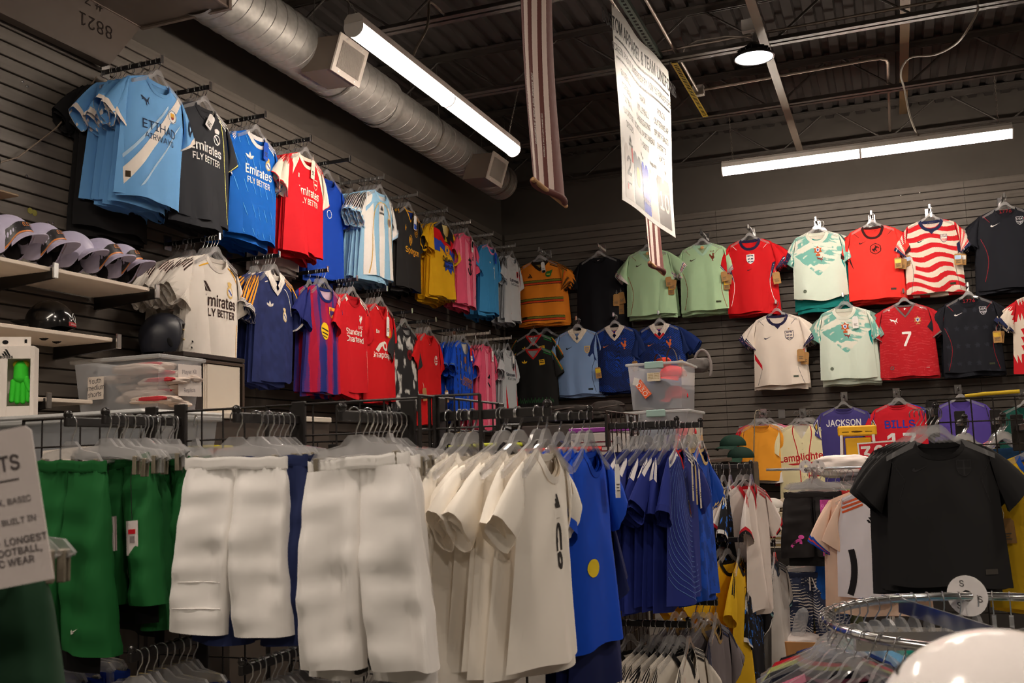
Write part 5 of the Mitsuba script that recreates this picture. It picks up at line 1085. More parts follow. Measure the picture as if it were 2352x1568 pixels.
ned = Look(NE, collar=NK, cw=.022, nd=.125, cuff=[(.84, 1.0, NK)], inner=NE * .95, L=.75, prints=[('logo', swoosh(-.10, -.17, .075), NK), ('crest', P2(star_poly(.058, 6, .92), (.015, -.245)), NK), ('crest_face', P2(star_poly(.050, 6, .92), (.015, -.245)), NE * .95, .003), ('crest_lion', xf2(lion(0, 0, .066), (.015, -.245), (1, 1), .9), NK, .004), ('side_panel', cat2(poly((-.25, -.24), (-.20, -.44), (-.235, -.36)), poly((.25, -.24), (.21, -.42), (.235, -.36))), NK), hem_tag(sr(80, 60, 56), .13, -.67), raglan_marks(NK), ('neck_label', txt('orange', .018, .0, -.065), sr(160, 30, 30))])
M, sh = back_stack(7, -.075, BZ, ned, 8, 'bright orange red jersey with a black lion badge and black cuffs', 'bright orange red jersey behind the lion badge front one', armlabel='arm above the bright orange red jerseys', first=-.05)
for q, (tx, tz, rt) in enumerate(((.215, -.36, 0), (.265, -.37, -.12), (.30, -.34, .15))):
    tag(sh, M, tx, tz, '%s brown cardboard tag at the right sleeve of the bright orange red jersey' % ('left', 'middle', 'right')[q], col=KRAFT * (1 - .08 * q), band=(sr(230, 210, 110), None, sr(180, 200, 225))[q], w=.068, h=.105, rot=rt, off=.05 - .015 * q)
SW_, SRD = sr(226, 212, 196), sr(204, 32, 42)
def usawave(x, z): return np.sin(2 * PI * ((z + .020 * np.sin(x * 17 + z * 7) * (1 + .9 * sstep(-.2, -.7, z)) + .05 * x) / .098) + .9) > .0
def usa_t(x, z, f):
    m = usawave(x, z) & ~((np.abs(x) > .17 + .25 * np.abs(z + .47)) & (z < -.36) & (z > -.57)); return np.where(m[:, None], SRD, SW_)
def usa_s(a, b, side): return np.where((np.sin(a * 24 + .5) > .1)[:, None], SRD, SW_)
def usa_look(): return Look(SW_, torso=usa_t, sleevefn=usa_s, collar=sr(34, 40, 76), cw=.028, nd=.10, cuff=[(.88, 1.0, sr(34, 40, 76))], inner=sr(222, 210, 196), nc=64, nr=120, L=.735, prints=[('collar_point', poly((-.035, -.115), (.035, -.115), (0, -.155)), sr(34, 40, 76)), ('logo', swoosh(-.10, -.215, .072), sr(30, 30, 50)), hem_tag(sr(50, 56, 40), .13, -.665), ('underarm_panel', poly((.245, -.24), (.25, -.35), (.225, -.36), (.215, -.27)), sr(34, 40, 76)), ('neck_script', txt('1776', .022, 0, -.06), sr(150, 130, 120)), seams(sr(90, 60, 60), [(.235, -.33), (.18, -.47), (.18, -.50), (.225, -.72)], .003)] + tabs_usa(.105, -.205, sr(236, 226, 214), sr(90, 60, 90), SRD))
usa_rest = Look(SW_, torso=usa_t, sleevefn=usa_s, cuff=[(.86, 1.0, sr(34, 40, 76))], inner=SW_)
M, sh = back_stack(8, .466, BZ, usa_look(), 4, 'white jersey with wavy red stripes and a letter crest, upper row', 'red and white wavy jersey behind the upper front one', armlabel='arm above the wavy red and white jersey', rest_look=usa_rest)
for q, (tx, rt) in enumerate(((.215, 0), (.26, -.1))):
    tag(sh, M, tx, -.375, '%s brown cardboard tag at the right side of the wavy striped jersey' % ('left', 'right')[q], col=KRAFT * (1 - .1 * q), band=(sr(180, 205, 232), WHITE)[q], w=.07, h=.11, rot=rt, off=.045 - .015 * q)
DN = sr(26, 28, 36)
def stars_t(x, z, f):
    c = np.tile(DN, (len(x), 1)); gx, gz = np.floor(x / .085), np.floor(z / .085); rx, rz = x / .085 - gx - .5, z / .085 - gz - .5; r = np.hypot(rx, rz); a = np.arctan2(rx, rz)
    m = (r < .22 + .1 * np.cos(5 * a)) & (np.sin(gx * 12.9 + gz * 78.2) > .2); c[m] = DN * 1.9; return c
def usan_look(stars): return Look(DN, torso=stars_t if stars else None, collar=DN * .9, inner=DN, nc=72 if stars else 22, nr=90 if stars else 22, prints=[('logo', swoosh(-.10, -.16, .08), WHITE), ('shoulder_lines', cat2(line([(-.20, -.055), (-.145, -.125)], .005), line([(.20, -.055), (.145, -.125)], .005)), sr(150, 26, 40)), side_pipes(sr(140, 26, 40)), ('neck_script', txt('1776', .032, 0, -.05), sr(170, 30, 40)), hem_tag(sr(60, 64, 50), .13, -.66)] + tabs_usa(.115, -.14, DN, sr(200, 198, 204), sr(200, 198, 204)))
M, sh = back_stack(9, 1.13, BZ + .03, usan_look(False), 7, 'plain dark navy jersey with a white letter crest at the right edge', 'dark navy jersey behind the plain letter crest one', armlabel='arm above the dark navy jersey at the right edge', w=.27, L=.78)
# --- second row
JB = sr(26, 26, 26); GRN, GLD2, RD2 = sr(30, 110, 50), sr(220, 170, 40), sr(190, 36, 36)
def jb_look(): return Look(JB, collar=RD2, cw=.018, nd=.12, vneck=True, stripes=GRN, stripe_len=.9, inner=sr(150, 150, 150), prints=[('logo', trefoil(-.105, -.16, .05), GLD2), ('crest', P2(affinity.rotate(sbox(-.032, -.03, .032, .03), 8), (.10, -.17)), GLD2), ('crest_lines', cat2(rect(.075, .125, -.176, -.168), rect(.075, .12, -.156, -.150)), JB, .003), ('zigzag_print', cat2(*[line([(-.22 + k * .022, -.62), (-.209 + k * .022, -.56 - .02 * (k % 2)), (-.198 + k * .022, -.62)], .004) for k in range(20)]), sr(40, 90, 50)), ('lower_print', cat2(*[star(-.2 + k * .05, -.67, .018, 4, .5) for k in range(9)]), sr(80, 26, 24))])
def jstripes(t, M, sh, root):
    for b0, b1, c in ((.05, .2, GRN), (.24, .40, GLD2), (.44, .60, RD2)):
        for sd in (-1, 1): part(root, 'shoulder_stripe', sh.sleeve_patch(sd, 0, .9, b0, b1, .003), 'fabric', c, smooth=False, M=M)
back_arm(-3.71, BZ2, .33, 'arm above the black jerseys with red collars')
for k, (a, dz, lb) in enumerate(((.28, 0, 'black jersey with red collar and gold emblems, upper of the two in the corner'), (.36, -.16, 'black jersey with red collar and gold emblems, hung lower in front of its twin'))):
    M = frame((-3.72 + .02 * k, YB - a, BZ2 + dz - .01), -PI / 2, 0)
    t, sh = make_shirt('jersey', jb_look(), M, lb, 'shirt', None, 500 + k); hanger(M, 'clear hanger of the %s black jersey with red collar' % ('upper', 'lower')[k], None)
    jstripes(t, M, sh, t)
face_out('jersey', Look(sr(28, 28, 28), sleeve=sr(30, 70, 40)), (-3.60, YB - .20, BZ2), -PI / 2, 4, 'black jersey with green sleeves behind the red collared pair', 'black jersey deep behind the red collared pair', 'black jerseys behind the red collared pair', 'clear hanger of a black jersey behind the pair', seed=303)
SB = sr(132, 162, 206)
skyp = Look(SB, polo=sr(226, 214, 196), nd=.13, vneck=True, inner=SB, prints=[('logo', swoosh(-.095, -.205, .08), BLACK), ('crest', shield(.11, -.235, .062, .085), sr(214, 180, 110)), ('crest_face', shield(.11, -.235, .045, .065), sr(150, 140, 150), .003), ('crest_mark', ring(.11, -.235, .008, .016), sr(190, 150, 70), .004), ('neck_print', ring(0, -.065, .014, .018), sr(60, 90, 150)), hem_tag(sr(40, 50, 50), .11, -.68), ('cord_line', curve([(.20, -.33), (.13, -.45), (.15, -.55), (.19, -.70)], .004), sr(60, 70, 90))], nc=26)
M, sh = back_stack(10, -3.205, BZ2 + .005, skyp, 7, 'pale blue jersey with a cream collar and gold crest', 'pale blue jersey behind the cream collared one', armlabel='arm above the pale blue jerseys with cream collar', first=-.04)
tag(sh, M, .225, -.44, 'brown cardboard tag with yellow sticker at the side of the pale blue jersey', col=KRAFT, band=sr(226, 200, 60), w=.065, h=.12, off=.05)
F1, F2 = sr(24, 34, 66), sr(20, 70, 180)
def fr_t(x, z, f):
    s = ((x * .62 + z * .78) / .016) % 1 > .5; n = meshkit.noise(np.stack([x * 6 + z * 2, z * 13, x * 0 + 2], -1)) ; m = s * np.where(n > .52, .75, .28)
    return F1 * (1 - m)[:, None] + F2 * m[:, None]
def fr_look(): return Look(F1, sleeve=sr(24, 44, 96), torso=fr_t, polo=sr(214, 204, 194), nd=.14, vneck=True, inner=sr(36, 56, 170), nc=80, nr=100, prints=[('logo', swoosh(-.10, -.22, .075), sr(226, 120, 70)), ('badge', rooster(.105, -.215, .095), sr(214, 104, 60)), ('badge_stars', cat2(star(.09, -.15, .008), star(.115, -.15, .008)), sr(214, 104, 60)), ('neck_print', ring(0, -.07, .012, .02), sr(200, 110, 90)), hem_tag(sr(90, 70, 40), .14, -.66)])
fr_rest = Look(sr(22, 40, 90), sleeve=sr(22, 44, 104))
for k, (xx, fl, rl, al, zz) in enumerate(((-2.78, 'dark blue hatched jersey with white collar, left of the pair', 'dark blue hatched jersey behind the left one of the pair', 'arm above the left dark blue hatched jersey', BZ2 + .01), (-2.285, 'dark blue hatched jersey with white collar and red neck, behind the clear tub', 'dark blue hatched jersey behind the one with the red neck', 'arm above the dark blue hatched jersey by the tub', BZ2 - .01))):
    M, sh = back_stack(11 + k, xx, zz, fr_look(), 6, fl, rl, armlabel=al, first=-.06, rest_look=fr_rest)
    tag(sh, M, .21, -.40, 'brown cardboard tag at the side of the %s dark blue hatched jersey' % ('left', 'right')[k], col=KRAFT * .85, w=.06, h=.11, off=.02)
    if k: part([q for q in labels if labels[q].get('label') == fl][0], 'neck_trim', sh.decal(cat2(line([(-.05, -.105), (0, -.15), (.05, -.105)], .022)), .010, edge=None), 'fabric', sr(200, 30, 40), smooth=False, M=M)
EW = sr(228, 216, 204)
engw = Look(EW, collar=ENV, cw=.024, nd=.105, cuff=engcuff(sr(214, 150, 150)), inner=sr(214, 202, 190), L=.735, prints=[('collar_line', (lambda sh: curve([(-.094, -.01), (-.09, -.11), (0, -.135), (.09, -.11), (.094, -.01)], .005)), sr(200, 160, 170), .0045), ('collar_point', poly((-.04, -.115), (.04, -.115), (0, -.16)), ENV), ('logo', swoosh(-.10, -.245, .08), ENV), ('star_mark', star(.11, -.165, .010), sr(200, 150, 80)), ('crest', shield(.112, -.235, .088, .10), ENV), ('crest_face', shield(.112, -.235, .078, .09), EW, .003), ('crest_lions', lions(.112, -.232, 0, 1.45), ENV, .004), ('red_flash', cat2(poly((-.25, -.395), (-.18, -.52), (-.175, -.57), (-.25, -.46)), poly((.25, -.37), (.215, -.40), (.19, -.46), (.195, -.50), (.25, -.42))), sr(206, 30, 46)), raglan_marks(sr(90, 86, 100)), seams(sr(100, 96, 104), [(.18, -.56), (.20, -.64), (.235, -.73)], .003), hem_tag(sr(84, 92, 84), .13, -.665), ('neck_lettering', txt('ENGLAND', .016, 0, -.058, True, .9), sr(190, 60, 60), .0022, False)])
M, sh = back_stack(13, -1.057, BZ2, engw, 8, 'white jersey with navy collar, lion shield and red side flashes', 'white jersey with navy cuffs behind the red flash one', armlabel='arm above the white lion shield jersey', first=-.05)
for q, (tx, tz, rt) in enumerate(((.215, -.385, .0), (.26, -.415, -.12))):
    tag(sh, M, tx, tz, '%s brown cardboard tag at the right side of the white lion shield jersey' % ('left', 'right')[q], col=KRAFT * (1 - .1 * q), w=.072, h=.125, rot=rt, off=.05 - .015 * q)
M, sh = back_stack(14, -.40, BZ2 + .01, por_look(), 1, 'white and sea green wave jersey with a white tag, lower row', '', armlabel='arm above the lower wave jersey', a=.30, first=.02)
tag(sh, M, .10, -.105, 'white tag with a small red emblem on the lower wave jersey', w=.055, h=.12, rot=0.02)
face_out('jersey', por_rest, (-.375, YB - .265, BZ2 + .01), -PI / 2, 7, 'pale jersey just behind the lower wave jersey', 'pale jersey deeper behind the lower wave jersey', 'pale jerseys behind the lower wave jersey', 'clear hanger with a pale jersey, lower row', seed=304, L=.745, w=.26)
P7 = sr(186, 30, 40)
def p7t(x, z, f):
    q = np.sin((z + .008 * np.sin(x * 42)) * 2 * PI / .026); m = (q > .55) * .5 * (meshkit.noise(np.stack([x * 30, z * 60, x * 0], -1)) > .4)
    return P7 * (1 - m)[:, None] + sr(206, 70, 76) * m[:, None]
por7 = Look(P7, torso=p7t, collar=sr(120, 104, 104), cw=.016, nd=.125, vneck=True, cuff=[(.92, 1.0, sr(128, 112, 112))], inner=P7 * .9, nc=60, nr=110, prints=[('logo', cat_leap(-.11, -.17, .075), WHITE), ('shoulder_logo', cat2(cat_leap(-.155, -.055, .045), cat_leap(.15, -.055, .035)), WHITE), ('crest', cat2(P2(star_poly(.038, 6, .62), (.11, -.17)), rect(.09, .13, -.215, -.205)), sr(190, 130, 80)), ('crest_shield', shield(.11, -.172, .032, .04), sr(220, 210, 214), .003), ('crest_face', shield(.11, -.172, .018, .024), sr(80, 90, 170), .004), ('number', txt('7', .135, 0, -.42, True, .9), WHITE), ('neck_mark', star(0, -.055, .016, 4, .4), WHITE), ('hem_badge', ring(-.155, -.63, .010, .018), sr(120, 90, 90)), ('hem_line', rect(.155, .185, -.645, -.638), sr(210, 150, 150))])
M, sh = back_stack(15, .166, BZ2, por7, 3, 'red ripple jersey with a white number on the chest', 'red jersey with grey cuffs behind the numbered one', armlabel='arm above the red numbered jersey', first=.02)
M, sh = back_stack(16, .745, BZ2 + .01, usan_look(True), 6, 'dark navy starred jersey with a white letter crest, lower row', 'dark navy jersey behind the starred one', armlabel='arm above the dark navy starred jersey', first=.03)
for q, (tx, rt) in enumerate(((.215, 0.03), (.25, -.15))):
    tag(sh, M, tx, -.345, '%s brown cardboard tag at the right side of the starred navy jersey' % ('left', 'right')[q], col=KRAFT * (1 - .1 * q), band=sr(220, 180, 70) if q == 0 else None, w=.075, h=.115, rot=rt, off=.045 - .015 * q)
M, sh = back_stack(17, 1.36, BZ2 - .01, usa_look(), 4, 'white jersey with wavy red stripes cut by the right edge, lower row', 'red and white wavy jersey behind the lower one at the right edge', armlabel='arm above the lower wavy red and white jersey', rest_look=usa_rest, first=.25)
# ================================================================ SHELVES AND GOODS ON THE LEFT WALL
def shelf(y0, y1, z, label, ys, x1=-3.745):
    t = thing('wall_shelf', label, 'shelf')
    part(t, 'board', rbx(-4.14, x1, y0, y1, z - .020, z, .003), 'satin', sr(222, 208, 192), smooth=False)
    for y in ys:
        v = np.array([(x, y + dy, zz) for dy in (-.013, .013) for x, zz in ((-4.152, z - .085), (x1 + .018, z - .052), (x1 + .018, z - .004), (-4.152, z + .012))])
        part(t, 'bracket', (v, np.array([[0, 1, 2, 3], [7, 6, 5, 4], [0, 4, 5, 1], [1, 5, 6, 2], [2, 6, 7, 3], [3, 7, 4, 0]])), 'satin', sr(24, 21, 20), smooth=False)
        part(t, 'bracket_tip', rbx(x1 + .014, x1 + .026, y - .016, y + .016, z - .055, z + .022, .003), 'chrome', smooth=False)
    return t
shelf(2.2, 4.30, 2.535, 'long white wall shelf holding the pale helmets', (2.95, 3.625, 4.335))
shelf(2.2, 4.03, 2.232, 'white wall shelf holding the glossy black helmet', (3.0, 4.05))
shelf(2.0, 3.90, 1.905, 'lowest white wall shelf behind the white glove box', (2.6, 3.6))
LAV = sr(186, 180, 206)
for i, (y, w, lb) in enumerate(((3.475, True, 'pale lavender batting helmet cut by the left edge, with dark front panel'), (3.665, True, 'pale lavender batting helmet second from the left, with dark front panel and orange line'), (3.865, False, 'plain pale lavender batting helmet, the one without a dark panel'), (4.055, True, 'pale lavender batting helmet second from the right on the shelf'), (4.215, True, 'pale lavender batting helmet at the right end of the shelf'))):
    helmet(mat4((-3.875 + .01 * (i % 2), y, 2.537), rz=-PI / 2 + .38 + .06 * (i % 3)), lb, LAV, band=(sr(38, 34, 38), sr(206, 122, 52), 'XVT 2.0') if w else None, liner=sr(40, 36, 40))
M = mat4((-3.93, 3.795, 2.233), rz=PI * .62)
t, surf, tm = helmet(M, 'glossy black batting helmet with a white oval emblem on the middle shelf', sr(14, 13, 14), brim=True, ears=0.25, mat='gloss')
def onhelm(vf, th0, ph0, off, nm, c):
    v, f = sub2(vf, .008); part(t, nm, (surf(th0 - v[:, 1] / .125, ph0 + v[:, 0] / .11, off), f), 'satin', c, M=M, smooth=False)
pb = -PI / 2 + .26
onhelm(cat2(P2(affinity.scale(disc_poly(.030), 1.45, .95).difference(affinity.scale(disc_poly(.0262), 1.45, .93)))), 1.32, pb, .003, 'emblem_ring', WHITE)
onhelm(xf2(text('R', .034, True), (-.002, -.017), (1.35, 1), 0, .35), 1.32, pb, .003, 'emblem_letter', WHITE)
onhelm(rect(-.075, .075, -.012, .008), 1.58, pb, .003, 'label_band', sr(150, 24, 32))
onhelm(txt('OFFICIAL BATTING HELMET', .0065, 0, -.006, True, 1.0), 1.58, pb, .004, 'label_lettering', sr(216, 196, 196))
onhelm(rect(-.07, -.035, .010, .014), 1.50, pb, .003, 'small_print', sr(130, 120, 124))
# wide white ledge with tubs, cabinet and the dark helmet
t = thing('display_ledge', 'white ledge under the clear tub of folded clothes', 'shelf')
part(t, 'top', rbx(-4.14, -3.40, 3.92, 5.6, 1.812, 1.845, .004), 'satin', sr(214, 204, 190), smooth=False)
part(t, 'front', rbx(-3.45, -3.42, 3.95, 5.6, .1, 1.81, .003), 'satin', sr(70, 62, 56), smooth=False)
tub(-4.0, -3.45, 4.03, 4.365, 1.846, 2.130, 'clear tub full of white and red clothes with two handwritten notes', taper=.025)
rr = np.random.default_rng(4)
def bundle(c, s, seed, n=16):
    """soft folded heap: a rounded block with creases"""
    m = trimesh.creation.icosphere(3, 1.0); v = np.asarray(m.vertices); v = np.sign(v) * np.abs(v) ** .62; d = meshkit.fbm(v * 2.2 + seed, 4, seed) - .5
    return (v * (1 + .35 * d[:, None])) * np.asarray(s) + np.asarray(c), np.asarray(m.faces)
for i in range(14):
    c = (rr.uniform(-3.92, -3.53), rr.uniform(4.10, 4.30), 1.885 + .022 * i * .75)
    red = i % 3 == 1
    k = thing('folded_garment', 'bagged white garment inside the clear tub' if not red else 'white garment with a red panel inside the clear tub', 'clothes', 'clothes folded in the clear tub')
    part(k, 'cloth', bundle(c, (.13, .085, .022), i), 'fabric', sr(214, 198, 186), smooth=True)
    if red: part(k, 'red_panel', bundle((c[0] + .03, c[1] - .055, c[2] + .004), (.09, .035, .013), i + 50), 'fabric', sr(196, 58, 66), smooth=True)
def note(o, ex, w, h, lines, label, hh=.03, tilt=0.0, col=sr(226, 216, 206), ink=sr(70, 64, 66)):
    t = thing('paper_note', label, 'note'); ex = np.asarray(ex, float); ez = np.array([0, 0, 1.0]); c, s = math.cos(tilt), math.sin(tilt); a = ex * c + ez * s; b = -ex * s + ez * c
    part(t, 'sheet', on_plane(flat(sbox(-w / 2, -h / 2, w / 2, h / 2)), o, a, b), 'matte', col, smooth=False)
    for k, l in enumerate(lines): part(t, 'handwriting', on_plane(txt(l, hh, (k % 2) * .008 - .004, h * .5 - (k + 1) * h / (len(lines) + .45), False, .85, .06), o, a, b, .0012), 'matte', ink, smooth=False)
note((-3.83, 4.005, 1.975), (1, 0, 0), .105, .118, ('Youth', 'medium', 'shorts'), 'small paper note with large handwriting on the front of the clear tub', .026)
note((-3.425, 4.24, 2.005), (0, 1, 0), .185, .165, ('Player Kit', 'Home USA', 'Replica'), 'paper note with pencil handwriting on the end of the clear tub', .022, .02, sr(222, 212, 206), sr(150, 142, 146))
t = thing('dark_cabinet', 'black display cabinet with a blank cream panel, right of the clear tub', 'cabinet')
part(t, 'body', cat(rbx(-4.12, -3.63, 4.43, 4.965, 1.846, 2.185, .004)), 'satin', sr(32, 27, 25), smooth=False)
part(t, 'top_edge', rbx(-4.13, -3.615, 4.42, 4.975, 2.165, 2.19, .003), 'satin', sr(40, 33, 30), smooth=False)
for k, y in enumerate((4.60, 4.612, 4.625)): part(t, 'panel_sheet', rbx(-3.628 + .004 * k, -3.624 + .004 * k, y, y + .30, 1.80, 2.135, .001), 'satin', sr(214, 204, 190), smooth=False)
part(t, 'panel_frame', cat(rbx(-3.63, -3.61, 4.945, 4.965, 1.80, 2.16, .002), rbx(-3.63, -3.61, 4.58, 4.965, 2.14, 2.155, .002)), 'steel', sr(96, 84, 76), smooth=False)
M = mat4((-3.90, 4.60, 2.19), rz=-.50, s=1.05)
NVH = sr(34, 36, 46)
t, surf, tm = helmet(M, 'dark navy face helmet with an open front, standing on the black cabinet', NVH, brim=False, ears=1.2, rx=.112, ry=.135, rz=.13, openface=True, pad=sr(18, 18, 20))
for sx, a, b in ((1, .62, 1.35), (1, .55, 1.75), (-1, .62, 1.35)):
    p0 = np.array(surf(np.array([b]), np.array([PI / 2 - sx * (PI / 2 - .0) + sx * .55]), .002)[0]); part(t, 'rivet', (trimesh.creation.icosphere(1, .006).vertices + p0, trimesh.creation.icosphere(1, .006).faces), 'steel', sr(190, 170, 120), M=M)
for k in range(3):
    q = np.linspace(-.55, .55, 9) + PI / 2; part(t, 'cage_bar', tube(surf(np.full(9, 1.75 + .22 * k), q, .02), .004, 6), 'satin', sr(22, 22, 24), M=M)
part(t, 'ear_vent', moved((trimesh.creation.icosphere(2, 1.0).vertices * [.004, .014, .026], trimesh.creation.icosphere(2, 1.0).faces), mat4((.110, -.01, .07), rx=.4)), 'matte', BLACK, M=M)
for k in range(24): 
    th, p = .45 + .12 * (k // 6), PI / 2 + .9 + .12 * (k % 6); c = surf(np.array([th]), np.array([p]), .001)[0]
    part(t, 'crown_hole', (trimesh.creation.icosphere(1, .0035).vertices + c, trimesh.creation.icosphere(1, .0035).faces), 'matte', sr(14, 14, 18), M=M)
part(t, 'size_sticker', on_plane(flat(sbox(-.03, -.008, .03, .008)), (.02, .03, .255), (1, 0, 0), (0, .8, -.35), .001), 'matte', sr(196, 170, 150), smooth=False, M=M)
# second tub with a lid, nearer, and the glove box on it
tub(-3.56, -2.70, 3.06, 3.52, 1.50, 1.765, 'lidded clear tub beside the green shorts, under the white glove box', lid=True, taper=.02)
for i in range(7):
    k = thing('folded_garment', 'coloured garment inside the lidded tub', 'clothes', 'clothes folded in the lidded tub')
    part(k, 'cloth', bundle((-3.3 + .09 * i, 3.28, 1.57 + .02 * (i % 3)), (.09, .14, .035), 20 + i), 'fabric', (sr(90, 110, 140), sr(200, 190, 110), sr(190, 190, 190), sr(60, 90, 130))[i % 4])
note((-3.02, 3.035, 1.585), (1, 0, 0), .30, .12, ('YXS-XL',), 'white note with black marker on the lidded tub', .035, .05)
t = thing('tub_stand', 'plain dark stand under the lidded tub', 'stand'); put(t, rbx(-3.6, -2.66, 3.05, 3.56, 0, 1.498, .01), 'satin', sr(52, 46, 42), smooth=False)
t = thing('glove_box', 'white window box holding bright green goalkeeper gloves', 'box')
gx, gy, gz = -3.40, 3.20, 1.789; u = np.array([.80, .60, 0]); wv = np.array([-.60, .80, 0])
def gb(x0, x1, d0, d1, z0, z1, c=.002):
    v, f = rbx(x0, x1, d0, d1, z0, z1, c); return np.array([gx, gy, gz]) + v[:, :1] * u + v[:, 1:2] * wv + v[:, 2:] * [0, 0, 1], f
GBW = sr(218, 210, 202)
for nm, a in (('front', (-.15, -.10, 0, .004, 0, .30)), ('front', (-.012, .002, 0, .004, 0, .30)), ('front', (-.10, -.012, 0, .004, 0, .045)), ('front', (-.10, -.012, 0, .004, .245, .30)), ('back', (-.15, .002, .10, .104, 0, .30)), ('side', (0, .004, 0, .104, 0, .30)), ('side', (-.154, -.15, 0, .104, 0, .30)), ('top', (-.15, .002, 0, .104, .297, .301)), ('base', (-.15, .002, 0, .104, 0, .004))):
    part(t, nm, gb(*a), 'satin', GBW, smooth=False)
part(t, 'hang_card', gb(-.16, -.02, .05, .053, .30, .345), 'satin', GBW, smooth=False)
part(t, 'logo', on_plane(cat2(bars3(-.105, .272, .030), txt('adidas', .012, -.105, .248, True)), (gx, gy, gz), u, (0, 0, 1), .002), 'matte', BLACK, smooth=False)
part(t, 'card_print', on_plane(cat2(rect(-.045, -.035, .318, .334), oval(-.12, .322, .012, .009)), np.array([gx, gy, gz]) + wv * .049, u, (0, 0, 1), .001), 'matte', BLACK, smooth=False)
gl = thing('goalkeeper_glove', 'bright green goalkeeper glove seen through the box window', 'glove')
def blob(pts):
    ms = []
    for a, b, ra, rb in pts:
        A, B = trimesh.creation.icosphere(2, ra), trimesh.creation.icosphere(2, rb)
        h = trimesh.convex.convex_hull(np.vstack([A.vertices + a, B.vertices + b])); ms.append((np.asarray(h.vertices), np.asarray(h.faces)))
    return cat(*ms)
G = blob([((-.055, .045, .17), (-.055, .045, .215), .030, .028)] + [((-.083 + .019 * k, .04, .15), (-.088 + .022 * k, .035, .062 + .006 * abs(k - 1.5)), .0125, .0105) for k in range(4)] + [((-.035, .035, .165), (-.018, .03, .115), .013, .010)])
v, f = G; part(gl, 'hand', (np.array([gx, gy, gz]) + v[:, :1] * u + v[:, 1:2] * wv + v[:, 2:] * [0, 0, 1], f), 'fabric', sr(60, 200, 50), smooth=True)
v, f = blob([((-.07, .045, .225), (-.04, .045, .225), .018, .018)]); part(gl, 'cuff', (np.array([gx, gy, gz]) + v[:, :1] * u + v[:, 1:2] * wv + v[:, 2:] * [0, 0, 1], f), 'fabric', sr(200, 190, 60), smooth=True)
# bare hooks, nails and the black strap on the boards at far left
t = thing('peg_hook', 'bare steel peg hook on the boards at the top left', 'wall hook')
part(t, 'plate', rbx(-4.158, -4.150, 3.545, 3.580, 3.905, 3.985, .002), 'chrome', smooth=False)
part(t, 'peg', tube([(-4.15, 3.562, 3.945), (-3.98, 3.60, 3.965), (-3.86, 3.625, 3.985), (-3.85, 3.63, 4.0)], .003, 6), 'steel', sr(80, 72, 66))
t = thing('cable', 'thin grey cable hanging along the boards beside the black shirts', 'cable'); put(t, tube([(-4.14, 4.30, 3.80), (-4.14, 4.18, 3.62), (-4.13, 4.0, 3.40), (-4.12, 3.75, 3.17), (-4.11, 3.50, 3.04), (-4.10, 3.2, 3.0)], .0045, 6), 'satin', sr(120, 106, 92))
t = thing('black_bag', 'black bag hanging at the left edge', 'bag'); put(t, bundle((-3.93, 3.36, 2.99), (.03, .10, .11), 9), 'fabric', sr(20, 19, 20))
t = thing('glass_shelf_clip', 'small brown bracket at the left edge under the black bag', 'bracket'); put(t, rbx(-4.15, -3.80, 3.35, 3.47, 2.855, 2.865, .002), 'satin', sr(120, 96, 66), smooth=False)
for i, (y, z) in enumerate(((3.80, 3.60), (3.83, 3.585), (3.84, 3.10), (3.99, 2.88), (4.02, 2.885), (4.06, 2.80), (4.20, 2.83))):
    t = thing('wall_nail', 'bright nail head in the left boards', 'nail', 'nail heads in the left boards'); put(t, moved(lathe([(0, .005), (.006, .003), (.007, 0)], 8), mat4((-4.158, y, z), ry=PI / 2)), 'chrome', smooth=False)
for i, (y, z) in enumerate(((3.87, 2.92), (3.90, 2.915))):
    t = thing('dot_sticker', 'small round yellow sticker on the left boards', 'sticker', 'yellow dots on the left boards'); put(t, moved(lathe([(0, .002), (.016, .0015), (.017, 0)], 16), mat4((-4.159, y, z), ry=PI / 2)), 'satin', sr(130, 124, 40), smooth=False)
# ================================================================ GRID RACKS IN THE MIDDLE OF THE SHOP
grid_panel((-1.335, 2.80, 0), (-1, 0, 0), .61, .04, 1.745, 'black wire grid behind the white shorts, right panel')
grid_panel((-1.95, 2.80, 0), (-1, 0, 0), .61, .04, 1.745, 'black wire grid behind the white and green shorts, middle panel')
grid_panel((-2.565, 2.80, 0), (-1, 0, 0), .45, .04, 1.745, 'black wire grid behind the green shorts, left panel', nv=6)
grid_panel((-1.33, 2.69, 0), (0, 1, 0), .68, .04, 1.745, 'black wire grid that carries the white tees')
grid_panel((-1.33, 4.77, 0), (0, 1, 0), .62, .04, 1.762, 'dark brown wire grid that carries the royal blue jerseys', sr(52, 38, 32))
grid_panel((-1.35, 2.80, 0), (.98, .2, 0), .16, .9, 1.748, 'short black grid end at the corner of the tee rack', nv=3)
# --- shorts
SHZ = 1.712
def shorts_arm(x, y0, y1, z, label): return rack_arm((x, y0, z), (0, -1, 0), y0 - y1, label)
shorts_arm(-1.82, 2.79, 2.45, SHZ - .002, 'black arm holding the left white shorts')
shorts_arm(-1.42, 2.79, 2.38, 1.695, 'black arm holding the right white shorts')
shorts_arm(-2.295, 2.79, 2.43, 1.725, 'black arm crowded with clear clip hangers')
SWH = sr(232, 229, 226)
def hung(x, y, z, face, col, label, hl, seed=0, group=None, roll=0.0, hg=None, metal=True, **kw):
    M = frame((x, y, z), face, roll); t = clip_hanger(M, hl, hg, w=kw.get('ww', .36) * .86, metal=metal); a, s = shorts(M, col, label, seed, group, **kw); return a, s, M
t, s, M = hung(-1.83, 2.475, SHZ, -PI / 2 + .06, SWH, 'white shorts with a gathered waist, the left of the two big pairs', 'clear clip hanger of the left white shorts', 3, L=.475, ww=.355, wb=.375, roll=-.02, wrinkle=.014)
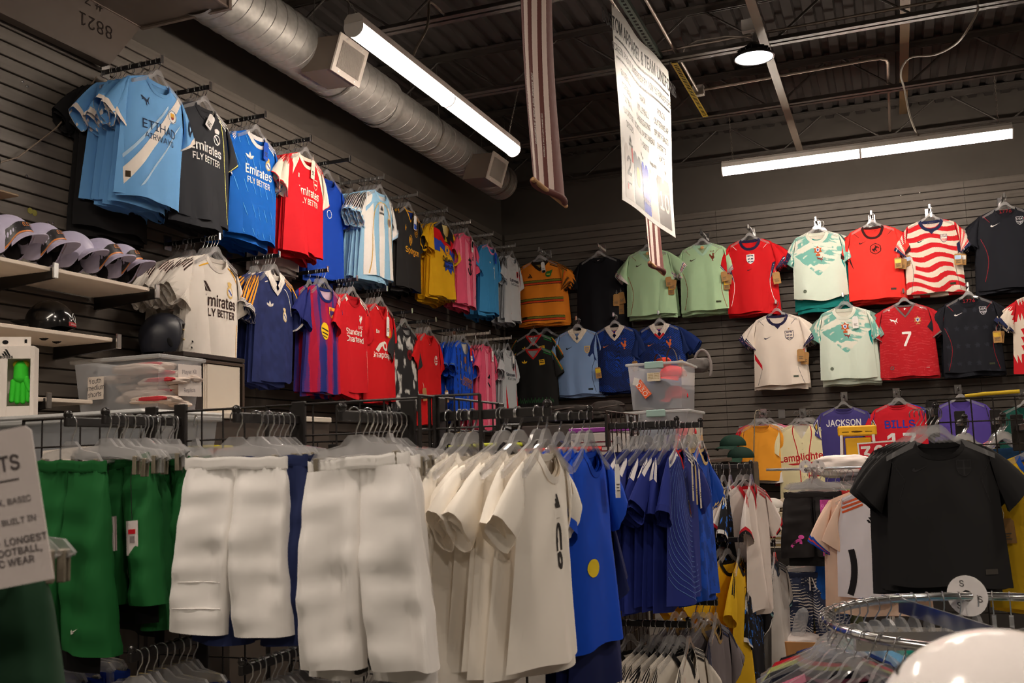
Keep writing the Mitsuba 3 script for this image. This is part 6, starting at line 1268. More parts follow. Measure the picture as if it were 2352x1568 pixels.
for k in range(2): part(t, 'crease', tube(s.front(np.linspace(-.17, -.02, 8), np.full(8, -.33 - .075 * k), .0005), .0018, 4), 'fabric', SWH * .96, M=M)
hung(-1.80, 2.53, SHZ, -PI / 2 + .04, sr(34, 44, 84), 'navy shorts right behind the left white pair', 'clear clip hanger of the navy shorts', 4, L=.515, ww=.36, wb=.40, wrinkle=.012)
hung(-1.79, 2.58, SHZ, -PI / 2 - .05, sr(30, 38, 70), 'second navy shorts deeper behind the left white pair', 'clear clip hanger of the second navy shorts', 5, L=.51, ww=.36, wb=.39)
t, s, M = hung(-1.40, 2.42, 1.700, -PI / 2 - .12, SWH, 'white shorts with a wavy waistband, the right of the two big pairs', 'clear clip hanger of the right white shorts', 6, L=.54, ww=.36, wb=.40, squeeze=.35, roll=.05, wrinkle=.016)
hung(-1.375, 2.58, 1.705, -PI / 2 - .85, SWH * .97, 'white shorts turned edge on behind the right pair, beside the white sweaters', 'clear clip hanger of the edge on white shorts', 7, L=.50, ww=.34, wb=.37, roll=.03)
hung(-1.40, 2.50, 1.700, -PI / 2 - .1, SWH * .95, 'white shorts whose hem shows below the right pair', 'clear clip hanger of the low hanging white shorts', 8, L=.575, ww=.35, wb=.37)
GN = sr(26, 92, 44)
SWG = lambda x, z: (swoosh(x, z, .058), sr(226, 222, 214))
rack_arm((-2.42, 2.79, 1.722), (0, -1, 0), .385, 'black arm holding the front green shorts')
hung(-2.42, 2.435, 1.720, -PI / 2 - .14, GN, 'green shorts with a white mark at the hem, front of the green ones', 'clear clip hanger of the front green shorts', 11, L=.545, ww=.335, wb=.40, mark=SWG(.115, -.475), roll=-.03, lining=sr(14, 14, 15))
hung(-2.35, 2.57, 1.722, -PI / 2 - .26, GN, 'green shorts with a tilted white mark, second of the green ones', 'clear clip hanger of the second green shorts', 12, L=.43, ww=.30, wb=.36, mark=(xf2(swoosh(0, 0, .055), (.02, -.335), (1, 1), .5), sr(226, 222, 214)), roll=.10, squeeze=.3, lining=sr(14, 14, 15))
for k, (dx, L_) in enumerate(((.26, .47), (.30, .50), (.345, .47), (.395, .49))):
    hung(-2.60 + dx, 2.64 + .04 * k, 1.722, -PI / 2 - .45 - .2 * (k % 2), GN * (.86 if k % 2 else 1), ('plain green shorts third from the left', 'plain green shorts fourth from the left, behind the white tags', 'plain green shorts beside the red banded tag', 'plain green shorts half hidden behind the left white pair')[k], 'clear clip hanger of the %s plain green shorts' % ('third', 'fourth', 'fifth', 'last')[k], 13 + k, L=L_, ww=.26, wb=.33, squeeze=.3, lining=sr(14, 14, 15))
for k, (p, b, lb) in enumerate((((-2.33, 2.50, 1.405), sr(70, 150, 214), 'white size tag with a blue bar hanging among the green shorts'), ((-2.22, 2.48, 1.395), sr(206, 30, 44), 'white size tag with a red bar beside the white shorts'))):
    t = thing('size_tag', lb, 'price tag'); M = frame(p, -PI / 2 - .35, .06)
    part(t, 'card', prism2(sbox(-.034, -.105, .034, .0), .0016), 'matte', sr(226, 214, 214), smooth=False, M=M)
    part(t, 'card_back', moved(prism2(sbox(-.036, -.104, .032, .002), .0016), mat4((-.006, -.012, 0))), 'matte', sr(206, 190, 192), smooth=False, M=M)
    part(t, 'colour_bar', prism2(sbox(-.020, -.040, .022, -.026), .003), 'matte', b, smooth=False, M=M)
    part(t, 'barcode', prism2(unary_union([sbox(-.012 + .0045 * q, -.068, -.0095 + .0045 * q, -.046) for q in range(7)]), .003), 'matte', sr(150, 140, 140), smooth=False, M=M)
    part(t, 'string', tube([(0, 0, -.004), (0, .002, .12), (.004, 0, .16)], .0012, 4), 'matte', sr(40, 40, 40), M=M)
r = np.random.default_rng(8)
for i in range(12):
    M = frame((-2.295 + .012 * r.uniform(-1, 1), 2.75 - .027 * i, 1.725), -PI / 2 + r.uniform(-.35, .35) + .15, r.uniform(-.12, .12)); clip_hanger(M, 'empty clear clip hanger crowded on the arm above the green shorts', 'empty clip hangers on the arm', w=.32, metal=i % 3 > 0)
for i in range(7):
    M = frame((-1.82, 2.56 + .03 * i, SHZ), -PI / 2 + r.uniform(-.3, .3), r.uniform(-.05, .05)); clip_hanger(M, 'clear clip hanger bunched behind the left white shorts', 'clip hangers bunched behind the left white shorts', w=.31, metal=i % 2 == 0)
for i in range(9):
    M = frame((-1.42, 2.50 + .03 * i, 1.695), -PI / 2 + r.uniform(-.3, .3), r.uniform(-.05, .05)); clip_hanger(M, 'clear clip hanger bunched behind the right white shorts', 'clip hangers bunched behind the right white shorts', w=.31, metal=i % 2 == 0)
# --- lower arms under the shorts: bunched clip hangers over dark and blue clothes
for j, (x, y, z, c, lb) in enumerate(((-2.62, 2.62, 1.02, sr(30, 60, 150), 'left'), (-2.2, 2.66, 1.0, sr(24, 40, 100), 'second'), (-1.8, 2.62, .98, sr(40, 40, 52), 'third'), (-1.42, 2.60, 1.0, sr(70, 60, 80), 'right'))):
    rack_arm((x, 2.79, z + .005), (0, -1, 0), .34, 'black lower arm under the shorts, %s of four' % lb)
    for i in range(8):
        M = frame((x, 2.48 + .038 * i, z + .005), -PI / 2 + r.uniform(-.3, .3), r.uniform(-.06, .06)); clip_hanger(M, 'clear clip hanger on the %s lower arm under the shorts' % lb, 'clip hangers on the %s lower arm' % lb, w=.32, metal=i % 2 == 0)
        if i % 2 == 0: shorts(M, (c, c * .7, sr(226, 190, 60) if j == 1 else c * 1.2, c)[i // 2 % 4], 'dark shorts on the %s lower arm under the others' % lb, 60 + 8 * j + i, 'shorts on the %s lower arm' % lb, L=.42)
t = thing('yellow_garment', 'folded yellow shirt seen through the grid below the green shorts', 'clothes'); put(t, bundle((-2.55, 3.15, 1.08), (.28, .16, .11), 31), 'fabric', sr(226, 190, 70))
# --- dark green shorts and the price sign close to the camera at left
for k, (p, fc, lb) in enumerate((((-1.49, 1.27, 1.545), -.9, 'dark green shorts close to the camera under the price sign'), ((-1.50, 1.33, 1.545), -1.25, 'brighter green shorts edge close to the camera under the price sign'))):
    M = frame(p, fc); clip_hanger(M, 'white clip hanger close to the camera, %s' % ('left', 'right')[k], None, w=.30); shorts(M, (sr(18, 52, 32), sr(24, 130, 52))[k], lb, 90 + k, L=.50, ww=.26 - .1 * k, wb=.36 - .1 * k, thick=.07)
t = thing('shop_sign', 'white price sign in a clear holder, cut by the left edge', 'sign')
sx = np.array([.93, .36, 0]) * math.cos(.13) + np.array([0, 0, 1]) * math.sin(.0); sx /= np.linalg.norm(sx); sz = np.array([.0, 0, 1.0])
so = np.array([-1.217, 1.143, 1.623]); ca, sa = math.cos(.175), math.sin(.175); sxr = sx * ca - sz * (-sa) if False else sx * ca + sz * sa * .9; szr = -sx * sa + sz * ca
# the sign leans: its top right corner is at so
def sgp(vf, off=0.0): return on_plane(vf, so, sxr, szr, off)
sv, sf = prism(Polygon([(-.25, -.232), (0, -.232), (0, -.008), (-.008, 0), (-.25, 0)]), .002)
n_ = np.cross(sxr, szr); part(t, 'card', (so + sv[:, :1] * sxr + sv[:, 1:2] * szr + sv[:, 2:] * n_ * 1.0, sf), 'satin', sr(226, 216, 214), smooth=False)
n_off = .0035
part(t, 'lettering', sgp(cat2(txt('SHORTS', .022, -.075, -.062, True, .85), rect(-.15, -.028, -.078, -.0755)), n_off), 'matte', sr(84, 78, 80), smooth=False)
part(t, 'lettering', sgp(cat2(txt('UNISEX, BASIC', .0085, -.058, -.112, True), txt('- HAS BUILT IN', .0085, -.056, -.142, True)), n_off), 'matte', sr(110, 104, 106), smooth=False)
part(t, 'lettering', sgp(cat2(txt('$19.99- LONGEST', .010, -.062, -.172, True), txt('FLAG FOOTBALL,', .010, -.066, -.187, True), txt('ATHLETIC WEAR', .010, -.080, -.202, True)), n_off), 'matte', sr(96, 90, 92), smooth=False)
t2 = thing('sign_stand', 'thin dark stand carrying the price sign, below the picture', 'stand'); put(t2, tube([(-1.30, 1.13, 0), (-1.30, 1.13, 1.42)], .008, 8), 'satin', BLACK)
# --- white tees
rack_arm((-1.33, 2.845, 1.700), (1, 0, 0), .365, 'black arm holding the white tees')
TW = sr(238, 232, 222)
tee = Look(TW, collar=TW * .985, cw=.020, nw=.082, nd=.085, inner=sr(226, 216, 204), w=.205, L=.615, sl=.20, droop=44, cuff=.15, fold=.016, thick=.045, curl=.05, nc=44, nr=44, prints=[('logo', bars3(.005, -.155, .045), sr(30, 27, 26)), ('logo_line', rect(-.014, .018, -.206, -.2045), sr(160, 150, 145)), ('number_print', cat2(curve([(-.022, -.30), (-.022, -.215), (.0, -.22), (.022, -.215), (.022, -.268)], .014, 24), curve([(.022, -.268), (.022, -.30)], .014), rect(-.029, -.007, -.275, -.262)), sr(30, 27, 26)), ('number_print', cat2(ring(0, -.328, .010, .026), rect(-.026, -.012, -.345, -.305)), sr(30, 27, 26)), ('neck_mark', bars3(0, -.035, .012), sr(150, 140, 135))])
face_out('tee', tee, (-.985, 2.845, 1.700), 0.0, 9, 'white tee with a black upright number print, front of the white rack', 'plain white tee sleeve to sleeve behind the printed front one', 'white tees behind the printed front one', 'clear hanger of a white tee', gap=.034, seed=401, first=-.32, wob=.12, rest_look=tee, catname='t-shirt')
class_sw = Look(TW * .99, collar=TW * .97, inner=TW * .9, w=.21, L=.70, sl=.50, droop=74, cuff=.10, thick=.06, fold=.02, cuffw=.12)
class_sw.cuff = [(.88, 1.0, TW * .96)]
for k in range(3):
    M = frame((-1.30 + .04 * k, 2.83, 1.70), -.10 - .05 * k); make_shirt('sweater', class_sw, M, ('white long sleeved sweater nearest the white shorts', 'second white sweater between the tees and the white shorts', 'third white sweater next to the first white tee')[k], 'sweater', None, 420 + k, 1); hanger(M, 'clear hanger of the %s white sweater' % ('first', 'second', 'third')[k], None)
# --- bright blue tees with yellow sleeve mark
rack_arm((-1.33, 3.352, 1.702), (1, 0, 0), .345, 'black arm holding the bright blue tees')
BT = sr(10, 72, 196)
bt = Look(BT, collar=BT * .95, inner=BT * .8, w=.225, L=.66, sl=.23, droop=50, thick=.045, nc=30, nr=30, prints=[('neck_label', rect(-.03, .03, -.05, -.025), sr(200, 205, 215), .002, False), ('chest_print', oval(-.10, -.40, .05, .03), sr(230, 200, 40))])
M, sh = face_out('tee', bt, (-1.0, 3.352, 1.702), 0.0, 6, 'bright blue tee with a yellow sleeve mark, behind the white front tee', 'bright blue tee behind the one with the yellow mark', 'bright blue tees behind the front one', 'clear hanger of a bright blue tee', gap=.03, seed=402, first=-.22, catname='t-shirt')
kt = [k for k in labels if labels[k].get('label', '').startswith('bright blue tee with a yellow')][0]
part(kt, 'sleeve_mark', sh.sleeve_patch(1, .74, .93, .9, 1.55, .003), 'fabric', sr(226, 206, 50), smooth=False, M=M)
tag(sh, M, .10, -.06, 'big white price tag on a loop on the bright blue tee', w=.062, h=.118, rot=-.04, off=.05, band=sr(206, 200, 196), band_z=(.7, .9))
face_out('tee', Look(sr(18, 28, 78)), (-1.02, 3.46, 1.50), 0.0, 3, 'dark navy tee showing below the bright blue ones', 'dark navy tee deeper below the bright blue ones', 'dark navy tees below the bright blue ones', 'clear hanger of a dark navy tee', gap=.05, seed=403, catname='t-shirt', L=.62)
# --- royal blue jerseys with ray lines
rack_arm((-1.33, 4.79, 1.702), (1, 0, 0), .355, 'brown black arm crowded with hooks above the royal blue jerseys')
JB_ = sr(38, 50, 128); JL = sr(96, 130, 190)
def rays(sh):
    ls = [LineString([(.085 + r * math.cos(a) * 1.0, -.30 + r * math.sin(a)) for a in np.linspace(0, 2 * PI, 40)]).buffer(.0013) for r in np.arange(.06, .46, .024)]
    return flat(unary_union(ls).intersection(sh.outline(.01)).difference(Point(.085, -.30).buffer(.05)), .03)
jap = Look(JB_, collar=sr(206, 40, 48), cw=.010, nd=.10, vneck=True, inner=JB_ * .8, nc=30, nr=30, fold=.02, prints=[('ray_pattern', rays, JL), ('shoulder_panel', on(sym((.09, .02), (.30, .02), (.30, -.12), (.215, -.10), (.09, -.045))), sr(226, 222, 220)), ('shoulder_stripe_pattern', lambda sh: cat2(*[line([(sg * .10, -.02 - q), (sg * .20, -.075 - q)], .010) for sg in (-1, 1) for q in (0, .025)]), JB_, .0035), ('crest', shield(.085, -.30, .05, .085), sr(226, 206, 200)), ('crest_face', shield(.085, -.30, .042, .076), sr(26, 24, 30), .0034), ('crest_mark', rect(.08, .09, -.325, -.28), sr(206, 40, 48), .004), ('logo', bars3(.09, -.215, .04), sr(200, 205, 220))])
jap.cuff = [(.9, 1.0, JB_ * .92)]
jap_rest = Look(JB_, prints=None); jap_rest.stripes = sr(226, 222, 220); jap_rest.stripe_b = ((-.5, .0), (.12, .62)); jap_rest.stripe_len = .45
M, sh = face_out('jersey', jap, (-.985, 4.79, 1.702), 0.0, 12, 'royal blue jersey with fine ray lines and a dark crest, front of its rack', 'royal blue jersey with white shoulders behind the ray line one', 'royal blue jerseys behind the ray line one', 'clear hanger of a royal blue jersey', gap=.028, seed=404, first=-.16, rest_look=jap_rest, wob=.12)
for k in range(3): tag(sh, M, .03 + .035 * k, -.07 - .02 * k, '%s narrow tag dangling at the neck of the ray line jersey' % ('left cream', 'middle brown', 'right cream')[k], col=(sr(206, 196, 176), sr(190, 170, 130), sr(214, 204, 190))[k], w=.032, h=.19, off=.04 + .01 * k, rot=-.05 + .05 * k)
rack_arm((-1.33, 5.28, 1.704), (1, 0, 0), .38, 'black arm holding the blue and gold jerseys')
GJ = sr(20, 76, 186); GD = sr(226, 196, 140)
def leafy(x, z, f):
    n = meshkit.fbm(np.stack([x * 40, z * 26, x * 0], -1), 3, 9); m = sstep(.48, .54, n); return GJ * (1 - .35 * m)[:, None]
itl = Look(GJ, torso=leafy, sleeve=GJ * .95, collar=GD, cw=.016, cuff=[(.90, .96, GD)], stripes=GD, stripe_len=.2, inner=GJ * .7, nc=44, nr=50, L=.76)
face_out('jersey', itl, (-.965, 5.28, 1.704), 0.0, 9, 'bright blue leaf patterned jersey with gold trim, right of the ray line jersey', 'bright blue gold trimmed jersey behind the leaf patterned front one', 'bright blue gold trimmed jerseys', 'clear hanger of a gold trimmed jersey', gap=.03, seed=405, first=-.25, wob=.12)
# --- lower arms of that rack
ST = sr(226, 218, 206)
strp = Look(ST, collar=BLACK, cw=.022, nd=.12, vneck=True, stripes=sr(24, 22, 24), stripe_len=.35, inner=sr(190, 184, 176), prints=[('collar_line', (lambda sh: cat2(line([(-.075, -.02), (0, -.115), (.075, -.02)], .010))), ST, .0045), ('crest', rect(.06, .115, -.24, -.16), sr(28, 28, 34)), ('crest_mark', cat2(rect(.075, .10, -.20, -.19), rect(.075, .10, -.22, -.212)), ST, .003), ('pin_line', cat2(line([(-.16, -.10), (-.15, -.6)], .002), line([(.16, -.10), (.15, -.6)], .002)), sr(220, 120, 120))])
rack_arm((-1.33, 4.87, .74), (1, 0, 0), .345, 'black lower arm above the white and black striped jerseys')
face_out('jersey', strp, (-1.0, 4.87, .74), 0.0, 9, 'white jersey with black V collar and shoulder stripes, lowest rack', 'white jersey with black shoulder stripes behind the V collar one', 'white striped jerseys on the lowest rack', 'clear hanger of a low white striped jersey', gap=.032, seed=406, first=-.4)
GY = sr(120, 112, 116)
rack_arm((-1.33, 5.55, .745), (1, 0, 0), .36, 'black lower arm above the grey jerseys')
face_out('jersey', Look(GY, collar=sr(170, 140, 90), stripes=sr(40, 48, 80), stripe_len=.5, inner=GY * .8), (-.985, 5.55, .745), 0.0, 7, 'grey jersey with navy shoulder stripes on the lowest rack', 'grey jersey with navy stripes behind the front one', 'grey jerseys on the lowest rack', 'clear hanger of a low grey jersey', gap=.034, seed=407, first=-.3)
YY = sr(232, 186, 34)
rack_arm((-1.30, 6.15, 1.03), (1, 0, 0), .40, 'black lower arm above the yellow jerseys')
face_out('jersey', Look(YY, collar=BLACK, stripes=BLACK, stripe_len=.6, inner=YY * .8, prints=[('swirl', cat2(ring(.02, -.2, .03, .034), ring(.0, -.3, .02, .024)), sr(90, 70, 20))]), (-.93, 6.15, 1.03), 0.0, 4, 'yellow jersey with black sleeve stripes under the royal blue ones', 'yellow jersey behind the one with black sleeve stripes', 'yellow jerseys under the royal blue ones', 'clear hanger of a low yellow jersey', gap=.07, seed=408, first=-.35)
# --- third rack: swirl jerseys and the white one with red trim
grid_panel((-1.33, 6.25, 0), (0, 1, 0), .61, .04, 1.56, 'black wire grid that carries the swirl jerseys')
SWB = sr(18, 20, 28); SWL = sr(50, 110, 200)
def swirl(x, z, f=True):
    n = meshkit.fbm(np.stack([x * 9 + 2, z * 7, x * 0], -1), 2, 4); m = (np.abs((n * 9) % 1 - .5) < .10) * (meshkit.noise(np.stack([x * 7, z * 7, x * 0 + 5], -1)) > .38)
    return np.where(m[:, None], SWL, SWB)
swl = Look(SWB, torso=swirl, collar=WHITE, cw=.01, cuff=[(.92, 1.0, WHITE)], stripes=WHITE, stripe_len=.35, inner=SWB, nc=64, nr=84, L=.78)
swl.sleevefn = lambda a, b, side: swirl(a * .3 + .2, b * .1); swl.sf = lambda a, b, side: swirl(a * .3 + .2, b * .1)
rack_arm((-1.30, 6.46, 1.462), (1, 0, 0), .44, 'black arm with many hooks above the white jersey with red trim')
RT = sr(226, 216, 210)
rtrim = Look(RT, collar=sr(190, 30, 44), cw=.026, nd=.14, vneck=True, stripes=sr(190, 30, 44), stripe_len=.3, cuff=[(.86, .93, sr(196, 30, 44)), (.93, 1.0, BLACK)], inner=RT * .9, L=.76, prints=[('collar_inner', cat2(line([(-.06, -.03), (0, -.125), (.06, -.03)], .012)), BLACK, .004), ('badge', oval(.10, -.2, .02, .03), sr(170, 168, 170))])
face_out('jersey', rtrim, (-.875, 6.46, 1.462), 0.0, 4, 'white jersey with red and black V collar and cuffs, middle of the shop', 'white jersey with red trim behind the front one', 'white jerseys with red trim', 'clear hanger of a red trimmed white jersey', gap=.03, seed=409, first=-.45)
face_out('jersey', swl, (-1.00, 6.42, 1.462), 0.0, 5, 'black jersey with blue swirl lines on the upper arm', 'black swirl jersey behind the upper front one', 'upper black swirl jerseys', 'clear hanger of an upper swirl jersey', gap=.04, seed=410, first=-.2)
rack_arm((-1.30, 6.35, .86), (1, 0, 0), .42, 'black lower arm above the low swirl jerseys')
face_out('jersey', swl, (-.90, 6.35, .86), 0.0, 5, 'black jersey with blue swirl lines and white cuffs on the lower arm', 'black swirl jersey behind the lower front one', 'lower black swirl jerseys', 'clear hanger of a lower swirl jersey', gap=.05, seed=411, first=-.35, droop=66)
rack_arm((-1.30, 7.05, .92), (1, 0, 0), .48, 'black lower arm above the white and teal jerseys')
face_out('jersey', Look(sr(216, 212, 208), collar=sr(60, 70, 90), cuff=[(.86, .93, sr(40, 60, 80)), (.93, 1.0, sr(130, 170, 176))], stripes=sr(40, 44, 56), stripe_len=.5, inner=sr(150, 144, 138)), (-.83, 7.05, .92), 0.0, 5, 'white jersey with teal cuffs low in the middle of the shop', 'white jersey with teal cuffs behind the front one', 'white and teal jerseys', 'clear hanger of a teal cuffed jersey', gap=.045, seed=412, first=-.5, droop=66)
# --- hooks and goods glimpsed behind the shorts rack
grid_panel((-2.9, 4.35, 0), (1, 0, 0), .61, .04, 1.66, 'black wire grid glimpsed behind the shorts rack, left')
grid_panel((-2.25, 4.35, 0), (1, 0, 0), .61, .04, 1.70, 'black wire grid glimpsed behind the shorts rack, right')
for j, (x, y, z, n, c) in enumerate(((-2.62, 4.32, 1.60, 6, sr(40, 40, 46)), (-2.2, 4.32, 1.60, 14, sr(36, 36, 44)), (-1.86, 4.32, 1.60, 14, sr(60, 30, 34)), (-1.62, 4.1, 1.58, 10, sr(200, 196, 190)))):
    rack_arm((x, y, z), (0, -1, 0), .45, 'black arm glimpsed behind the shorts rack, number %s from the left' % ('one', 'two', 'three', 'four')[j])
    for i in range(n):
        M = frame((x, y - .42 + .028 * i, z), -PI / 2 + r.uniform(-.3, .3) + .5); hanger(M, 'hanger hook glimpsed behind the shorts rack on arm %s' % ('one', 'two', 'three', 'four')[j], 'hangers glimpsed on arm %s behind the shorts' % ('one', 'two', 'three', 'four')[j], .9)
        if i % 3 == 0: make_shirt('tee', Look(c), M, 'dark garment glimpsed behind the shorts rack on arm %s' % ('one', 'two', 'three', 'four')[j], 't-shirt', 'garments glimpsed on arm %s' % ('one', 'two', 'three', 'four')[j], 600 + 20 * j + i, 0, w=.2, L=.6, nc=12, nr=8)
for lb, a, b, c in (('lime yellow plastic hanger bar glimpsed behind the shorts rack', (-1.98, 4.28, 1.607), (-1.62, 4.34, 1.61), sr(200, 206, 40)), ('neon red plastic strip glimpsed left of the white tees', (-1.52, 4.02, 1.575), (-1.16, 4.06, 1.575), sr(226, 60, 56)), ('neon orange strip glimpsed between the green shorts hangers', (-2.86, 3.6, 1.618), (-2.60, 3.62, 1.62), sr(224, 84, 50)), ('yellow strip glimpsed above the green shorts', (-2.96, 3.66, 1.64), (-2.74, 3.68, 1.635), sr(206, 190, 50))):
    t = thing('plastic_strip', lb, 'hanger'); put(t, tube([a, ((a[0] + b[0]) / 2, (a[1] + b[1]) / 2, (a[2] + b[2]) / 2 + .004), b], .010, 6), 'satin', c)
# ================================================================ LOWEST ROW OF THE BACK WALL
OG = sr(236, 158, 48)
og = Look(OG, collar=OG * .96, cw=.014, nd=.07, inner=OG * .8, w=.20, L=.57, sl=.19, fold=.014, prints=[('neck_label', rect(-.014, .014, -.055, -.025), sr(230, 226, 220), .002, False)])
back_stack(21, -1.285, 1.93, og, 1, 'plain orange tee on the lowest row of the back wall', '', a=.30, armlabel='steel hook above the plain orange tee', name='tee')
for k, (c, dx, lb) in enumerate(((sr(226, 222, 218), .03, 'white tee showing at the sides behind the orange one'), (sr(196, 40, 48), -.05, 'red tee peeping out left behind the orange one'), (sr(226, 120, 150), .08, 'pink tee peeping out right behind the orange one'), (sr(226, 222, 216), -.03, 'white tee deepest behind the orange one'))):
    M = frame((-1.285 + dx, YB - .26 + .03 * k, 1.935), -PI / 2); make_shirt('tee', Look(c), M, lb, 't-shirt', None, 700 + k, 0, w=.215, L=.60, sl=.2); hanger(M, 'clear hanger of the %s' % lb, None)
LC = sr(232, 222, 178); LRD = sr(186, 40, 44)
lamp = Look(LC, collar=None, vneck=True, nd=.15, inner=sr(214, 206, 190), w=.235, L=.98, sl=.24, fold=.016, prints=[('piping', cat2(curve([(-.075, -.01), (-.11, -.12), (-.045, -.19), (-.03, -.30), (-.03, -.62)], .009), curve([(.085, -.01), (.13, -.12), (.06, -.20), (.05, -.30), (.05, -.62)], .009)), LRD), ('script_lettering', txt('Lamplighter', .066, .0, -.36, True, .92, .08), LRD), ('script_tail', poly((-.15, -.395), (.15, -.375), (.10, -.395), (-.10, -.41)), LRD), ('number', txt('12', .085, .115, -.52, True), LRD), ('neck_label', rect(-.035, .05, -.055, -.02), BLACK, .002, False), ('neck_label', rect(-.035, .05, -.10, -.06), WHITE, .002, False)] + [('button', P2(disc_poly(.006), (.005, -.19 - .055 * q)), sr(214, 204, 170), .004) for q in range(7)])
M, sh = back_stack(22, -.89, 1.915, lamp, 1, 'long cream baseball jersey with red piping and red script', '', a=.30, armlabel='clear hook above the cream baseball jersey')
for k, (c, dx, lb) in enumerate(((sr(226, 222, 220), .05, 'white jersey peeping out right of the cream baseball jersey'), (sr(200, 50, 60), .075, 'red jersey peeping out right of the cream baseball jersey'), (sr(226, 150, 60), .10, 'orange jersey peeping out right of the cream baseball jersey'), (sr(160, 60, 70), -.05, 'dark red jersey peeping out left of the cream baseball jersey'))):
    M = frame((-.89 + dx, YB - .27 + .035 * k, 1.92), -PI / 2); make_shirt('jersey', Look(c, cuff=(BLACK, sr(190, 40, 50), c, c)[k]), M, lb, 'shirt', None, 710 + k, 0, w=.24, L=.62); hanger(M, 'clear hanger of the %s' % lb, None)
PU = sr(70, 62, 128)
jk = Look(PU, collar=PU * .85, cw=.016, nd=.05, inner=PU * .8, w=.26, L=.74, sl=.22, droop=60, prints=[('name_lettering', txt('JACKSON', .062, -.01, -.185, True, .82), sr(226, 224, 226))])
M, sh = back_stack(23, -.470, 2.065, jk, 1, 'purple football jersey with a white name across the shoulders', '', a=.30, armlabel='steel hook above the purple football jersey')
kj = [k for k in labels if labels[k].get('label', '').startswith('purple football jersey with a white')][0]
for nm, a0, a1, b0, b1, c, of in (('sleeve_badge', .30, .78, .6, 1.7, WHITE, .003), ('sleeve_badge_face', .36, .72, .72, 1.58, sr(40, 36, 70), .005), ('sleeve_badge_mark', .44, .64, .9, 1.4, sr(214, 180, 80), .007)):
    for sd in (-1, 1): part(kj, nm, sh.sleeve_patch(sd, a0, a1, b0, b1, of), 'fabric', c, smooth=False, M=M)
BL = sr(206, 30, 46); BB = sr(40, 60, 170)
bills = Look(BL, collar=BL * .95, cw=.012, nd=.045, inner=BL * .8, w=.25, L=.70, prints=[('name_lettering', txt('BILLS', .072, .01, -.235, True, 1.02), BB), ('number', txt('17', .17, .015, -.46, True, 1.0), sr(226, 222, 222)), ('number_edge', cat2(rect(-.10, .125, -.475, -.468)), BB)])
back_stack(24, .03, 2.075, bills, 1, 'red tee with blue block lettering and a white number', '', a=.30, armlabel='steel hook above the red lettered tee', name='tee')
M = frame((.06, YB - .24, 2.075), -PI / 2); make_shirt('tee', Look(BB), M, 'blue tee peeping out behind the red lettered one', 't-shirt', None, 720, 0, w=.26, L=.72); hanger(M, 'clear hanger of the blue tee behind the red lettered one', None)
back_stack(25, .60, 2.08, Look(sr(84, 66, 150)), 2, 'purple shirt behind the tall grid at right', 'purple shirt deeper behind the tall grid at right', a=.28, armlabel='steel hook above the purple shirt at right', name='tee')
back_stack(26, 1.16, 2.0, Look(sr(20, 74, 66)), 2, 'dark green shirt at the right edge behind the grid', 'dark green shirt deeper at the right edge', a=.28, armlabel='steel hook above the dark green shirt', name='tee')
for i, (x, z) in enumerate(((-1.10, 1.945), (-1.515, 1.79), (-1.06, 1.95))[:2]):
    t = thing('sign_clip', ('clear empty sign clip on the boards right of the orange tee', 'small clear clip on the boards left of the orange tee')[i], 'wall hook'); part(t, 'plate', rbx(x - .035, x + .035, YB - .012, YB - .008, z - .08, z + .01, .002), 'hanger_plastic', smooth=False); part(t, 'lip', rbx(x - .035, x + .035, YB - .03, YB - .008, z - .084, z - .080, .001), 'hanger_plastic', smooth=False)
t = thing('hook_pole', 'long thin steel pole hung by its crook in front of the orange tee', 'pole'); put(t, tube([(-1.27, 10.36, 1.925), (-1.285, 10.34, 1.945), (-1.31, 10.33, 1.94), (-1.325, 10.32, 1.90), (-1.34, 10.31, 1.72), (-1.375, 10.30, 1.28), (-1.38, 10.30, 1.20)], .006, 7), 'steel', sr(180, 170, 150))
for i, (x, z) in enumerate(((.22, 4.08), (.40, 4.085), (.435, 4.0), (.47, 3.93))):
    t = thing('wall_nail', 'bright nail head in the back boards', 'nail', 'nail heads in the back boards'); put(t, moved(lathe([(0, .005), (.006, .003), (.007, 0)], 8), mat4((x, YB - .001, z), rx=PI / 2)), 'chrome', smooth=False)
# ================================================================ TUBS, BAGS AND GOODS IN THE MIDDLE
t = thing('stock_table', 'dark table under the stacked clear tubs', 'table'); part(t, 'top', rbx(-3.0, -1.30, 7.45, 8.5, 1.46, 1.49, .004), 'satin', sr(60, 52, 46), smooth=False)
for x in (-2.95, -1.35):
    for y in (7.5, 8.45): part(t, 'leg', rbx(x - .03, x + .03, y - .03, y + .03, 0, 1.46, .004), 'satin', sr(50, 44, 40), smooth=False)
tub(-1.95, -1.47, 7.55, 8.20, 1.492, 1.872, 'lower clear tub under the one with caps', handle=True, taper=.02)
tub(-1.93, -1.505, 7.60, 8.15, 1.886, 2.248, 'upper clear tub with red caps, orange sticker and green latch', handle=True, taper=.02)
CAP = trimesh.creation.icosphere(3, 1.0)
def cap(c, s, col, label, rz=0.0, brimcol=None):
    t = thing('cap', label, 'cap'); v = np.asarray(CAP.vertices).copy(); f = np.asarray(CAP.faces); v[:, 2] = np.maximum(v[:, 2], -.15)
    M = mat4(c, rz=rz); part(t, 'crown', (v * [s, s, s * .75], f), 'fabric', col, M=M)
    a = np.linspace(-1.1, 1.1, 15); q = np.vstack([np.c_[s * np.cos(a), s * np.sin(a), a * 0 - .1 * s], np.c_[s * (1 + .75 * np.cos(a * 1.2)) * np.cos(a * .9), s * 1.05 * np.sin(a), -.25 * s - .25 * s * np.sin(a) ** 2]])
    part(t, 'peak', tri((q, np.array([[i, i + 1, 16 + i, 15 + i] for i in range(14)]))), 'fabric', col if brimcol is None else brimcol, M=M); return t
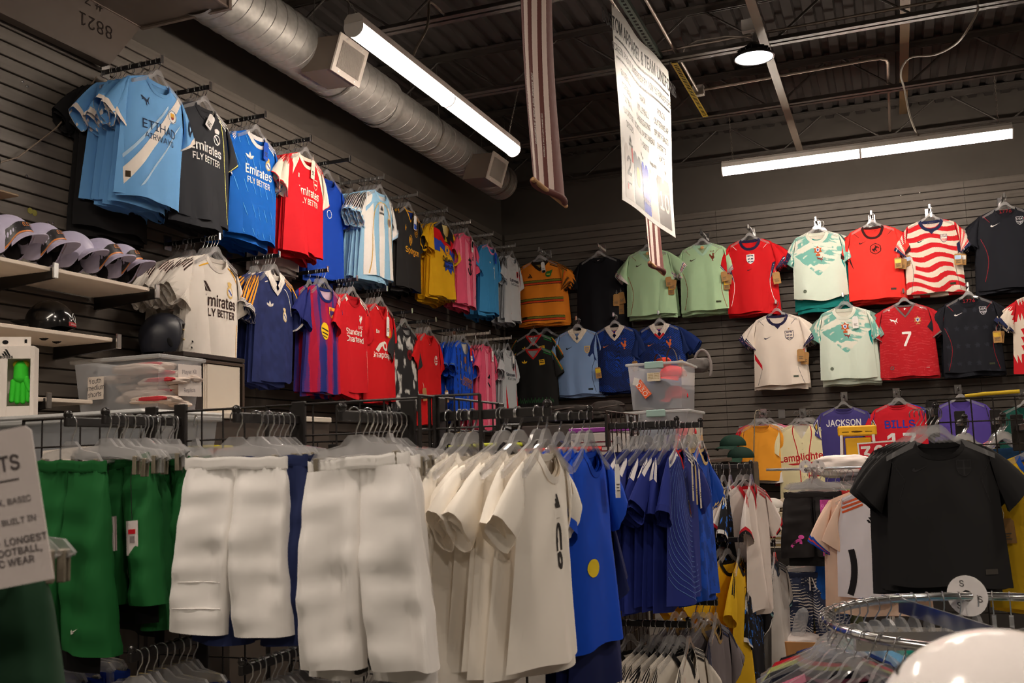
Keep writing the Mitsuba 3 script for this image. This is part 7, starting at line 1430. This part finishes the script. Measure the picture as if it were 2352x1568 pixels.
cap((-1.63, 7.85, 1.99), .115, sr(206, 40, 52), 'red cap lying lowest in the upper clear tub', -2.6)
cap((-1.62, 7.80, 2.15), .11, sr(200, 40, 50), 'red cap near the rim of the upper clear tub', -2.0)
cap((-1.58, 7.88, 1.70), .11, sr(200, 44, 54), 'red cap in the lower clear tub', -2.2)
t = thing('folded_garment', 'navy garment filling the upper clear tub', 'clothes'); put(t, bundle((-1.78, 7.88, 2.02), (.12, .20, .11), 5), 'fabric', sr(50, 60, 84))
t = thing('folded_garment', 'grey blue garment filling the lower clear tub', 'clothes'); put(t, bundle((-1.76, 7.85, 1.66), (.15, .22, .14), 6), 'fabric', sr(120, 130, 146))
t = thing('safety_sticker', 'orange tilted sticker with white letters on the upper clear tub', 'sticker'); o, ex, ez = np.array([-1.815, 7.590, 2.045]), np.array([1, 0, 0]), np.array([0, 0, 1.0]); q = -.95
ax, az = ex * math.cos(q) + ez * math.sin(q), -ex * math.sin(q) + ez * math.cos(q)
part(t, 'face', on_plane(flat(sbox(-.072, -.032, .072, .032)), o, ax, az), 'satin', sr(232, 100, 52), smooth=False)
part(t, 'lettering', on_plane(cat2(txt('D3O', .036, 0, -.026, False, 1.15), txt('PROTECTED BY', .011, 0, .015)), o, ax, az, .0012), 'satin', sr(240, 226, 214), smooth=False)
t = thing('tub_label', 'cream printed label on the upper clear tub', 'sticker'); o = np.array([-1.725, 7.588, 2.135])
part(t, 'face', on_plane(flat(sbox(-.052, -.033, .052, .033)), o, ex, ez), 'matte', sr(216, 206, 180), smooth=False); part(t, 'print', on_plane(cat2(*[rect(-.045 + .05 * (k % 2), -.002 + .045 * (k % 2), .02 - .012 * (k // 2), .025 - .012 * (k // 2)) for k in range(8)]), o, ex, ez, .001), 'matte', sr(170, 150, 110), smooth=False)
t = thing('paper_label', 'small white paper slip stuck beside the orange sticker', 'sticker'); put(t, on_plane(flat(sbox(-.022, -.03, .022, .03)), (-1.868, 7.589, 2.105), ex * .95 + ez * -.3, ez * .95 + ex * .3), 'matte', sr(206, 202, 196), smooth=False)
def strap(label, pts, w, col, ex=(0, 1, 0)):
    t = thing('strap', label, 'strap'); p = np.asarray(pts, float); e = np.asarray(ex, float) * w / 2; n = len(p)
    v = np.vstack([p - e, p + e]); f = np.array([[i, i + 1, n + i + 1, n + i] for i in range(n - 1)]); put(t, tri((v, f)), 'fabric', col); return t
def arc(c, r0, r1, a0, a1, n=16): a = np.linspace(a0, a1, n); return np.c_[c[0] + r0 * np.cos(a), np.full(n, c[1]), c[2] + r1 * np.sin(a)]
strap('dark looped strap standing out of the upper clear tub, right', arc((-1.62, 7.80, 2.24), .045, .13, PI, -.2), .05, sr(64, 58, 56))
strap('dark looped strap standing out of the upper clear tub, left', arc((-1.73, 7.80, 2.23), .035, .10, PI, 0), .05, sr(58, 52, 52))
t = thing('pouch', 'orange red pouch at the rim of the upper clear tub', 'bag'); put(t, bundle((-1.70, 7.86, 2.26), (.055, .05, .045), 12), 'fabric', sr(216, 70, 50))
t = thing('chest_guard', 'grey padded guard with straps behind the upper clear tub', 'bag'); part(t, 'pad', bundle((-1.50, 8.25, 2.26), (.10, .08, .06), 13), 'fabric', sr(100, 96, 94)); part(t, 'strap', tube(arc((-1.45, 8.2, 2.24), .07, .14, 2.6, -.6), .012, 7), 'fabric', sr(130, 124, 122))
for i, (c, s, lb) in enumerate((((-2.60, 8.1, 1.93), (.22, .16, .045), 'black zipped bag lying on the table left of the tubs, upper'), ((-2.45, 7.9, 1.86), (.26, .18, .045), 'black padded bag lying below the zipped one'), ((-2.22, 8.0, 1.92), (.14, .14, .07), 'crumpled grey black bag against the clear tub'))):
    t = thing('sports_bag', lb, 'bag'); part(t, 'body', bundle(c, s, 40 + i), 'fabric', sr(46, 42, 40) * (1 + .5 * (i == 2))); part(t, 'piping', tube([(c[0] + s[0] * 1.02 * math.cos(a), c[1] + s[1] * 1.02 * math.sin(a), c[2] + .01 + .02 * math.cos(a)) for a in np.linspace(0, 2 * PI, 40)[:-1]], .008, 6, closed=True), 'fabric', sr(92, 84, 80))
t = thing('cargo_box', 'dark crate under the black bags', 'box'); put(t, rbx(-2.85, -2.08, 7.62, 8.35, 1.492, 1.80, .01), 'satin', sr(70, 64, 62), smooth=False)
t = thing('purple_lid', 'purple box lid edge left of the brown grid', 'lid'); put(t, rbx(-2.06, -1.66, 6.42, 6.6, 1.70, 1.73, .004), 'satin', sr(150, 60, 160), smooth=False)
t = thing('white_carton', 'white printed carton under the purple lid', 'box'); part(t, 'body', rbx(-2.05, -1.66, 6.42, 6.75, 1.40, 1.695, .004), 'satin', sr(206, 198, 194), smooth=False); part(t, 'print', on_plane(cat2(*[rect(-.15 + .02 * (k % 3), .10 - .03 * (k % 2), .08 - .03 * k, .088 - .03 * k) for k in range(6)]), (-1.85, 6.418, 1.55), (1, 0, 0), (0, 0, 1), .001), 'matte', sr(120, 60, 70), smooth=False)
t = thing('carton_stand', 'dark stand under the white carton', 'stand'); put(t, rbx(-2.06, -1.65, 6.42, 6.76, 0, 1.398, .01), 'satin', sr(52, 46, 42), smooth=False)
cap((-1.40, 9.25, 1.60), .12, sr(24, 52, 42), 'dark green cap beside the orange tee, upper', -2.2); cap((-1.32, 9.15, 1.49), .12, sr(22, 46, 38), 'dark green cap beside the orange tee, lower', -2.4, sr(30, 60, 46))
t = thing('cap_stand', 'dark stand under the green caps', 'stand'); put(t, rbx(-1.52, -1.20, 9.05, 9.4, 0, 1.44, .01), 'satin', sr(44, 40, 38), smooth=False)
# ================================================================ RIGHT SIDE
# step ladder and the discount sign
LY = sr(240, 180, 30); ALU = sr(196, 186, 178)
t = thing('step_ladder', 'step ladder with a yellow top in front of the purple jersey', 'ladder')
x0, x1, y0, y1, zt = -.50, -.165, 9.60, 9.84, 1.735
top = rbx(x0, x1, y0, y1, zt - .095, zt, .012)
part(t, 'top_cap', top, 'satin', LY, smooth=False)
for x in (x0 + .05, x1 - .05): part(t, 'tool_hole', moved(lathe([(0, .0008), (.020, .0006), (.0205, 0)], 16), mat4((x, (y0 + y1) / 2, zt))), 'matte', sr(90, 60, 14), smooth=False)
part(t, 'front_slot', on_plane(cat2(oval(0, 0, .05, .008), rect(-.13, -.07, -.005, .002), rect(.07, .13, -.005, .002)), ((x0 + x1) / 2, y0, zt - .055), (1, 0, 0), (0, 0, 1), .001), 'matte', sr(90, 60, 14), smooth=False)
for x, dx in ((x0 + .03, -.06), (x1 - .03, .06)):
    part(t, 'rail', bar((x, y0 + .03, zt - .09), (x + dx, y0 - .28, 0), .025, .06, (0, 1, 0)), 'steel', ALU, smooth=False); part(t, 'rear_rail', bar((x, y1 - .03, zt - .09), (x + dx, y1 + .30, 0), .02, .04, (0, 1, 0)), 'steel', ALU, smooth=False)
part(t, 'paint_tray', rbx(x0 + .06, x1 - .05, y0 + .02, y0 + .05, zt - .36, zt - .11, .008), 'satin', LY * .9, smooth=False)
for k, z in enumerate((1.36, 1.05, .74, .43)): part(t, 'step', rbx(x0 - .01 * k, x1 + .01 * k, y0 - .05 * (k + 1), y0 + .06 - .05 * (k + 1), z - .02, z + .02, .004), 'steel', ALU, smooth=False)
part(t, 'caution_label', on_plane(flat(sbox(-.03, -.012, .03, .012)), (-.335, y0 - .052, 1.36), (1, 0, 0), (0, 0, 1), .001), 'matte', sr(170, 60, 50), smooth=False)
t = thing('discount_sign', 'red discount sign with white digits and a white border, beside the ladder', 'sign')
o, ex, ez = np.array([-.165, 9.2, 1.478]), np.array([.998, 0, .05]), np.array([-.05, 0, .998])
part(t, 'card', on_plane(flat(sbox(-.155, -.105, .155, .105)), o, ex, ez), 'satin', sr(236, 228, 222), smooth=False); part(t, 'red_field', on_plane(flat(sbox(-.142, -.092, .142, .092)), o, ex, ez, .001), 'satin', sr(206, 26, 44), smooth=False)
part(t, 'lettering', on_plane(cat2(txt('30', .135, -.035, -.066, True, .88), txt('%', .06, .098, .012, True, .8)), o, ex, ez, .002), 'satin', sr(240, 232, 226), smooth=False)
t2 = thing('sign_stand', 'thin stem carrying the discount sign', 'stand'); put(t2, tube([(-.16, 9.21, 0), (-.165, 9.205, 1.40)], .008, 7), 'chrome')
# heap of white, black and red cloth on a rack top
t = thing('heaped_jersey', 'white jersey thrown over the clip hangers', 'clothes'); put(t, bundle((-.40, 8.05, 1.40), (.20, .14, .085), 61), 'fabric', sr(224, 214, 208))
t = thing('heaped_jersey', 'black and white jersey sliding down right of the thrown white one', 'clothes'); put(t, bundle((-.28, 7.85, 1.30), (.13, .10, .05), 62), 'fabric', sr(60, 56, 60))
for k in range(4):
    t = thing('heaped_jersey', ('red jersey sleeve at the top of the red heap', 'red jersey in the middle of the red heap', 'red jersey at the bottom of the red heap', 'white and red jersey under the red heap')[k], 'clothes'); put(t, bundle((-.15 - .02 * k, 7.4, 1.37 - .055 * k), (.11, .10, .035), 64 + k), 'fabric', sr(200, 34, 50) if k < 3 else sr(214, 180, 180))
# four way stand with clip hangers and shorts
t = thing('garment_stand', 'chrome four way stand that carries the black and pink shorts', 'stand')
part(t, 'pole', tube([(-.56, 7.42, 0), (-.56, 7.42, 1.42)], .016, 10), 'chrome'); part(t, 'foot', cat(bar((-.86, 7.42, .02), (-.26, 7.42, .02), .04, .03), bar((-.56, 7.12, .02), (-.56, 7.72, .02), .04, .03)), 'chrome', smooth=False)
for a in range(4): part(t, 'arm', tube([(-.56, 7.42, 1.40), (-.56 + .34 * math.cos(a * PI / 2 - .1), 7.42 + .34 * math.sin(a * PI / 2 - .1), 1.40)], .010, 8), 'chrome')
def divider(c, n, label, letters, r=.045, tilt=0.0):
    t = thing('size_divider', label, 'size marker'); n = np.asarray(n, float); n /= np.linalg.norm(n); ex = np.cross([0, 0, 1.0], n); ex /= np.linalg.norm(ex); ez = np.cross(n, ex); M = np.eye(4); M[:3, 0], M[:3, 1], M[:3, 2], M[:3, 3] = ex, ez, n, c
    part(t, 'disc', moved(prism(disc_poly(r).difference(disc_poly(r * .28)), .0025), M), 'satin', sr(224, 218, 216), smooth=False)
    for k, l in enumerate(letters): a = PI / 2 + 2 * PI * k / len(letters) + tilt; part(t, 'letter', moved((np.c_[xf2(text(l, r * .30), (r * .64 * math.cos(a), r * .64 * math.sin(a) - r * .15))[0], np.full(len(text(l, 1)[0]), .004)], text(l, 1)[1]), M), 'matte', BLACK, smooth=False)
divider((-.60, 7.20, 1.42), (-.1, -1, 0), 'round white size marker above the black and pink shorts, left', ('S', 'S', 'S', 'S')); divider((-.52, 7.22, 1.42), (.2, -1, 0), 'round white size marker above the black and pink shorts, right', ('M', 'M', 'M'))
for i in range(10):
    M = frame((-.56 + .02 * r.uniform(-1, 1), 7.10 + .03 * i, 1.41), -PI / 2 + r.uniform(-.3, .3), r.uniform(-.05, .05)); clip_hanger(M, 'clear clip hanger crowded above the black and pink shorts', 'clip hangers above the black and pink shorts', w=.34, metal=False, clips=False)
BS = sr(38, 35, 36)
t, s, M = hung(-.56, 7.06, 1.385, -PI / 2, BS, 'black shorts with a pink mark and a pink dotted side', 'clip hanger of the black and pink shorts', 30, L=.40, ww=.38, wb=.44, mark=(cat2(curve([(-.15, -.33), (-.12, -.28), (-.08, -.27), (-.09, -.31)], .018), oval(-.085, -.265, .02, .014)), sr(226, 90, 176)), lining=sr(20, 20, 22))
part(t, 'pink_side', (s.front(*(lambda v: (v[:, 0], v[:, 1]))(sub2(rect(.05, .17, -.39, -.02), .018)[0]), .004), sub2(rect(.05, .17, -.39, -.02), .018)[1]), 'fabric', sr(186, 70, 146), M=M)
dots = [ring(.065 + .03 * i, -.06 - .032 * j, .006, .009) for i in range(4) for j in range(10)]
for q in range(0, 40, 4): v, f = cat2(*dots[q:q + 4]); part(t, 'dot_pattern', (s.front(v[:, 0], v[:, 1], .006), f), 'fabric', sr(220, 150, 200), smooth=False, M=M)
part(t, 'drawstring', cat(tube(s.front(np.full(8, -.008), np.linspace(-.02, -.16, 8), .008), .003, 5), tube(s.front(np.full(8, .012), np.linspace(-.02, -.17, 8), .008), .003, 5)), 'fabric', BLACK, M=M)
for k, c in enumerate((sr(30, 28, 28), sr(210, 60, 60), sr(226, 170, 40), sr(60, 150, 190), sr(90, 190, 60))):
    hung(-.52 + .05 * k, 7.20 + .05 * k, 1.385, -PI / 2 - .5, c, ('black shorts right behind the pink sided pair', 'red shorts edge behind the pink sided pair', 'yellow shorts edge right of the pink sided pair', 'light blue shorts edge right of the pink sided pair', 'green shorts edge behind the pink sided pair')[k], 'clip hanger of the %s shorts behind the pink sided pair' % ('black', 'red', 'yellow', 'light blue', 'green')[k], 31 + k, L=.40, ww=.34, wb=.40)
# wave shorts on a low bar, red and blue shorts beside
t = thing('garment_stand', 'low chrome stand that carries the wave patterned shorts', 'stand'); part(t, 'pole', tube([(-.60, 7.75, 0), (-.60, 7.75, .83)], .014, 8), 'chrome'); part(t, 'arm', tube([(-.60, 7.75, .83), (-.62, 7.30, .83)], .010, 8), 'chrome')
WV = sr(48, 56, 82)
s = Shorts(seed=77, ww=.40, wb=.47, L=.43, fold=.012); M = frame((-.62, 7.34, .82), -PI / 2, -.01); clip_hanger(M, 'clip hanger of the wave patterned shorts', None, w=.36, metal=False); t = thing('shorts', 'shorts with fine black and white waves and a white drawstring', 'shorts')
def wavecol(v): q = (v[:, 2] + .012 * np.sin(v[:, 0] * 38 + 1) + .008 * np.sin(v[:, 0] * 71 + v[:, 2] * 20)) / .020; m = ((q % 1) < .30 + .18 * np.sin(v[:, 0] * 23 + v[:, 2] * 30)); return np.where(m[:, None], sr(216, 210, 206), WV)
for sd in (-1, 1): v, f = s.legmesh(sd, 120, 90); part(t, 'leg', (v, f), 'fabric', wavecol(v), M=M)
part(t, 'waistband', s.band(), 'fabric', WV, M=M); part(t, 'drawstring', cat(tube(s.front(np.full(8, -.012), np.linspace(-.0, -.09, 8), .010), .005, 6), tube(s.front(np.linspace(.0, .03, 8), np.linspace(-.0, -.075, 8), .010), .005, 6)), 'fabric', sr(230, 224, 220), M=M)
for i in range(8):
    M = frame((-.62 + .015 * r.uniform(-1, 1), 7.38 + .03 * i, .82), -PI / 2 + r.uniform(-.2, .2), r.uniform(-.04, .04)); clip_hanger(M, 'clear clip hanger bunched behind the wave patterned shorts', 'clip hangers behind the wave patterned shorts', w=.38, metal=False, clips=False)
hung(-.56, 7.55, .80, -PI / 2 - .1, sr(96, 100, 70), 'olive shorts edge behind the wave patterned pair', 'clip hanger of the olive shorts', 41, L=.46, ww=.46, wb=.50)
hung(-.60, 8.00, 1.03, -PI / 2, sr(214, 44, 46), 'red shorts above the wave patterned pair', 'clip hanger of the red shorts', 42, L=.34, ww=.30, wb=.36)
hung(-.43, 7.35, 1.075, -PI / 2 - .15, sr(24, 84, 170), 'blue shorts hanging on a slant right of the red pair', 'clip hanger of the blue shorts', 43, L=.50, ww=.36, wb=.46, roll=.10)
divider((-.66, 7.62, .93), (-.1, -1, 0), 'small round size marker above the wave patterned shorts', ('M', 'L'), .03)
# peach and white jerseys
PE = sr(232, 200, 178)
rack_arm((-.12, 6.45, 1.43), (0, -1, 0), .45, 'dark arm holding the white and peach jerseys')
pw = Look(sr(222, 216, 222), sleeve=PE, collar=sr(40, 50, 90), nd=.08, inner=PE, L=.60, w=.24, prints=[('sunrise_stripe_pattern', cat2(line([(-.20, -.075), (-.10, -.04)], .012), line([(-.205, -.10), (-.095, -.06)], .012), line([(-.205, -.125), (-.09, -.08)], .012)), sr(214, 90, 50)), ('logo', bars3(-.045, -.16, .05), BLACK), ('black_side', curve([(-.17, -.33), (-.14, -.45), (-.19, -.58)], .035), sr(30, 28, 30)), ('mauve_panel', on(Polygon([(.08, -.1), (.3, -.1), (.3, -.6), (.10, -.58), (.05, -.45)])), sr(200, 190, 206))])
M, sh = face_out('jersey', pw, (-.115, 6.02, 1.43), -PI / 2, 1, 'white jersey with sunrise shoulder stripes, partly behind the black tees', '', None, 'clear hanger of the sunrise striped jersey', seed=450, catname='shirt')
pj = Look(PE, collar=PE * .9, cuff=[(.88, .93, sr(30, 70, 170)), (.93, .96, sr(206, 60, 60)), (.96, 1.0, sr(30, 70, 170))], inner=PE, L=.69, w=.26)
for k in range(3): M = frame((-.155 - .01 * k, 6.07 + .05 * k, 1.42), -PI / 2 + .05 * k); make_shirt('jersey', pj, M, ('peach jersey with blue cuffs right behind the sunrise striped one', 'peach jersey second behind the sunrise striped one', 'peach jersey deepest behind the sunrise striped one')[k], 'shirt', None, 451 + k, 1 if k == 0 else 0); hanger(M, 'clear hanger of the %s peach jersey' % ('first', 'second', 'third')[k], None)
# black tees in front of the tall grid
grid_panel((.14, 4.78, 0), (1, 0, 0), .61, .04, 1.742, 'black wire grid behind the black tees'); grid_panel((.76, 4.78, 0), (1, 0, 0), .61, .04, 1.742, 'black wire grid right of the black tees, at the right edge')
rack_arm((.155, 4.78, 1.692), (0, -1, 0), .46, 'black arm with a knob holding the black tees')
KT = sr(33, 32, 33)
ktee = Look(KT, collar=KT * .9, cw=.016, nw=.085, nd=.065, inner=KT * .8, w=.205, L=.575, sl=.215, droop=46, cuff=.14, fold=.010, thick=.045, curl=.03, nc=60, nr=60, prints=[('logo', swoosh(-.075, -.115, .062), KT * 1.9), ('crest', shield(.085, -.115, .054, .066), KT * 1.7), ('crest_face', shield(.085, -.115, .049, .060), KT * 1.05, .003), ('crest_cross', cat2(rect(.082, .088, -.145, -.085), rect(.06, .11, -.118, -.112)), KT * 1.7, .0036), ('hem_label', rect(.13, .175, -.525, -.505), sr(66, 62, 58)), ('raglan_seam', cat2(line([(-.20, -.05), (-.135, -.16), (-.165, -.25)], .002), line([(.20, -.05), (.145, -.16), (.17, -.25)], .002)), KT * 1.5)])
M, sh = face_out('tee', ktee, (.155, 4.355, 1.692), -PI / 2, 1, 'plain black tee with a tone on tone crest, front of its stack at right', '', None, 'large clear hanger of the front black tee', seed=460, catname='t-shirt', first=-.03)
for k in range(5): M = frame((.15 - .018 * k, 4.40 + .045 * k, 1.692), -PI / 2 - .02 * k, .01); make_shirt('tee', ktee, M, 'black tee behind the front black one, only its sleeves showing', 't-shirt', 'black tees behind the front black one', 461 + k, 0, L=.59 + .012 * k, w=.21, droop=46 + 3 * k); hanger(M, 'clear hanger of a black tee behind the front one', 'clear hangers of the black tees')
for k, (x, z, c) in enumerate(((.245, -.30, KRAFT), (.30, -.33, KRAFT * .8), (.27, -.42, KRAFT * .6))):
    tag(sh, M, x, z, ('big brown cardboard tag on a string right of the front black tee', 'darker brown tag behind the big one right of the black tee', 'lowest brown tag right of the black tee')[k], col=c, w=.075, h=.10, off=.02 + .02 * (2 - k), rot=-.15 + .2 * k)
for k, (x, c, n) in enumerate(((.30, sr(226, 190, 60), 8), (.46, sr(60, 110, 170), 9), (.80, sr(206, 60, 50), 8))):
    rack_arm((x, 5.4, 1.66), (0, -1, 0), .36, 'dark arm behind the tall grid, %s' % ('left', 'middle', 'right')[k])
    for i in range(n):
        M = frame((x, 5.07 + .04 * i, 1.66), -PI / 2 + r.uniform(-.3, .3) + .4); hanger(M, 'clear hanger behind the tall grid on its %s arm' % ('left', 'middle', 'right')[k], 'clear hangers behind the tall grid, %s arm' % ('left', 'middle', 'right')[k])
        if i % 2 == 0: make_shirt('jersey', Look(c * (1 if i % 4 else .4), stripes=sr(40, 60, 120)), M, 'coloured jersey behind the tall grid on its %s arm' % ('left', 'middle', 'right')[k], 'shirt', 'jerseys behind the tall grid, %s arm' % ('left', 'middle', 'right')[k], 620 + 20 * k + i, 0, w=.2, L=.6)
t = thing('yellow_hanger', 'yellow plastic hanger bar lying across the top of the tall grid', 'hanger'); put(t, tube([(.30, 4.9, 1.755), (.38, 4.9, 1.762), (.52, 4.88, 1.765)], .009, 7), 'satin', sr(226, 190, 40))
rack_arm((.50, 4.90, 1.62), (0, -1, 0), .36, 'arm at the right edge holding the yellow jersey')
M, sh = face_out('jersey', Look(sr(236, 190, 40), collar=sr(30, 80, 170), cuff=[(.9, 1.0, sr(40, 100, 190))], inner=sr(200, 160, 40), w=.22, L=.62), (.55, 4.56, 1.62), -PI / 2, 2, 'yellow jersey with blue cuffs cut by the right edge', 'second yellow jersey behind the cut one', None, 'clear hanger of a yellow jersey at the right edge', seed=470)
# small boxes, caps and clear bin in the aisle
t = thing('shoe_box', 'open cream carton with caps behind the white red trimmed jersey', 'box'); part(t, 'body', rbx(-1.22, -.98, 9.35, 9.65, .78, .98, .004), 'matte', sr(206, 190, 160), smooth=False); part(t, 'flap', bar((-1.0, 9.36, .98), (-.93, 9.36, .86), .28, .004, (0, 1, 0)), 'matte', sr(190, 172, 140), smooth=False)
cap((-1.10, 9.42, 1.03), .10, sr(206, 200, 192), 'white cap on the cream carton, front', -1.9); cap((-1.0, 9.55, 1.02), .10, sr(170, 156, 138), 'tan cap on the cream carton, rear', -1.9)
t = thing('book_stack', 'stack of papers under the cream carton', 'papers')
for k in range(6): part(t, 'sheet_bundle', rbx(-1.21 + .01 * (k % 2), -.97 - .012 * (k % 3), 9.34, 9.66, .66 + .02 * k, .678 + .02 * k, .002), 'matte', (sr(200, 190, 170), sr(150, 130, 90), sr(210, 206, 200))[k % 3], smooth=False)
t = thing('low_counter', 'dark counter against the back wall under the papers', 'counter'); put(t, rbx(-1.5, .9, 9.34, 10.0, 0, .655, .01), 'satin', sr(40, 36, 34), smooth=False)
tub(-1.02, -.72, 7.85, 8.3, 0.02, .50, 'tall clear bin in the aisle left of the wave patterned shorts', taper=.02)
t = thing('folded_garment', 'blue and white cloth inside the tall clear bin', 'clothes'); put(t, bundle((-.87, 8.07, .22), (.10, .16, .10), 82), 'fabric', sr(110, 140, 190))
t = thing('plastic_bag', 'white plastic bag bulging out of the tall clear bin', 'bag'); put(t, bundle((-.87, 8.06, .52), (.12, .16, .10), 83), 'tub_plastic', None)
t = thing('carton', 'open brown carton with plastic bags on the floor', 'box')
for a in ((-.98, -.50, 7.05, 7.07, .05, .26), (-.98, -.50, 7.45, 7.47, .05, .26), (-.99, -.97, 7.05, 7.47, .05, .26), (-.51, -.49, 7.05, 7.47, .05, .26), (-.98, -.5, 7.05, 7.47, .04, .05)): part(t, 'panel', bx(*a), 'matte', sr(196, 146, 96), smooth=False)
t = thing('plastic_bag', 'white plastic bag lying inside the brown carton', 'bag'); put(t, bundle((-.76, 7.26, .22), (.18, .15, .07), 84), 'satin', sr(206, 196, 192))
t = thing('plastic_bag', 'twisted plastic bag standing up out of the brown carton', 'bag'); put(t, (lambda m: (m[0] + np.c_[.25 * (m[0][:, 2] - .3) , 0 * m[0][:, 0], 0 * m[0][:, 0]], m[1]))(bundle((-.72, 7.2, .34), (.045, .045, .12), 85)), 'tub_plastic', None)
# chrome round rack near the camera
RC, RR = np.array([.237, 2.982, 1.089]), .457
t = thing('round_rack', 'chrome round clothes rack at the lower right', 'clothes rack')
a = np.arange(96) * 2 * PI / 96; part(t, 'ring', tube(np.c_[RC[0] + RR * np.cos(a), RC[1] + RR * np.sin(a), np.full(96, RC[2] - .011)], .0125, 12, closed=True), 'chrome')
for q in range(4): an = q * PI / 2 + .62; part(t, 'spoke', bar(RC + [0, 0, -.06], RC + [RR * math.cos(an), RR * math.sin(an), -.03], .008, .045), 'chrome', smooth=False)
part(t, 'pole', tube([RC * [1, 1, 0], RC + [0, 0, -.03]], .018, 10), 'chrome'); part(t, 'foot', cat(*[bar(RC * [1, 1, 0] + [0, 0, .02], RC * [1, 1, 0] + [.42 * math.cos(q), .42 * math.sin(q), .02], .04, .03) for q in (.6, 2.2, 3.7, 5.3)]), 'chrome', smooth=False)
cols = (sr(20, 40, 110), sr(24, 26, 36), sr(150, 148, 150), sr(24, 50, 140), sr(22, 24, 34), sr(226, 130, 160), sr(20, 24, 40), sr(60, 60, 66), sr(170, 176, 110), sr(190, 30, 46), sr(30, 30, 36))
n = 0
def on_ring(an, k, name, look, lab, grp, det=0, **kw):
    p = RC + [RR * math.cos(an), RR * math.sin(an), 0]; M = frame(p, an + PI / 2 + (0 if k is None else 0), 0); hanger(M, 'hanger on the chrome round rack, ' + lab.split(',')[0], 'hangers on the round rack' if grp else None)
    if look is not None: make_shirt(name, look, M, lab, 'shirt', grp, 800 + int(an * 100), det, w=.19, L=.55, **kw)
names = ('deep blue jersey', 'black jersey with a yellow flash', 'grey jersey', 'royal blue jersey', 'navy jersey', 'pink jersey', 'black jersey', 'charcoal jersey', 'olive jersey', 'red jersey', 'dark jersey')
for k, c in enumerate(cols):
    an = PI + .95 - .115 * k
    lk = Look(c, inner=c * .7); 
    if k in (1, 4): lk.stripes, lk.stripe_b, lk.stripe_len = sr(214, 220, 50), ((.2, .9),), .5
    on_ring(an, k, 'jersey', lk, names[k] + ', nearest the camera on the chrome round rack' if k < 3 else names[k] + ' on the near left of the chrome round rack', None, 1 if k < 7 else 0)
for k in range(34):
    an = PI + .95 - .115 * 11 - .105 * k
    p = RC + [RR * math.cos(an), RR * math.sin(an), 0]; M = frame(p, an + PI / 2 + r.uniform(-.2, .2)); hanger(M, 'clear hanger round the far side of the chrome round rack', 'hangers on the far side of the round rack', .8)
    if k % 2 == 0: make_shirt('jersey', Look((sr(40, 60, 120), sr(120, 180, 220), sr(30, 140, 120), sr(34, 34, 40))[k // 2 % 4]), M, 'coloured jersey on the far side of the chrome round rack', 'shirt', 'jerseys on the far side of the round rack', 850 + k, 0, w=.17, L=.5)
pd = RC + [RR * math.cos(1.72), RR * math.sin(1.72), -.01]; divider(pd, (-.45, -1, .0), 'round white size marker on the back of the chrome ring', ('S', 'S', 'S'), .062, .35)
pd = RC + [RR * math.cos(-1.25), RR * math.sin(-1.25), -.01]; divider(pd, (-.6, -.6, .1), 'round white size marker on the front of the chrome ring', ('M', 'M', 'M'), .05, .2)
# glossy white helmet close to the camera
t = thing('helmet_stand', 'plain dark pedestal under the white helmet, below the picture', 'stand'); put(t, lathe([(0, 0), (.16, 0), (.16, .02), (.05, .03), (.05, 1.06), (.11, 1.08), (.11, 1.105), (0, 1.105)], 24), 'satin', sr(50, 46, 44), smooth=30, M=mat4((.085, 1.205, 0)))
M = mat4((.085, 1.205, 1.107), rz=-.5, rx=.10)
t, surf, tm = helmet(M, 'glossy white helmet close to the camera at the lower right', sr(232, 226, 224), brim=False, ears=.9, mat='gloss', rx=.128, ry=.150, rz=.128, name='white_helmet')
v, f = sub2(flat(Polygon([(-.06, 0), (-.03, .008), (.02, .010), (.06, .002), (.02, -.004), (-.03, -.004)])), .008)
part(t, 'air_slot', (surf(.78 - v[:, 1] / .12, 3.25 + v[:, 0] / .10, .0015), f), 'matte', sr(30, 24, 24), M=M, smooth=False)
